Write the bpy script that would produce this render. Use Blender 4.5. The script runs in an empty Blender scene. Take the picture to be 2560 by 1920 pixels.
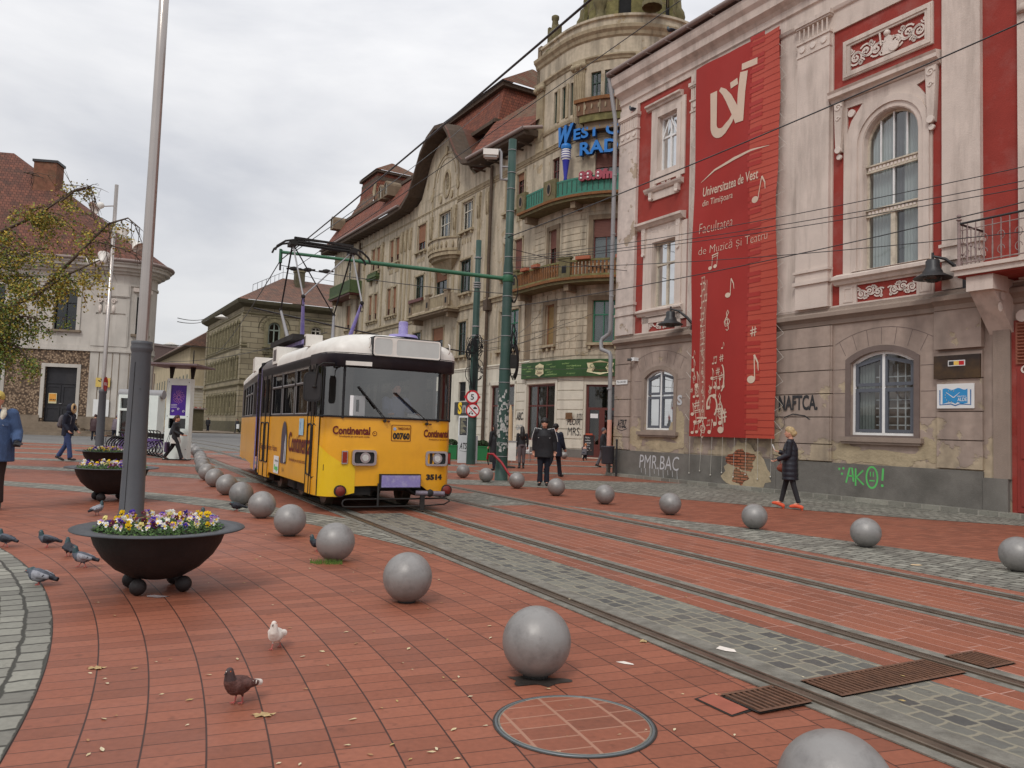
import bpy,bmesh,math,random
from math import sin,cos,pi,radians as rad,atan2,hypot,sqrt
from mathutils import Vector,Matrix,geometry
random.seed(7)
sc=bpy.context.scene
col=sc.collection
# ---------------- camera ----------------
cam=bpy.data.cameras.new('camera');co=bpy.data.objects.new('camera',cam);col.objects.link(co)
cam.sensor_width=36;cam.lens=1923/2560*36;cam.clip_end=2000;cam.clip_start=.05
co.matrix_world=Matrix.Translation((0,0,1.45))@Matrix.Rotation(rad(93.55),4,'X')@Matrix.Rotation(rad(1.95),4,'Z')
sc.camera=co
# ---------------- world: overcast sky ----------------
w=bpy.data.worlds.new('World');sc.world=w;w.use_nodes=True
nt=w.node_tree;N=nt.nodes;Lk=nt.links;N.clear()
out=N.new('ShaderNodeOutputWorld');bg1=N.new('ShaderNodeBackground');bg2=N.new('ShaderNodeBackground');mx=N.new('ShaderNodeMixShader')
sky=N.new('ShaderNodeTexSky');sky.sky_type='NISHITA';sky.sun_disc=False;sky.sun_elevation=rad(48);sky.sun_rotation=rad(200)
Lk.new(sky.outputs[0],bg1.inputs[0]);bg1.inputs[1].default_value=.1
tc=N.new('ShaderNodeTexCoord');mp=N.new('ShaderNodeMapping');mp.inputs['Scale'].default_value=(1,1,3.2)
n1=N.new('ShaderNodeTexNoise');n1.inputs['Scale'].default_value=2.1;n1.inputs['Detail'].default_value=7;n1.inputs['Roughness'].default_value=.52;n1.inputs['Distortion'].default_value=.25
Lk.new(tc.outputs['Generated'],mp.inputs[0]);Lk.new(mp.outputs[0],n1.inputs['Vector'])
cr=N.new('ShaderNodeValToRGB');e=cr.color_ramp.elements
e[0].position=.36;e[0].color=(.60,.61,.645,1);e[1].position=.62;e[1].color=(.85,.845,.85,1)
Lk.new(n1.outputs[0],cr.inputs[0])
sx=N.new('ShaderNodeSeparateXYZ');Lk.new(tc.outputs['Generated'],sx.inputs[0])
mr=N.new('ShaderNodeMapRange');mr.inputs[1].default_value=0.0;mr.inputs[2].default_value=1.0;mr.inputs[3].default_value=.86;mr.inputs[4].default_value=1.75
Lk.new(sx.outputs[2],mr.inputs[0])
Lk.new(cr.outputs[0],bg2.inputs[0]);Lk.new(mr.outputs[0],bg2.inputs[1])
mx.inputs[0].default_value=.9;Lk.new(bg1.outputs[0],mx.inputs[1]);Lk.new(bg2.outputs[0],mx.inputs[2]);Lk.new(mx.outputs[0],out.inputs[0])
sun=bpy.data.lights.new('sun','SUN');sun.energy=1.25;sun.angle=rad(14);sun.color=(1,.97,.92)
so=bpy.data.objects.new('sun',sun);col.objects.link(so)
# light arrives from behind-left of the camera, high
so.rotation_euler=(rad(42),0,rad(-20))
sc.view_settings.view_transform='Standard';sc.view_settings.look='None';sc.view_settings.exposure=0.0;sc.view_settings.gamma=1
sc.cycles.max_bounces=6;sc.cycles.transparent_max_bounces=12
# ---------------- materials ----------------
MATS={}
def lin(c):return tuple(((v/255)/12.92 if v/255<.04045 else(((v/255)+.055)/1.055)**2.4)for v in c)
def _new(name):
 m=bpy.data.materials.new(name);m.use_nodes=True;nt=m.node_tree
 return m,nt.nodes,nt.links,nt.nodes['Principled BSDF']
def mat(name,c,rough=.7,metal=0,var=.12,vs=3.0,bump=0,bs=40,spec=.4,grime=0,gs=.5,gc=(.08,.07,.06),streak=False,coat=0,world=False):
 """procedural paint/plaster/metal: large and small noise on a base colour, optional grime patches and bump"""
 if name in MATS:return MATS[name]
 m,N,L,b=_new(name);MATS[name]=m
 b.inputs['Roughness'].default_value=rough;b.inputs['Metallic'].default_value=metal;b.inputs['Specular IOR Level'].default_value=spec
 if coat:b.inputs['Coat Weight'].default_value=coat;b.inputs['Coat Roughness'].default_value=.15
 tc=N.new('ShaderNodeTexCoord');P=tc.outputs['Object']if not world else N.new('ShaderNodeNewGeometry').outputs['Position']
 n=N.new('ShaderNodeTexNoise');n.inputs['Scale'].default_value=vs;n.inputs['Detail'].default_value=7;n.inputs['Roughness'].default_value=.6
 L.new(P,n.inputs['Vector'])
 r=N.new('ShaderNodeValToRGB');e=r.color_ramp.elements
 e[0].position=.3;e[0].color=(*[v*(1-var)for v in c],1);e[1].position=.7;e[1].color=(*[min(1,v*(1+var))for v in c],1)
 L.new(n.outputs[0],r.inputs[0]);res=r.outputs[0]
 if grime:
  g=N.new('ShaderNodeTexNoise');g.inputs['Scale'].default_value=gs;g.inputs['Detail'].default_value=9;g.inputs['Roughness'].default_value=.65
  if streak:
   mp=N.new('ShaderNodeMapping');mp.inputs['Scale'].default_value=(2.2,2.2,.28);L.new(P,mp.inputs[0]);L.new(mp.outputs[0],g.inputs['Vector'])
  else:L.new(P,g.inputs['Vector'])
  mr=N.new('ShaderNodeMapRange');mr.inputs[1].default_value=.48;mr.inputs[2].default_value=.72;mr.inputs[3].default_value=0;mr.inputs[4].default_value=grime
  L.new(g.outputs[0],mr.inputs[0])
  mx=N.new('ShaderNodeMix');mx.data_type='RGBA';L.new(mr.outputs[0],mx.inputs[0]);L.new(res,mx.inputs[6]);mx.inputs[7].default_value=(*gc,1);res=mx.outputs[2]
 L.new(res,b.inputs['Base Color'])
 if bump:
  nb=N.new('ShaderNodeTexNoise');nb.inputs['Scale'].default_value=bs;nb.inputs['Detail'].default_value=5;L.new(P,nb.inputs['Vector'])
  bp=N.new('ShaderNodeBump');bp.inputs['Strength'].default_value=bump;bp.inputs['Distance'].default_value=.02;L.new(nb.outputs[0],bp.inputs['Height']);L.new(bp.outputs[0],b.inputs['Normal'])
 return m
def M_(N,L,op,a,b=None,c=None):
 n=N.new('ShaderNodeMath');n.operation=op
 for i,v in enumerate((a,b,c)):
  if v is None:continue
  if isinstance(v,(int,float)):n.inputs[i].default_value=v
  else:L.new(v,n.inputs[i])
 return n.outputs[0]
def ramp(N,L,fac,stops):
 r=N.new('ShaderNodeValToRGB');el=r.color_ramp.elements
 while len(el)<len(stops):el.new(.5)
 for s,(p,c)in zip(el,stops):s.position=p;s.color=(*c,1)
 L.new(fac,r.inputs[0]);return r.outputs[0]
def mixc(N,L,f,a,b):
 m=N.new('ShaderNodeMix');m.data_type='RGBA'
 for i,v in((0,f),(6,a),(7,b)):
  if isinstance(v,(int,float)):m.inputs[i].default_value=v
  elif isinstance(v,tuple):m.inputs[i].default_value=(*v,1)
  else:L.new(v,m.inputs[i])
 return m.outputs[2]
CX,CY=-16.12,-2.28
def tiles(name,mode,row,colw,stops,joint,jr=.02,jc=.02,distort=0.0,dsc=8,bump=.3,rough=.75,r0=15.11,ang=28,stain=.25,stainc=(.05,.03,.025),jit=.5,bd=.01):
 """paving laid in arcs round a centre ('arc') or in straight courses ('line'); all in world metres"""
 m,N,L,b=_new(name);MATS[name]=m
 g=N.new('ShaderNodeNewGeometry');P=g.outputs['Position']
 if distort:
  dn=N.new('ShaderNodeTexNoise');dn.inputs['Scale'].default_value=dsc;dn.inputs['Detail'].default_value=3;L.new(P,dn.inputs['Vector'])
  v1=N.new('ShaderNodeVectorMath');v1.operation='SUBTRACT';L.new(dn.outputs['Color'],v1.inputs[0]);v1.inputs[1].default_value=(.5,.5,.5)
  v2=N.new('ShaderNodeVectorMath');v2.operation='SCALE';L.new(v1.outputs[0],v2.inputs[0]);v2.inputs['Scale'].default_value=distort
  v3=N.new('ShaderNodeVectorMath');v3.operation='ADD';L.new(P,v3.inputs[0]);L.new(v2.outputs[0],v3.inputs[1]);PP=v3.outputs[0]
 else:PP=P
 s=N.new('ShaderNodeSeparateXYZ');L.new(PP,s.inputs[0]);X,Y=s.outputs[0],s.outputs[1]
 if mode=='arc':
  dx=M_(N,L,'SUBTRACT',X,CX);dy=M_(N,L,'SUBTRACT',Y,CY)
  r=M_(N,L,'SQRT',M_(N,L,'ADD',M_(N,L,'MULTIPLY',dx,dx),M_(N,L,'MULTIPLY',dy,dy)))
  q=M_(N,L,'DIVIDE',M_(N,L,'SUBTRACT',r,r0),row);rw=M_(N,L,'FLOOR',q);fr=M_(N,L,'SUBTRACT',q,rw)
  th=M_(N,L,'ARCTAN2',dy,dx);u=M_(N,L,'MULTIPLY',th,M_(N,L,'MULTIPLY_ADD',rw,row,r0+row/2))
 else:
  a=rad(ang)
  wv=M_(N,L,'ADD',M_(N,L,'MULTIPLY',X,cos(a)),M_(N,L,'MULTIPLY',Y,sin(a)))
  u=M_(N,L,'ADD',M_(N,L,'MULTIPLY',X,-sin(a)),M_(N,L,'MULTIPLY',Y,cos(a)))
  q=M_(N,L,'DIVIDE',M_(N,L,'SUBTRACT',wv,r0),row);rw=M_(N,L,'FLOOR',q);fr=M_(N,L,'SUBTRACT',q,rw)
 wn=N.new('ShaderNodeTexWhiteNoise');wn.noise_dimensions='1D';L.new(rw,wn.inputs['W'])
 c=M_(N,L,'ADD',M_(N,L,'DIVIDE',u,colw),M_(N,L,'MULTIPLY',wn.outputs[0],jit));cf=M_(N,L,'FLOOR',c);fc=M_(N,L,'SUBTRACT',c,cf)
 er=M_(N,L,'MINIMUM',fr,M_(N,L,'SUBTRACT',1,fr));ec=M_(N,L,'MINIMUM',fc,M_(N,L,'SUBTRACT',1,fc))
 er=M_(N,L,'MULTIPLY',er,row);ec=M_(N,L,'MULTIPLY',ec,colw)
 def sm(v,w_):
  k=N.new('ShaderNodeMapRange');k.interpolation_type='SMOOTHSTEP';k.inputs[1].default_value=w_*.5;k.inputs[2].default_value=w_*1.25;k.inputs[3].default_value=1;k.inputs[4].default_value=0;L.new(v,k.inputs[0]);return k.outputs[0]
 j=M_(N,L,'MAXIMUM',sm(er,jr),sm(ec,jc))
 cv=N.new('ShaderNodeCombineXYZ');L.new(rw,cv.inputs[0]);L.new(cf,cv.inputs[1])
 w2=N.new('ShaderNodeTexWhiteNoise');w2.noise_dimensions='3D';L.new(cv.outputs[0],w2.inputs['Vector'])
 base=ramp(N,L,w2.outputs[0],stops)
 fn=N.new('ShaderNodeTexNoise');fn.inputs['Scale'].default_value=30;fn.inputs['Detail'].default_value=6;L.new(P,fn.inputs['Vector'])
 f2=M_(N,L,'MULTIPLY_ADD',fn.outputs[0],.5,.75)
 mm=N.new('ShaderNodeVectorMath');mm.operation='SCALE';L.new(base,mm.inputs[0]);L.new(f2,mm.inputs['Scale']);base=mm.outputs[0]
 ln=N.new('ShaderNodeTexNoise');ln.inputs['Scale'].default_value=.7;ln.inputs['Detail'].default_value=8;ln.inputs['Roughness'].default_value=.65;L.new(P,ln.inputs['Vector'])
 k=N.new('ShaderNodeMapRange');k.inputs[1].default_value=.45;k.inputs[2].default_value=.75;k.inputs[3].default_value=0;k.inputs[4].default_value=stain;L.new(ln.outputs[0],k.inputs[0])
 base=mixc(N,L,k.outputs[0],base,stainc)
 sn=N.new('ShaderNodeTexNoise');sn.inputs['Scale'].default_value=11;sn.inputs['Detail'].default_value=4;L.new(P,sn.inputs['Vector'])
 sk=N.new('ShaderNodeMapRange');sk.inputs[1].default_value=.62;sk.inputs[2].default_value=.74;sk.inputs[3].default_value=0;sk.inputs[4].default_value=.45;L.new(sn.outputs[0],sk.inputs[0])
 base=mixc(N,L,sk.outputs[0],base,tuple(v*.45 for v in stops[0][1]))
 res=mixc(N,L,j,base,joint);L.new(res,b.inputs['Base Color'])
 b.inputs['Specular IOR Level'].default_value=.3;rr=N.new('ShaderNodeMapRange');rr.inputs[1].default_value=.35;rr.inputs[2].default_value=.7;rr.inputs[3].default_value=rough+.08;rr.inputs[4].default_value=rough-.2;L.new(ln.outputs[0],rr.inputs[0]);L.new(rr.outputs[0],b.inputs['Roughness'])
 h=M_(N,L,'ADD',M_(N,L,'MULTIPLY',M_(N,L,'SUBTRACT',1,j),1),M_(N,L,'MULTIPLY',fn.outputs[0],.25))
 h=M_(N,L,'ADD',h,M_(N,L,'MULTIPLY',w2.outputs[0],.35))
 bp=N.new('ShaderNodeBump');bp.inputs['Strength'].default_value=bump;bp.inputs['Distance'].default_value=bd;L.new(h,bp.inputs['Height']);L.new(bp.outputs[0],b.inputs['Normal'])
 return m
def glass(name,tint=(.75,.8,.8),t=.55,rough=.03):
 if name in MATS:return MATS[name]
 m=bpy.data.materials.new(name);m.use_nodes=True;N=m.node_tree.nodes;L=m.node_tree.links;N.clear();MATS[name]=m
 o=N.new('ShaderNodeOutputMaterial');g=N.new('ShaderNodeBsdfGlossy');g.inputs['Roughness'].default_value=rough
 tr=N.new('ShaderNodeBsdfTransparent');tr.inputs[0].default_value=(*[v*t+.25 for v in tint],1)
 fr=N.new('ShaderNodeFresnel');fr.inputs[0].default_value=1.5
 gm=N.new('ShaderNodeNewGeometry');nz=N.new('ShaderNodeTexNoise');nz.inputs['Scale'].default_value=1.1;L.new(gm.outputs['Position'],nz.inputs['Vector'])
 bp=N.new('ShaderNodeBump');bp.inputs['Strength'].default_value=.15;bp.inputs['Distance'].default_value=.05;L.new(nz.outputs[0],bp.inputs['Height']);L.new(bp.outputs[0],g.inputs['Normal'])
 ma=M_(N,L,'MULTIPLY_ADD',fr.outputs[0],.75,.16 if 'tram_glass' in name else .05)
 mx=N.new('ShaderNodeMixShader');L.new(ma,mx.inputs[0]);L.new(tr.outputs[0],mx.inputs[1]);L.new(g.outputs[0],mx.inputs[2]);L.new(mx.outputs[0],o.inputs[0])
 return m
def decay(name,base,under,lowz,r=.85,amt=.5,dark=.5):
 """weathered plaster: paint that has come off in patches (more of them low down), with cracks"""
 m,N,L,b=_new(name);MATS[name]=m
 tc=N.new('ShaderNodeTexCoord');P=tc.outputs['Object'];s=N.new('ShaderNodeSeparateXYZ');L.new(P,s.inputs[0])
 n=N.new('ShaderNodeTexNoise');n.inputs['Scale'].default_value=.9;n.inputs['Detail'].default_value=10;n.inputs['Roughness'].default_value=.6;L.new(P,n.inputs['Vector'])
 n2=N.new('ShaderNodeTexNoise');n2.inputs['Scale'].default_value=5;n2.inputs['Detail'].default_value=8;L.new(P,n2.inputs['Vector'])
 lo=N.new('ShaderNodeMapRange');lo.inputs[1].default_value=lowz+.9;lo.inputs[2].default_value=max(0,lowz-1.1);lo.inputs[3].default_value=0;lo.inputs[4].default_value=amt;L.new(s.outputs[2],lo.inputs[0])
 v=M_(N,L,'ADD',n.outputs[0],M_(N,L,'MULTIPLY',lo.outputs[0],.35))
 k=N.new('ShaderNodeMapRange');k.inputs[1].default_value=.605;k.inputs[2].default_value=.625;L.new(v,k.inputs[0])
 c1=ramp(N,L,n2.outputs[0],[(.3,tuple(x*.86 for x in base)),(.7,tuple(x*1.08 for x in base))])
 c2=ramp(N,L,n2.outputs[0],[(.3,tuple(x*.75 for x in under)),(.55,under),(.75,tuple(min(1,x*1.2)for x in under))])
 c=mixc(N,L,k.outputs[0],c1,c2)
 mp=N.new('ShaderNodeMapping');mp.inputs['Scale'].default_value=(1.8,1.8,.25);L.new(P,mp.inputs[0])
 n3=N.new('ShaderNodeTexNoise');n3.inputs['Scale'].default_value=1.2;n3.inputs['Detail'].default_value=8;L.new(mp.outputs[0],n3.inputs['Vector'])
 g=N.new('ShaderNodeMapRange');g.inputs[1].default_value=.42;g.inputs[2].default_value=.72;g.inputs[3].default_value=0;g.inputs[4].default_value=dark;L.new(n3.outputs[0],g.inputs[0])
 c=mixc(N,L,g.outputs[0],c,tuple(x*.35 for x in base))
 L.new(c,b.inputs['Base Color']);b.inputs['Roughness'].default_value=r
 h=M_(N,L,'SUBTRACT',M_(N,L,'MULTIPLY',n2.outputs[0],.35),M_(N,L,'MULTIPLY',k.outputs[0],.8))
 bp=N.new('ShaderNodeBump');bp.inputs['Strength'].default_value=.5;bp.inputs['Distance'].default_value=.03;L.new(h,bp.inputs['Height']);L.new(bp.outputs[0],b.inputs['Normal'])
 return m
def rooftile(name,c1,c2,c3,sx=.2,sz=.14,moss=.2):
 """clay tiles from UV in metres"""
 if name in MATS:return MATS[name]
 m,N,L,b=_new(name);MATS[name]=m
 uv=N.new('ShaderNodeTexCoord').outputs['UV']
 br=N.new('ShaderNodeTexBrick');br.inputs['Scale'].default_value=1;br.inputs['Brick Width'].default_value=sx;br.inputs['Row Height'].default_value=sz
 br.inputs['Mortar Size'].default_value=.018;br.inputs['Mortar Smooth'].default_value=.3;br.inputs['Bias'].default_value=0;L.new(uv,br.inputs['Vector'])
 br.inputs['Color1'].default_value=(*c1,1);br.inputs['Color2'].default_value=(*c2,1);br.inputs['Mortar'].default_value=(*[v*.22 for v in c1],1)
 n=N.new('ShaderNodeTexNoise');n.inputs['Scale'].default_value=.9;n.inputs['Detail'].default_value=8;L.new(uv,n.inputs['Vector'])
 k=N.new('ShaderNodeMapRange');k.inputs[1].default_value=.45;k.inputs[2].default_value=.75;k.inputs[3].default_value=0;k.inputs[4].default_value=moss*2.5;L.new(n.outputs[0],k.inputs[0])
 L.new(mixc(N,L,k.outputs[0],br.outputs[0],c3),b.inputs['Base Color']);b.inputs['Roughness'].default_value=.9
 bp=N.new('ShaderNodeBump');bp.inputs['Strength'].default_value=.8;bp.inputs['Distance'].default_value=.04;bp.invert=True;L.new(br.outputs['Fac'],bp.inputs['Height']);L.new(bp.outputs[0],b.inputs['Normal'])
 return m
 # ---------------- mesh builder ----------------
class MB:
 def __init__(s):s.v=[];s.f=[];s.m=[];s.sm=[];s.uv={};s.mats=[];s.T=None;s.rk=1
 def mi(s,m):
  if m not in s.mats:s.mats.append(m)
  return s.mats.index(m)
 def add(s,vs,fs,m,smooth=False,uvs=None):
  k=len(s.v);T=s.T
  s.v+=[tuple(T(*p))if T else tuple(p)for p in vs];i=s.mi(m)
  for n_,f in enumerate(fs):
   s.f.append([a+k for a in f]);s.m.append(i);s.sm.append(smooth)
   if uvs:s.uv[len(s.f)-1]=[uvs[a]for a in f]
 def box(s,x0,x1,y0,y1,z0,z1,m):
  if x0>x1:x0,x1=x1,x0
  if y0>y1:y0,y1=y1,y0
  s.add([(x0,y0,z0),(x1,y0,z0),(x1,y1,z0),(x0,y1,z0),(x0,y0,z1),(x1,y0,z1),(x1,y1,z1),(x0,y1,z1)],[(0,3,2,1),(4,5,6,7),(0,1,5,4),(1,2,6,5),(2,3,7,6),(3,0,4,7)],m)
 def obox(s,c,u,v,w_,m):
  c,u,v,w_=Vector(c),Vector(u),Vector(v),Vector(w_)
  P=[c+u*a+v*b_+w_*d for d in(-1,1)for b_ in(-1,1)for a in(-1,1)]
  s.add(P,[(0,2,3,1),(4,5,7,6),(0,1,5,4),(1,3,7,5),(3,2,6,7),(2,0,4,6)],m)
 def tube(s,pts,r,m,n=8,caps=True,smooth=True):
  pts=[Vector(p)for p in pts]
  rs=r if isinstance(r,(list,tuple))else[r]*len(pts)
  vs=[];up=None
  for i,p in enumerate(pts):
   d=(pts[min(i+1,len(pts)-1)]-pts[max(i-1,0)])
   if d.length<1e-9:d=Vector((0,0,1))
   d.normalize()
   if up is None:up=Vector((0,0,1))if abs(d.z)<.9 else Vector((1,0,0))
   a=d.cross(up)
   if a.length<1e-6:a=d.orthogonal()
   a.normalize();b_=a.cross(d).normalized();up=b_
   for k in range(n):
    t=2*pi*k/n;vs.append(p+(a*cos(t)+b_*sin(t))*rs[i])
  fs=[]
  for i in range(len(pts)-1):
   for k in range(n):
    k2=(k+1)%n;fs.append((i*n+k,(i+1)*n+k,(i+1)*n+k2,i*n+k2))
  s.add(vs,fs,m,smooth)
  if caps:s.add(vs[:n],[tuple(range(n))],m);s.add(vs[-n:],[tuple(reversed(range(n)))],m)
 def lathe(s,prof,m,c=(0,0,0),n=24,a0=0,a1=2*pi,smooth=True,uv=False):
  full=abs(a1-a0-2*pi)<1e-6;k=n if full else n+1;vs=[];uvs=[]
  ln=0;last=None
  for(r,z)in prof:
   if last:ln+=hypot(r-last[0],z-last[1])
   last=(r,z)
   for i in range(k):
    t=a0+(a1-a0)*i/n;vs.append((c[0]+r*cos(t),c[1]+r*sin(t),c[2]+z));uvs.append((t*max(r,.3),ln))
  fs=[]
  for j in range(len(prof)-1):
   for i in range(n):
    i2=(i+1)%k;fs.append((j*k+i,j*k+i2,(j+1)*k+i2,(j+1)*k+i))
  s.add(vs,fs,m,smooth,uvs if uv else None)
 def sphere(s,c,r,m,n=12,sc_=(1,1,1)):
  vs=[];fs=[]
  for j in range(1,n//2):
   t=pi*j/(n//2)
   for i in range(n):
    p=2*pi*i/n;vs.append((c[0]+r*sc_[0]*sin(t)*cos(p),c[1]+r*sc_[1]*sin(t)*sin(p),c[2]+r*sc_[2]*cos(t)))
  a=len(vs);vs+=[(c[0],c[1],c[2]+r*sc_[2]),(c[0],c[1],c[2]-r*sc_[2])]
  for j in range(n//2-2):
   for i in range(n):fs.append((j*n+i,(j+1)*n+i,(j+1)*n+(i+1)%n,j*n+(i+1)%n))
  for i in range(n):fs.append((i,(i+1)%n,a));fs.append(((n//2-2)*n+(i+1)%n,(n//2-2)*n+i,a+1))
  s.add(vs,fs,m,True)
 def prism(s,poly,y0,y1,m,holes=()):
  """poly in (x,z), extruded along y"""
  loops=[poly]+list(holes);flat=[p for l in loops for p in l]
  tri=geometry.tessellate_polygon([[Vector((p[0],p[1],0))for p in l]for l in loops])
  s.add([(p[0],y0,p[1])for p in flat],tri,m)
  if y1!=y0:
   s.add([(p[0],y1,p[1])for p in flat],[tuple(reversed(t))for t in tri],m)
   for l in loops:
    n=len(l);s.add([(p[0],y0,p[1])for p in l]+[(p[0],y1,p[1])for p in l],[(i,(i+1)%n,n+(i+1)%n,n+i)for i in range(n)],m)
 def slab(s,poly,z0,z1,m,uv=False):
  """poly in (x,y), extruded along z"""
  tri=geometry.tessellate_polygon([[Vector((p[0],p[1],0))for p in poly]]);n=len(poly)
  s.add([(p[0],p[1],z1)for p in poly],tri,m,uvs=[(p[0],p[1])for p in poly]if uv else None)
  if z0!=z1:
   s.add([(p[0],p[1],z0)for p in poly],tri,m)
   s.add([(p[0],p[1],z0)for p in poly]+[(p[0],p[1],z1)for p in poly],[(i,(i+1)%n,n+(i+1)%n,n+i)for i in range(n)],m)
 def molding(s,prof,x0,x1,m,ret=(False,False)):
  """prof: list of (out, z) with out >= 0 towards the viewer (-y); swept along x"""
  n=len(prof)
  e0=[(x0-(p[0]*s.rk if ret[0]else 0),-p[0],p[1])for p in prof];e1=[(x1+(p[0]*s.rk if ret[1]else 0),-p[0],p[1])for p in prof]
  s.add(e0+e1,[(i,i+1,n+i+1,n+i)for i in range(n-1)],m)
  for e_,sg,rt in((e0,0,ret[0]),(e1,1,ret[1])):
   x=x0 if sg==0 else x1
   if rt:
    b_=[(p[0],.6,p[2])for p in e_];s.add(list(e_)+b_,[(i,i+1,n+i+1,n+i)for i in range(n-1)],m)
   else:
    b_=[(x,0,p[1])for p in prof];s.add(list(e_)+b_,[(i,i+1,n+i+1,n+i)for i in range(n-1)],m)
 def ribbon(s,pts,wd,y,m,th=.0):
  """flat stroke in the x-z plane at depth y"""
  n=len(pts);L_=[];R_=[]
  for i in range(n):
   a=pts[max(i-1,0)];b_=pts[min(i+1,n-1)];dx,dz=b_[0]-a[0],b_[1]-a[1];l=hypot(dx,dz)or 1
   ww=(wd[i]if isinstance(wd,(list,tuple))else wd)/2;nx,nz=-dz/l*ww,dx/l*ww
   L_.append((pts[i][0]+nx,pts[i][1]+nz));R_.append((pts[i][0]-nx,pts[i][1]-nz))
  vs=[(p[0],y,p[1])for p in L_+R_];s.add(vs,[(i,i+1,n+i+1,n+i)for i in range(n-1)],m)
  if th:
   vb=[(p[0],y+th,p[1])for p in L_+R_];k=2*n
   s.add(vs+vb,[(i,i+1,k+i+1,k+i)for i in range(n-1)]+[(n+i,n+i+1,k+n+i+1,k+n+i)for i in range(n-1)],m)
 def disc(s,x,z,r,y,m,th=0,n=16,rz=None):
  P=[(x+r*cos(2*pi*i/n),z+(rz or r)*sin(2*pi*i/n))for i in range(n)]
  s.prism(P,y,y+th,m)
 def scroll(s,x,z,r,y,m,turns=1.6,sx=1,sz=1,wd=.03,th=.02,a0=0):
  n=int(12*turns)+2
  s.ribbon([(x+sx*r*(1-.85*i/n)*cos(a0+2*pi*turns*i/n),z+sz*r*(1-.85*i/n)*sin(a0+2*pi*turns*i/n))for i in range(n)],wd,y,m,th)
 def build(s,name,parent=None,loc=None,rz=0,auto=False):
  me=bpy.data.meshes.new(name);me.from_pydata(s.v,[],s.f)
  for m in s.mats:me.materials.append(m)
  me.polygons.foreach_set('material_index',s.m);me.polygons.foreach_set('use_smooth',s.sm)
  if s.uv:
   ul=me.uv_layers.new(name='UVMap')
   for fi,us in s.uv.items():
    st=me.polygons[fi].loop_start
    for k,q in enumerate(us):ul.data[st+k].uv=q
  me.update()
  bm=bmesh.new();bm.from_mesh(me);bmesh.ops.recalc_face_normals(bm,faces=bm.faces)if not auto else None;bm.to_mesh(me);bm.free()
  o=bpy.data.objects.new(name,me);col.objects.link(o)
  if parent:o.parent=parent
  if loc is not None:o.location=loc
  if rz:o.rotation_euler[2]=rz
  return o
def tag(o,label,cat,group=None,kind=None):
 if label:o['label']=label
 if cat:o['category']=cat
 if group:o['group']=group
 if kind:o['kind']=kind
 return o
def empty(name,label,cat,loc=(0,0,0),rz=0,group=None):
 o=bpy.data.objects.new(name,None);col.objects.link(o);o.location=loc;o.rotation_euler=(0,0,rz);o.empty_display_size=.1
 return tag(o,label,cat,group)
def struct(o):o['kind']='structure';return o
def copy_tree(o,parent=None):
 c=o.copy();col.objects.link(c)
 if parent:c.parent=parent
 for ch in list(o.children):copy_tree(ch,c)
 return c
_tc={}
def text_mesh(s,bold=0,shear=0,spacing=1):
 k=(s,bold,shear,spacing)
 if k in _tc:return _tc[k]
 cu=bpy.data.curves.new('lettering','FONT');cu.body=s;cu.offset=bold;cu.shear=shear;cu.space_character=spacing;cu.resolution_u=3;cu.fill_mode='FRONT'
 o=bpy.data.objects.new('lettering',cu);col.objects.link(o);dg=bpy.context.evaluated_depsgraph_get();dg.update()
 me=o.evaluated_get(dg).to_mesh();vs=[tuple(v.co[:2])for v in me.vertices];fs=[tuple(p.vertices)for p in me.polygons]
 o.evaluated_get(dg).to_mesh_clear();bpy.data.objects.remove(o);bpy.data.curves.remove(cu)
 xs=[v[0]for v in vs]or[0];ys=[v[1]for v in vs]or[0]
 _tc[k]=(vs,fs,min(xs),max(xs),min(ys),max(ys));return _tc[k]
def text(mb,s,x0,x1,z0,y,m,h=None,bold=0,shear=0,spacing=1,slope=0):
 """lettering fitted between x0 and x1 with its lowest point at z0, facing -y; h = full height"""
 vs,fs,a,b_,c,d=text_mesh(s,bold,shear,spacing);sx_=(x1-x0)/(b_-a);sz_=(h/(d-c))if h else abs(sx_)
 mb.add([(x0+(v[0]-a)*sx_,y,z0+(v[1]-c)*sz_+slope*((v[0]-a)*sx_))for v in vs],fs,m)
def arch(x0,x1,z0,zs,zt,n=12):
 """opening outline: jambs to zs, arc crown at zt"""
 cx=(x0+x1)/2;a=(x1-x0)/2;h=zt-zs;R_=(a*a+h*h)/(2*h);cz=zt-R_;t0=atan2(zs-cz,a)
 return[(x0,z0),(x1,z0)]+[(cx+R_*cos(t0+(pi-2*t0)*i/n),cz+R_*sin(t0+(pi-2*t0)*i/n))for i in range(n+1)]
def rect(x0,x1,z0,z1):return[(x0,z0),(x1,z0),(x1,z1),(x0,z1)]
def offs(poly,d):
 """grow a convex-ish outline about its middle by d"""
 xs=[p[0]for p in poly];zs=[p[1]for p in poly];cx=(min(xs)+max(xs))/2;cz=(min(zs)+max(zs))/2;W=(max(xs)-min(xs))/2;H=(max(zs)-min(zs))/2
 return[(cx+(p[0]-cx)*(W+d)/W,cz+(p[1]-cz)*(H+d)/H)for p in poly]
def ring(mb,poly,d,y0,y1,m,d0=0):
 mb.prism(offs(poly,d),y0,y1,m,holes=[offs(poly,d0)]if d0 or True else[])
def frame(o,az,flip=False,z=0):
 """location and z-rotation of a facade frame: +x to the viewer's right along the wall, +y into it"""
 a=rad(az)
 return((o[0],o[1],z),a-pi/2 if not flip else a+pi/2)
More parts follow.
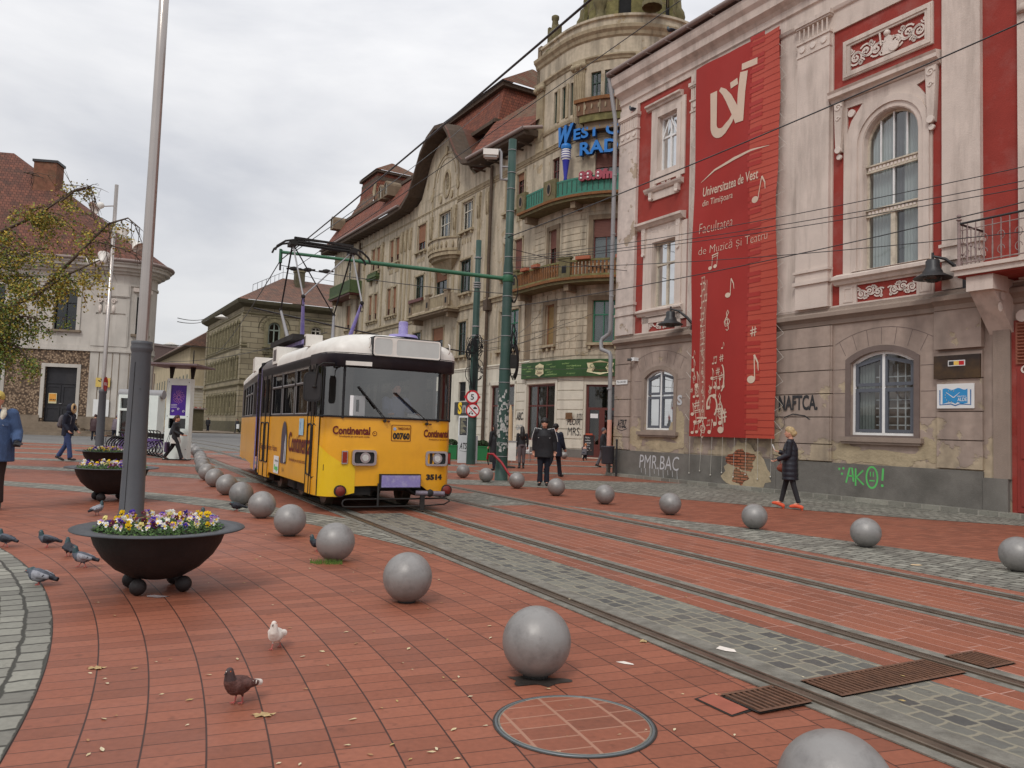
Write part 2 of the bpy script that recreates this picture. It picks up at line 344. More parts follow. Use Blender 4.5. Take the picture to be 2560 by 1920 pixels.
 # ================= SETTING: ground, paving, rails =================
A28=rad(28);n28=(cos(A28),sin(A28));d28=(-sin(A28),cos(A28))
def TW(w_,t,z=0):return(n28[0]*w_+d28[0]*t,n28[1]*w_+d28[1]*t,z)
red=[(0,(.215,.073,.042)),(.5,(.265,.088,.05)),(1,(.3,.104,.06))]
cob=[(0,(.17,.162,.138)),(.35,(.215,.207,.175)),(.7,(.25,.242,.204)),(1,(.31,.298,.25))]
cob2=[(0,(.08,.08,.076)),(.35,(.135,.132,.116)),(.7,(.165,.16,.135)),(1,(.205,.196,.16))]
m_red=tiles('red_clay_paving','arc',.267,.14,red,(.045,.018,.013),jr=.0048,jc=.0032,bump=.2,rough=.62,jit=.25,stain=.22,stainc=(.20,.07,.05))
m_cob=tiles('cobble_arcs','arc',.165,.19,cob,(.05,.047,.038),jr=.013,jc=.013,distort=.06,dsc=5,bump=.5,rough=.7,jit=.8,bd=.02)
m_cobt=tiles('cobble_between_rails','line',.13,.165,cob2,(.25,.225,.17),jr=.012,jc=.012,distort=.07,dsc=7,bump=.3,rough=.65,r0=3.9,jit=1,bd=.015)
m_redt=tiles('red_track_slabs','line',.17,.55,red,(.46,.27,.22),jr=.0045,jc=.0045,bump=.2,rough=.6,r0=5.1,jit=1,stain=.35,stainc=(.20,.10,.08))
m_conc=mat('rail_concrete',(.185,.172,.145),.85,var=.35,vs=7,bump=.5,grime=.7,gs=5,gc=(.07,.06,.045))
m_rail=mat('rail_steel',(.14,.105,.078),.38,metal=.55,var=.3,vs=5,bump=.2,grime=.35,gs=6)
m_groove=mat('rail_groove',(.018,.014,.011),.8,var=.3)
m_asph=mat('far_asphalt',(.17,.165,.16),.8,var=.15,vs=.6,bump=.2,grime=.4,gs=.2)
g=MB();g.add([(-420,-60,0),(420,-60,0),(420,700,0),(-420,700,0)],[(0,1,2,3)],m_red);struct(g.build('ground'))
def arcband(r0,r1,a0,a1,z,m,name):
 b=MB();n=90;vs=[]
 for i in range(n+1):
  t=rad(a0+(a1-a0)*i/n)
  vs+=[(CX+r0*cos(t),CY+r0*sin(t),z),(CX+r1*cos(t),CY+r1*sin(t),z)]
 b.add(vs,[(2*i,2*i+1,2*i+3,2*i+2)for i in range(n)],m);return struct(b.build(name))
for(r0,r1,a0,a1)in[(12.6,15.11,-20,130),(19.0,19.85,36.6,130),(23.3,24.5,42,130),(27.4,28.6,58.5,130),(31.7,32.7,62,130),(36,37.1,66,130),(40.4,41.5,68,125),(44.7,45.8,70,120)]:
 arcband(r0,r1,a0,a1,.004,m_cob,'cobble_paving')
def strip(near,far,z,m,name):
 b=MB();n=len(near);b.add([(*p,z)for p in near]+[(*p,z)for p in far],[(i,i+1,n+i+1,n+i)for i in range(n-1)],m);return struct(b.build(name))
strip([(-2.2,17.4),(.22,15.3),(1.92,12.9),(2.57,11.6),(3.35,10.4),(4.03,9.45),(4.6,8.6),(5.6,7.4),(7.4,4.9),(9.5,2.2)],[(-1.9,18.2),(.24,16.7),(2.13,14.5),(3.01,13.6),(4.09,12.6),(4.96,11.6),(5.62,10.75),(6.41,9.7),(8.3,6.9),(10.4,4.2)],.0055,m_cob,'cobble_paving')
# cobbles in front of the red building, out to the kerb
strip([(-2.4,20.6),(.28,20.6),(2.34,20.1),(4.1,18.2),(6.5,16.3),(8.2,15.3),(10.1,14.5),(13,12.2)],[(-2.8,22.4),(.31,22.9),(2.2,24.2),(5.5,24.45),(7.73,20.9),(9.5,17.9),(11.3,15.1),(13.8,11.0)],.0055,m_cob,'cobble_paving')
for(a,b_)in[((-1.0,27.0),(3.6,27.6)),((-1.4,34.0),(6.5,34.5)),((-3,40.5),(8,40.5))]:
 strip([a,b_],[(a[0]-.3,a[1]+1.1),(b_[0]-.2,b_[1]+1.1)],.007,m_cob,'cobble_paving')
 # the street behind the square
b=MB();b.add([(-150,62,.003),(-16.6,39.4,.003),(-12.8,38.4,.003),TW(3.2,36,.003),TW(9,36,.003),TW(20,52,.003),(60,70,.003),(400,300,.003),(300,690,.003),(-410,690,.003),(-410,90,.003)],[tuple(range(11))],m_asph);struct(b.build('street'))
# track bed
def tstrip(w0,w1,t0,t1,z,m,name):
 b=MB();b.add([TW(w0,t0,z),TW(w1,t0,z),TW(w1,t1,z),TW(w0,t1,z)],[(0,1,2,3)],m);return struct(b.build(name))
WR=[3.63,5.05,6.47,7.89]
tstrip(3.88,4.6,-6,12.5,.0085,m_cobt,'track_paving')
tstrip(4.6,4.93,-6,12.5,.0087,m_redt,'track_paving')
tstrip(3.95,4.93,12.5,36,.0086,m_redt,'track_paving')
tstrip(5.17,6.35,-6,36,.0085,m_redt,'track_paving')
tstrip(6.59,7.77,-6,13.4,.0085,m_redt,'track_paving')
tstrip(6.59,7.77,13.4,16.2,.0085,m_cob,'track_paving')
tstrip(6.59,7.77,16.2,36,.0085,m_redt,'track_paving')
tstrip(8.02,8.3,-6,16,.0085,m_redt,'track_paving')
for k,wr in enumerate(WR):
 b=MB()
 def prof(pr,m):
  n=len(pr);T=[-8+3*i for i in range(50)]if wr<9 else 0
  vs=[];T=[-8,4,16,28,40,60,90,140]
  for t in T:
   bend=-max(0,t-40)**1.5*.012
   vs+=[TW(wr+w_+bend,t,z)for w_,z in pr]
  b.add(vs,[(i*n+j,i*n+j+1,(i+1)*n+j+1,(i+1)*n+j)for i in range(len(T)-1)for j in range(n-1)],m)
 lo=.26 if k==0 else .14
 prof([(-.13,.002),(-.13,.0105),(-.05,.0105)],m_conc)
 prof([(.075,.0105),(lo if k==0 else .2,.0105),(lo if k==0 else .2,.002)],m_conc)
 prof([(-.05,.008),(-.05,.022),(-.042,.026),(.012,.026),(.018,.022),(.018,.0095)],m_rail)
 prof([(.018,.0095),(.05,.0095)],m_groove)
 prof([(.05,.0095),(.052,.02),(.07,.02),(.075,.010)],m_rail)
 struct(b.build('rail'))
 # kerb and step along the red building, raised pavement by the left building
R0=((8,21),31)
# ================= RED BUILDING =================
mR=mat('red_render',lin((146,54,45)),.85,var=.14,vs=1.2,bump=.3,bs=25,grime=.3,gs=.9,gc=(.42,.25,.22))
mB=mat('pinkish_stone_render',lin((206,192,181)),.85,var=.09,vs=1.5,bump=.3,bs=30,grime=.6,gs=.9,gc=(.22,.175,.145),streak=True)
mBd=decay('peeling_stone_render',lin((208,194,184)),lin((176,158,138)),3,amt=.2,dark=.3)
mG=decay('worn_brown_render',lin((164,146,134)),lin((180,163,138)),1.35,amt=.62,dark=.5)
mG2=mat('brown_render_trim',lin((146,130,118)),.85,var=.1,vs=2,bump=.3,grime=.35,gs=1,gc=(.12,.1,.085),streak=True)
mPl=mat('grey_plinth_render',lin((112,108,102)),.85,var=.22,vs=1.6,bump=.4,grime=.55,gs=.9,gc=(.07,.065,.055))
mDarkTrim=mat('dark_window_trim',lin((112,98,92)),.8,var=.12,bump=.2)
mWht=mat('white_window_paint',lin((226,226,224)),.5,var=.06,vs=6)
mOldW=mat('old_white_window_paint',lin((196,186,168)),.7,var=.12,vs=8,bump=.3,grime=.5,gs=5,gc=(.16,.13,.09))
mGreyF=mat('blue_grey_window_paint',lin((92,96,104)),.45,var=.08)
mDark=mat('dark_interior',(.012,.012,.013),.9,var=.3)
mRoom=mat('pale_interior',lin((150,155,150)),.9,var=.1)
mCurt=mat('white_curtain',lin((205,212,210)),.9,var=.05)
mCurtD=mat('grey_curtain',lin((120,120,124)),.9,var=.1)
mOrn=mat('white_plaster_relief',lin((214,202,192)),.8,var=.08,vs=8,bump=.2)
mZinc=mat('zinc_pipe',lin((150,149,150)),.6,metal=.2,var=.15,grime=.3,gs=3)
mGutter=mat('gutter_metal',lin((142,126,120)),.6,metal=.2,var=.15,grime=.4,gs=3)
mBlk=mat('black_iron',(.022,.022,.024),.45,var=.2,spec=.5)
mG1=glass('window_glass')
mG2g=glass('dark_window_glass',(.5,.55,.55),.35)
loc,rz=frame((8,21),31)
RB=empty('university_building','red and pale stone building with a tall hanging banner on its front','building',loc,rz)
X0,X1=-8.15,11
b=MB();b.rk=.35
win_a=arch(-6.58,-5.12,1.68,3.45,3.72);win_b=arch(1.42,3.12,1.67,3.5,3.78)
w3=rect(-6.13,-5.17,10.6,12.57);w2=rect(-6.27,-5.12,5.86,8.15);wb=arch(1.75,3.25,5.86,9.15,9.9)
b.prism(rect(X0,X1,.0,4.7),0,.42,mG,holes=[win_a,win_b])
b.prism(rect(X0,X1,4.7,13.6),0,.42,mR,holes=[w3,w2,wb])
b.box(X0,X1,.425,14,0,14.4,mG)
for w_ in(w3,w2,wb):b.prism(offs(w_,.01),-.04,.4,mB,holes=[offs(w_,-.02)])
# entablature and eaves
b.prism(rect(X0,X1,13.6,14.5),-.01,.42,mB)
P=[(0,12.55),(.05,12.55),(.05,13.1),(.10,13.14),(.13,13.22),(.06,13.24),(.06,13.62),(.12,13.66),(.12,13.86),(.2,13.95),(.34,14.05),(.36,14.28),(.46,14.4),(.5,14.55),(.5,14.68),(0,14.8)]
b.molding(P,-.9,X1,mB)
b.molding([(0,13.45),(.05,13.45),(.07,13.62),(.12,13.66),(.12,13.86),(.2,13.95),(.34,14.05),(.36,14.28),(.46,14.4),(.5,14.55),(.5,14.68),(0,14.8)],X0,-.9,mB,ret=(True,False))
# ledge over the ground floor
CG=[(0,4.55),(.05,4.58),(.06,4.68),(.13,4.74),(.2,4.78),(.2,4.88),(.06,4.95),(.05,5.02)]
b.molding(CG,X0,3.7,mG2,ret=(True,False));b.molding([(p[0]+.12,p[1])for p in CG],3.7,4.85,mG2);b.molding(CG,4.85,X1,mG2)
b.box(X0,X1,-.04,0,4.9,5.06,mB)
# plinth
b.box(X0-.03,4.72,-.06,0,0,.93,mPl);b.box(4.74,5.25,-.10,0,0,.8,mPl);b.box(7.2,X1,-.06,0,0,.9,mPl)
b.box(-.92,-.88,-.075,-.06,0,.95,mPl)
# giant pilasters
def cap(x0,x1,zt,y=-.12,discs=3,fl=7):
 b.box(x0-.06,x1+.06,y-.07,0,zt-.12,zt,mB);b.box(x0-.03,x1+.03,y-.035,0,zt-.17,zt-.12,mB)
 b.box(x0-.03,x1+.03,y-.035,0,zt-.62,zt-.56,mB);b.box(x0-.02,x1+.02,y-.025,0,zt-1.0,zt-.94,mB)
 for i in range(fl):
  x=x0+(x1-x0)*(i+.5)/fl;b.box(x-.02,x+.02,y-.02,y,zt-.54,zt-.2,mB)
 for i in range(discs):
  x=x0+(x1-x0)*(i+.5)/discs;b.disc(x,zt-.78,.09,y-.03,mOrn,.03)
b.box(X0-.02,-7.18,-.12,0,5.06,13.45,mBd);cap(X0,-7.18,13.15)
b.box(X0-.05,-7.13,-.16,0,5.75,5.83,mBd);b.box(X0-.05,-7.13,-.16,0,6.1,6.2,mBd)
b.box(-4.5,-4.12,-.1,0,5.06,13.45,mB);cap(-4.5,-4.12,13.15,-.1,1,4)
b.box(-4.12,-.9,-.03,0,5.06,13.45,mR)
b.box(-1.05,.86,-.05,0,5.06,12.55,mB);b.box(-.22,.82,-.16,0,5.06,12.6,mB);cap(-.22,.82,13.2,-.16)
b.box(-.27,.87,-.21,0,6.05,6.12,mB);b.box(-.27,.87,-.22,0,5.72,5.82,mB)
b.box(3.85,4.72,-.12,0,5.06,12.58,mB);b.box(3.8,4.77,-.17,0,6.05,6.12,mB);b.box(3.8,4.77,-.18,0,5.72,5.82,mB)
b.box(5.5,6.3,-.12,0,5.06,12.58,mB);b.lathe([(.0,0),(.13,0),(.1,.12),(.06,.2),(0,.2)],mB,(5.62,-.1,10.9),10)
# window surrounds, hoods and sills
def surround(o,d,y,m):ring(b,o,d,y,0,m)
ring(b,w3,.36,-.05,0,mB);ring(b,w3,.18,-.085,-.05,mB,0)
b.molding([(0,12.92),(.1,12.95),(.12,13.02),(.2,13.06),(.2,13.12),(0,13.16)],-6.72,-4.95,mB)
b.prism(rect(-6.5,-4.98,10.06,10.62),-.06,0,mB,holes=[rect(-6.26,-5.17,10.12,10.48)])
b.molding([(0,9.93),(.1,9.96),(.16,10.04),(.18,10.1),(0,10.13)],-6.72,-4.86,mB)
b.prism([(-6.5,9.93),(-5.0,9.93),(-5.08,9.66),(-6.42,9.66)],-.05,0,mB)
for x in(-6.4,-5.1):b.box(x-.08,x+.08,-.14,0,9.72,9.94,mB);b.lathe([(0,-.06),(.06,-.04),(.07,.05),(0,.06)],mOrn,(x,-.12,9.7),8)
ring(b,w2,.5,-.05,0,mB);ring(b,w2,.28,-.09,-.05,mB,0)
b.prism(rect(-6.75,-4.9,8.35,8.74),-.06,0,mB)
b.molding([(0,8.7),(.12,8.72),(.2,8.8),(.26,8.84),(.26,8.92),(0,8.97)],-7.06,-4.72,mB)
for x in(-6.72,-4.98):
 b.prism([(x-.1,8.72),(x+.1,8.72),(x+.08,8.1),(x+.05,7.75),(x-.05,7.75),(x-.08,8.1)],-.13,0,mB)
 b.scroll(x,8.55,.09,-.14,mOrn,1.3,wd=.03,th=.03);b.scroll(x,8.2,.06,-.14,mOrn,1.3,wd=.025,th=.03);b.disc(x,7.8,.07,-.14,mOrn,.05)
b.molding([(0,5.6),(.1,5.62),(.14,5.7),(.2,5.74),(.2,5.8),(0,5.88)],-6.98,-4.72,mB)
b.prism(rect(-6.75,-4.86,5.0,5.62),-.05,0,mB,holes=[rect(-6.42,-5.1,5.05,5.52)])
# arched window
ring(b,rect(1.25,3.72,5.88,10.5),.0,-.045,0,mB)if 0 else None
b.prism(rect(1.2,3.58,5.86,10.5),-.05,0,mB,holes=[[(p[0],p[1])for p in arch(1.6,3.4,5.87,9.15,10.05,16)],[(1.3,9.6),(1.42,9.9),(1.75,10.28),(1.3,10.3)],[(3.5,9.6),(3.46,9.85),(3.2,10.22),(3.5,10.3)]])
b.prism(arch(1.47,3.53,5.87,9.15,10.2,16),-.1,-.05,mB,holes=[arch(1.62,3.38,5.88,9.15,10.03,16)])
b.prism(arch(1.62,3.38,5.88,9.15,10.03,16),-.06,.0,mB,holes=[arch(1.75,3.25,5.89,9.15,9.9,16)])
for x in(1.42,3.58):
 b.disc(x,10.12,.1,-.06,mOrn,.06)
b.molding([(0,10.5),(.1,10.52),(.16,10.6),(.26,10.64),(.26,10.74),(.3,10.8),(0,10.86)],.85,3.8,mB)
for x in(1.1,3.6):
 b.prism([(x-.13,10.5),(x+.13,10.5),(x+.1,9.7),(x+.07,9.15),(x-.07,9.15),(x-.1,9.7)],-.16,0,mB)
 b.scroll(x,10.35,.11,-.18,mOrn,1.4,wd=.035,th=.04);b.scroll(x,10.05,.07,-.18,mOrn,1.3,wd=.03,th=.04);b.disc(x,9.2,.09,-.18,mOrn,.06);b.disc(x,9.02,.07,-.12,mOrn,.06)
b.molding([(0,5.56),(.12,5.58),(.16,5.66),(.24,5.7),(.24,5.78),(0,5.88)],.98,3.68,mB)
b.prism(rect(1.1,3.62,5.03,5.58),-.05,0,mB,holes=[rect(1.6,3.2,5.07,5.52)])
for x in(1.36,3.42):b.prism(rect(x-.14,x+.14,5.1,5.5),-.065,-.05,mB,holes=[rect(x-.09,x+.09,5.15,5.45)])
# relief panel
b.prism(rect(1.16,3.6,11.1,12.15),-.06,0,mB,holes=[rect(1.38,3.4,11.28,11.96)]);b.prism(rect(1.2,3.56,11.14,12.1),-.09,-.06,mB,holes=[rect(1.28,3.48,11.22,12.02)])
def acanthus(x0,x1,z0,z1,y,wd,k=3):
 cx=(x0+x1)/2;cz=(z0+z1)/2;h=(z1-z0)/2;hw=(x1-x0)/2
 for s_ in(-1,1):
  for i in range(k):
   x=cx+s_*hw*(.28+.64*i/max(1,k-1)*.95);up=1 if i%2 else-1
   b.scroll(x,cz+up*h*.12,h*.62,y,mOrn,1.7,sx=s_,sz=up,wd=wd,th=.02,a0=.6)
   b.scroll(x+s_*h*.45,cz-up*h*.6,h*.3,y,mOrn,1.3,sx=-s_,sz=up,wd=wd*.8,th=.02)
   b.scroll(x-s_*h*.4,cz+up*h*.68,h*.24,y,mOrn,1.2,sx=s_,sz=-up,wd=wd*.8,th=.02)
   for a in range(5):
    t=a*1.256;b.disc(x+cos(t)*h*.16,cz+up*h*.12+sin(t)*h*.16,h*.08,y-.005,mOrn,.02,6)
  b.ribbon([(cx+s_*hw*q,cz+h*.35*sin(q*9))for q in[i/16 for i in range(1,16)]],wd,y,mOrn,.02)
acanthus(1.42,3.36,11.3,11.94,-.03,.045,3)
# seated figure in the middle of the panel, as a low relief
b.sphere((2.42,-.05,11.86),.085,mOrn,10);b.prism([(2.3,11.32),(2.62,11.3),(2.56,11.52),(2.56,11.74),(2.46,11.8),(2.36,11.76),(2.32,11.55)],-.07,-.02,mOrn);b.disc(2.62,11.45,.13,-.09,mOrn,.04);b.ribbon([(2.22,11.95),(2.26,11.6),(2.4,11.66)],.035,-.07,mOrn,.03)
acanthus(1.64,3.16,5.1,5.5,-.03,.032,3);acanthus(-6.4,-5.12,5.08,5.5,-.03,.03,2);acanthus(-6.24,-5.19,10.14,10.46,-.03,.026,2);acanthus(-6.5,-5.2,8.4,8.7,-.065,.022,3)
# banded render of the ground floor: raised courses
def courses(x0,x1,zs,y=-.03,gap=.025):
 for a,c in zip(zs[:-1],zs[1:]):b.box(x0,x1,y,0,a+gap/2,c-gap/2,mG)
ZC=[.95,1.4,2.12,2.74,3.36,4.0,4.56]
courses(X0-.01,-7.3,ZC,-.07);courses(-4.6,-1.0,[.95,1.6,2.2],-.012);courses(-.95,.9,ZC,-.06);courses(-.2,.85,ZC,-.085)
courses(3.7,4.72,[.95,1.6,2.25,3.0,3.62],-.07);b.box(3.68,4.74,-.15,0,3.68,4.56,mG)
for o in(win_a,win_b):
 ring(b,o,.14,-.03,0,mDarkTrim if o is win_b else mG2)
 cx=(o[0][0]+o[1][0])/2
 for i in range(-3,4):
  a=rad(90-i*9);R_=2.2;z0=3.95-R_
  b.ribbon([(cx+R_*cos(a),z0+R_*sin(a)),(cx+(R_+.42)*cos(a),z0+(R_+.42)*sin(a))],.014,-.004,mDarkTrim)
 b.ribbon([(cx+2.62*cos(rad(90+q)),3.95-2.2+2.62*sin(rad(90+q)))for q in range(-30,31,5)],.014,-.0045,mDarkTrim)
 x0,x1=o[0][0],o[1][0]
 for z in(2.12,2.74,3.36):b.box(x0-.55,x0-.16,-.004,0,z-.008,z+.008,mDarkTrim);b.box(x1+.16,x1+.55,-.004,0,z-.008,z+.008,mDarkTrim)
 b.box(x0-.25,x1+.25,-.14,0,1.5,1.62,mG2);b.box(x0-.2,x1+.2,-.1,0,1.44,1.5,mG2)
 # portal at the right edge
b.box(4.95,5.3,-.08,0,.8,4.2,mG2);b.box(5.3,7.2,-.02,0,.0,4.2,mR)
b.build('wall',RB)
mBrick=rooftile('exposed_brick',lin((140,78,54)),lin((172,96,66)),lin((150,128,98)),.27,.085,.32)
e=None
def blob(cx,cz,rx,rz_,y,m,seed,uv=True):
 rr=random.Random(seed);P=[(cx+rx*(1+.22*sin(3*t+seed)+rr.uniform(-.12,.12))*cos(t),cz+rz_*(1+.2*sin(4*t)+rr.uniform(-.12,.12))*sin(t))for t in[2*pi*i/36 for i in range(36)]]
 e=MB();P=[(p[0],max(p[1],.03))for p in P];tri=geometry.tessellate_polygon([[Vector((p[0],p[1],0))for p in P]])
 e.add([(p[0],y,p[1])for p in P],tri,m,uvs=[(p[0],p[1])for p in P]);e.build('bare_patch',RB)
mOldPl=mat('sandy_undercoat',lin((176,160,132)),.95,var=.25,vs=4,bump=.8,bs=14,grime=.5,gs=2,gc=(.2,.16,.11))
blob(-1.95,.62,.82,.72,-.066,mOldPl,3);blob(-2.1,.85,.55,.3,-.07,mBrick,5);blob(-2.2,.35,.3,.22,-.07,mBrick,8)
blob(-4.85,1.75,.38,.6,-.008,mOldPl,4);blob(-7.0,1.4,.5,.35,-.008,mOldPl,6);blob(-5.6,1.15,.9,.18,-.009,mOldPl,7);blob(1.35,1.2,.5,.25,-.009,mOldPl,9);blob(2.4,1.12,1.1,.18,-.0095,mOldPl,12);blob(3.5,1.35,.35,.28,-.009,mOldPl,15);blob(-.4,1.12,.5,.14,-.064-.03,mOldPl,18)
# windows
def casement(parent,o,yf,mf,mg,transoms=(),mull=(.5,),fw=.07,curtain=None,inner=None,name='window',backm=None,bars=None,bd=.5,sub=None):
 xs=[p[0]for p in o];zs=[p[1]for p in o];x0,x1,z0,z1=min(xs),max(xs),min(zs),max(zs)
 f=MB();f.prism(o,yf-.04,yf+.03,mf,holes=[offs(o,-fw)])
 def top(x):
  if len(o)==4:return z1-fw*.5
  best=z1
  for i in range(2,len(o)-1):
   a,c=o[i],o[i+1]
   if min(a[0],c[0])<=x<=max(a[0],c[0]):q=(x-a[0])/(c[0]-a[0]+1e-9);best=a[1]+(c[1]-a[1])*q
  return best-fw*.5
 for t in transoms:z=z0+(z1-z0)*t;f.box(x0+fw*.5,x1-fw*.5,yf-.05,yf+.02,z-fw*.45,z+fw*.45,mf)
 for q in mull:x=x0+(x1-x0)*q;f.box(x-fw*.5,x+fw*.5,yf-.045,yf+.025,z0+fw*.5,top(x),mf)
 if inner:inner(f)
 wo=f.build(name,parent)
 p=MB();p.prism(offs(o,-fw*.5),yf,yf,mg);p.build('pane',wo)
 if curtain:
  c=MB()
  for(a,d,m)in curtain:
   xa,xb=x0+(x1-x0)*a,x0+(x1-x0)*d;n=max(4,int((xb-xa)/.04))
   P=[(xa+(xb-xa)*i/n,yf+.12+.025*(i%2))for i in range(n+1)]
   c.add([(x,y,z0)for x,y in P]+[(x,y,z1)for x,y in P],[(i,i+1,n+2+i,n+1+i)for i in range(n)],m)
  c.build('curtain',wo)
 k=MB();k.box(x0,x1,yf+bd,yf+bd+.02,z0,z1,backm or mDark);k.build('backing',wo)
 return wo
def grille(o,zs,xs):
 def fn(f):
  a,c=min(p[0]for p in o),max(p[0]for p in o)
  for z in zs:f.box(a+(c-a)*.3,c-.12,.3,.32,z,z+.03,mWht)
  for x in xs:f.box(x,x+.03,.28,.3,o[0][1]+.1,o[2][1]-.05,mWht)
 return fn
def greyleaf(o):
 x0,x1,z0,z1=o[0][0],o[1][0],o[0][1],o[2][1]
 def fn(f):
  zm=z0+(z1-z0)*.66;cx=(x0+x1)/2
  for(a,c)in((x0+.07,cx-.015),(cx+.015,x1-.07)):
   f.prism(rect(a,c,z0+.06,zm-.03),.1,.16,mGreyF,holes=[rect(a+.09,c-.09,z0+.15,zm-.12)])
   s_=1 if a<cx-.1 else-1
   hh=.2*(1 if len(o)>4 else 0)
   o2=[(a,zm+.03),(c,zm+.03),(c,z1-.0+(hh*.75 if s_>0 else .0)),(a,z1+(0 if s_>0 else hh*.75))]
   f.prism(o2,.1,.16,mGreyF,holes=[[(a+.08,zm+.11),(c-.08,zm+.11),(c-.08,o2[2][1]-.09),(a+.08,o2[3][1]-.09)]])
  grille(o,[z0+.25+.21*i for i in range(6)]+[zm+.25],[x0+(x1-x0)*q for q in(.36,.46,.64,.76,.88)])(f)
 return fn
casement(RB,win_a,.14,mWht,mG1,(),(.5,),.07,inner=greyleaf(win_a),backm=mDark,bd=.5,curtain=[(0,.42,mRoom)])
casement(RB,win_b,.14,mWht,mG1,(),(.5,),.075,inner=greyleaf(win_b),backm=mDark,bd=.5,curtain=[(0,.3,mRoom)])
def tilt(f):
 for s_,x in((1,-5.86),(-1,-5.44)):
  f.ribbon([(x-s_*.12,11.85),(x+s_*.16,12.4)],.05,.06,mWht,.02)
casement(RB,w3,.16,mWht,mG1,(.62,),(.5,),.075,curtain=[(.0,.3,mCurt),(.52,.8,mCurt)],inner=tilt)
casement(RB,w2,.16,mOldW,mG1,(.66,),(.5,),.08,curtain=[(.0,.22,mCurtD),(.8,1,mCurt)])
def bigin(f):
 for z in(7.35,8.5):
  f.box(1.8,3.2,.1,.14,z-.06,z+.06,mOldW);f.box(1.78,3.22,.06,.14,z+.06,z+.1,mOldW);f.box(1.78,3.22,.08,.14,z-.1,z-.06,mOldW)
  for i in range(14):f.box(1.84+i*.1,1.9+i*.1,.085,.1,z-.04,z+.04,mOrn)
 for x in(2.15,2.5,2.85):f.box(x-.015,x+.015,.12,.16,8.6,9.85-abs(x-2.5)*.4,mWht)
 f.box(2.48,2.52,.12,.16,7.45,8.4,mWht)
casement(RB,wb,.18,mOldW,mG1,(),(),.07,inner=bigin,curtain=[(.05,.42,mCurt),(.42,.62,mCurtD),(.62,1,mCurt)])
f=MB();f.box(2.44,2.56,.1,.2,5.9,7.3,mOldW);f.build('window_post',RB)
# balcony with wrought iron railing, carried on consoles
b=MB();b.T=lambda x,y,z:(x+.5,y,z-.17);b.box(4.15,8.6,-1.05,0,5.3,5.42,mB);b.box(4.1,8.65,-1.1,0,5.42,5.5,mB);b.box(4.2,8.5,-1.0,0,5.27,5.3,mR)
for x in(4.35,7.9):
 b.prism([(x,5.27),(x+.55,5.27),(x+.55,4.95),(x,4.95)],-.95,-.35,mB)
 b.add([(x,-.95,5.1),(x+.5,-.95,5.1),(x+.5,0,4.1),(x,0,4.1),(x,-.6,5.25),(x+.5,-.6,5.25),(x+.5,0,5.25),(x,0,5.25)],[(0,1,2,3),(0,3,7,4),(1,2,6,5),(0,1,5,4)],mB)
 for k in range(2):b.add([(x+.52,-.5+.1*cos(t)-.1*k,4.85-.25*k+.1*sin(t))for t in[i*.5 for i in range(13)]],[tuple(range(13))],mOrn)
bal=b.build('balcony',RB)
r_=MB();r_.T=b.T
mIron=mat('pale_weathered_iron',lin((150,132,128)),.6,metal=.3,var=.25,vs=12,grime=.4,gs=8)
for x in(4.22,8.5):r_.tube([(x,-.98,5.5),(x,-.98,6.5)],.035,mIron);r_.sphere((x,-.98,6.62),.05,mIron,8);r_.sphere((x,-.98,6.54),.06,mIron,8,(1,1,.5));r_.tube([(x,-.98,5.5),(x,-.98,5.62)],.06,mIron)
r_.tube([(4.22,-.98,6.45),(8.5,-.98,6.45)],.025,mBlk);r_.tube([(4.22,-.98,6.3),(8.5,-.98,6.3)],.012,mIron);r_.tube([(4.22,-.98,6.45),(4.22,0,6.45)],.025,mBlk);r_.tube([(4.22,-.98,5.58),(8.5,-.98,5.58)],.015,mIron)
for i in range(24):
 x=4.4+i*.17;r_.tube([(x,-.98,5.55),(x,-.98,5.8),(x,-.98,6.0),(x,-.98,6.42)],[.012,.02,.012,.012],mIron,5)
 if i%2==0:
  for zz,s_ in((5.75,1),(6.05,-1)):
   pts=[(x+s_*.07*cos(t),-.98,zz+.09*sin(t))for t in[q*.6 for q in range(9)]];r_.tube(pts,.009,mIron,4)
for i in range(5):
 y=-.85+i*.17;r_.tube([(4.22,y,5.55),(4.22,y,6.42)],.012,mIron,5);r_.sphere((4.22,y,5.8),.035,mIron,6);r_.sphere((4.22,y,6.05),.035,mIron,6)
r_.build('railing',bal)
# louvred shutter and door at the portal
dm=MB();mLou=mat('orange_brown_wood',lin((150,92,72)),.7,var=.12);mRd=mat('red_door_paint',lin((138,50,42)),.6,var=.12,grime=.3)
dm.box(5.42,7.1,-.05,-.02,.12,3.2,mRd)
for x0,x1 in((5.5,6.2),(6.3,7.0)):
 for z0,z1 in((.25,1.1),(1.25,3.1)):dm.prism(rect(x0,x1,z0,z1),-.075,-.05,mRd,holes=[rect(x0+.08,x1-.08,z0+.08,z1-.08)])
dm.box(5.4,7.1,-.06,-.02,3.25,4.15,mLou)
for i in range(12):dm.obox((6.25,-.08,3.32+i*.07),(.8,0,0),(0,.03,-.02),(0,.004,.006),mLou)
dm.disc(5.55,4.28,.13,-.09,mOrn,.05);dm.scroll(5.6,3.12,.1,-.09,mOrn,1.4,wd=.03,th=.03)
dm.build('door',RB)
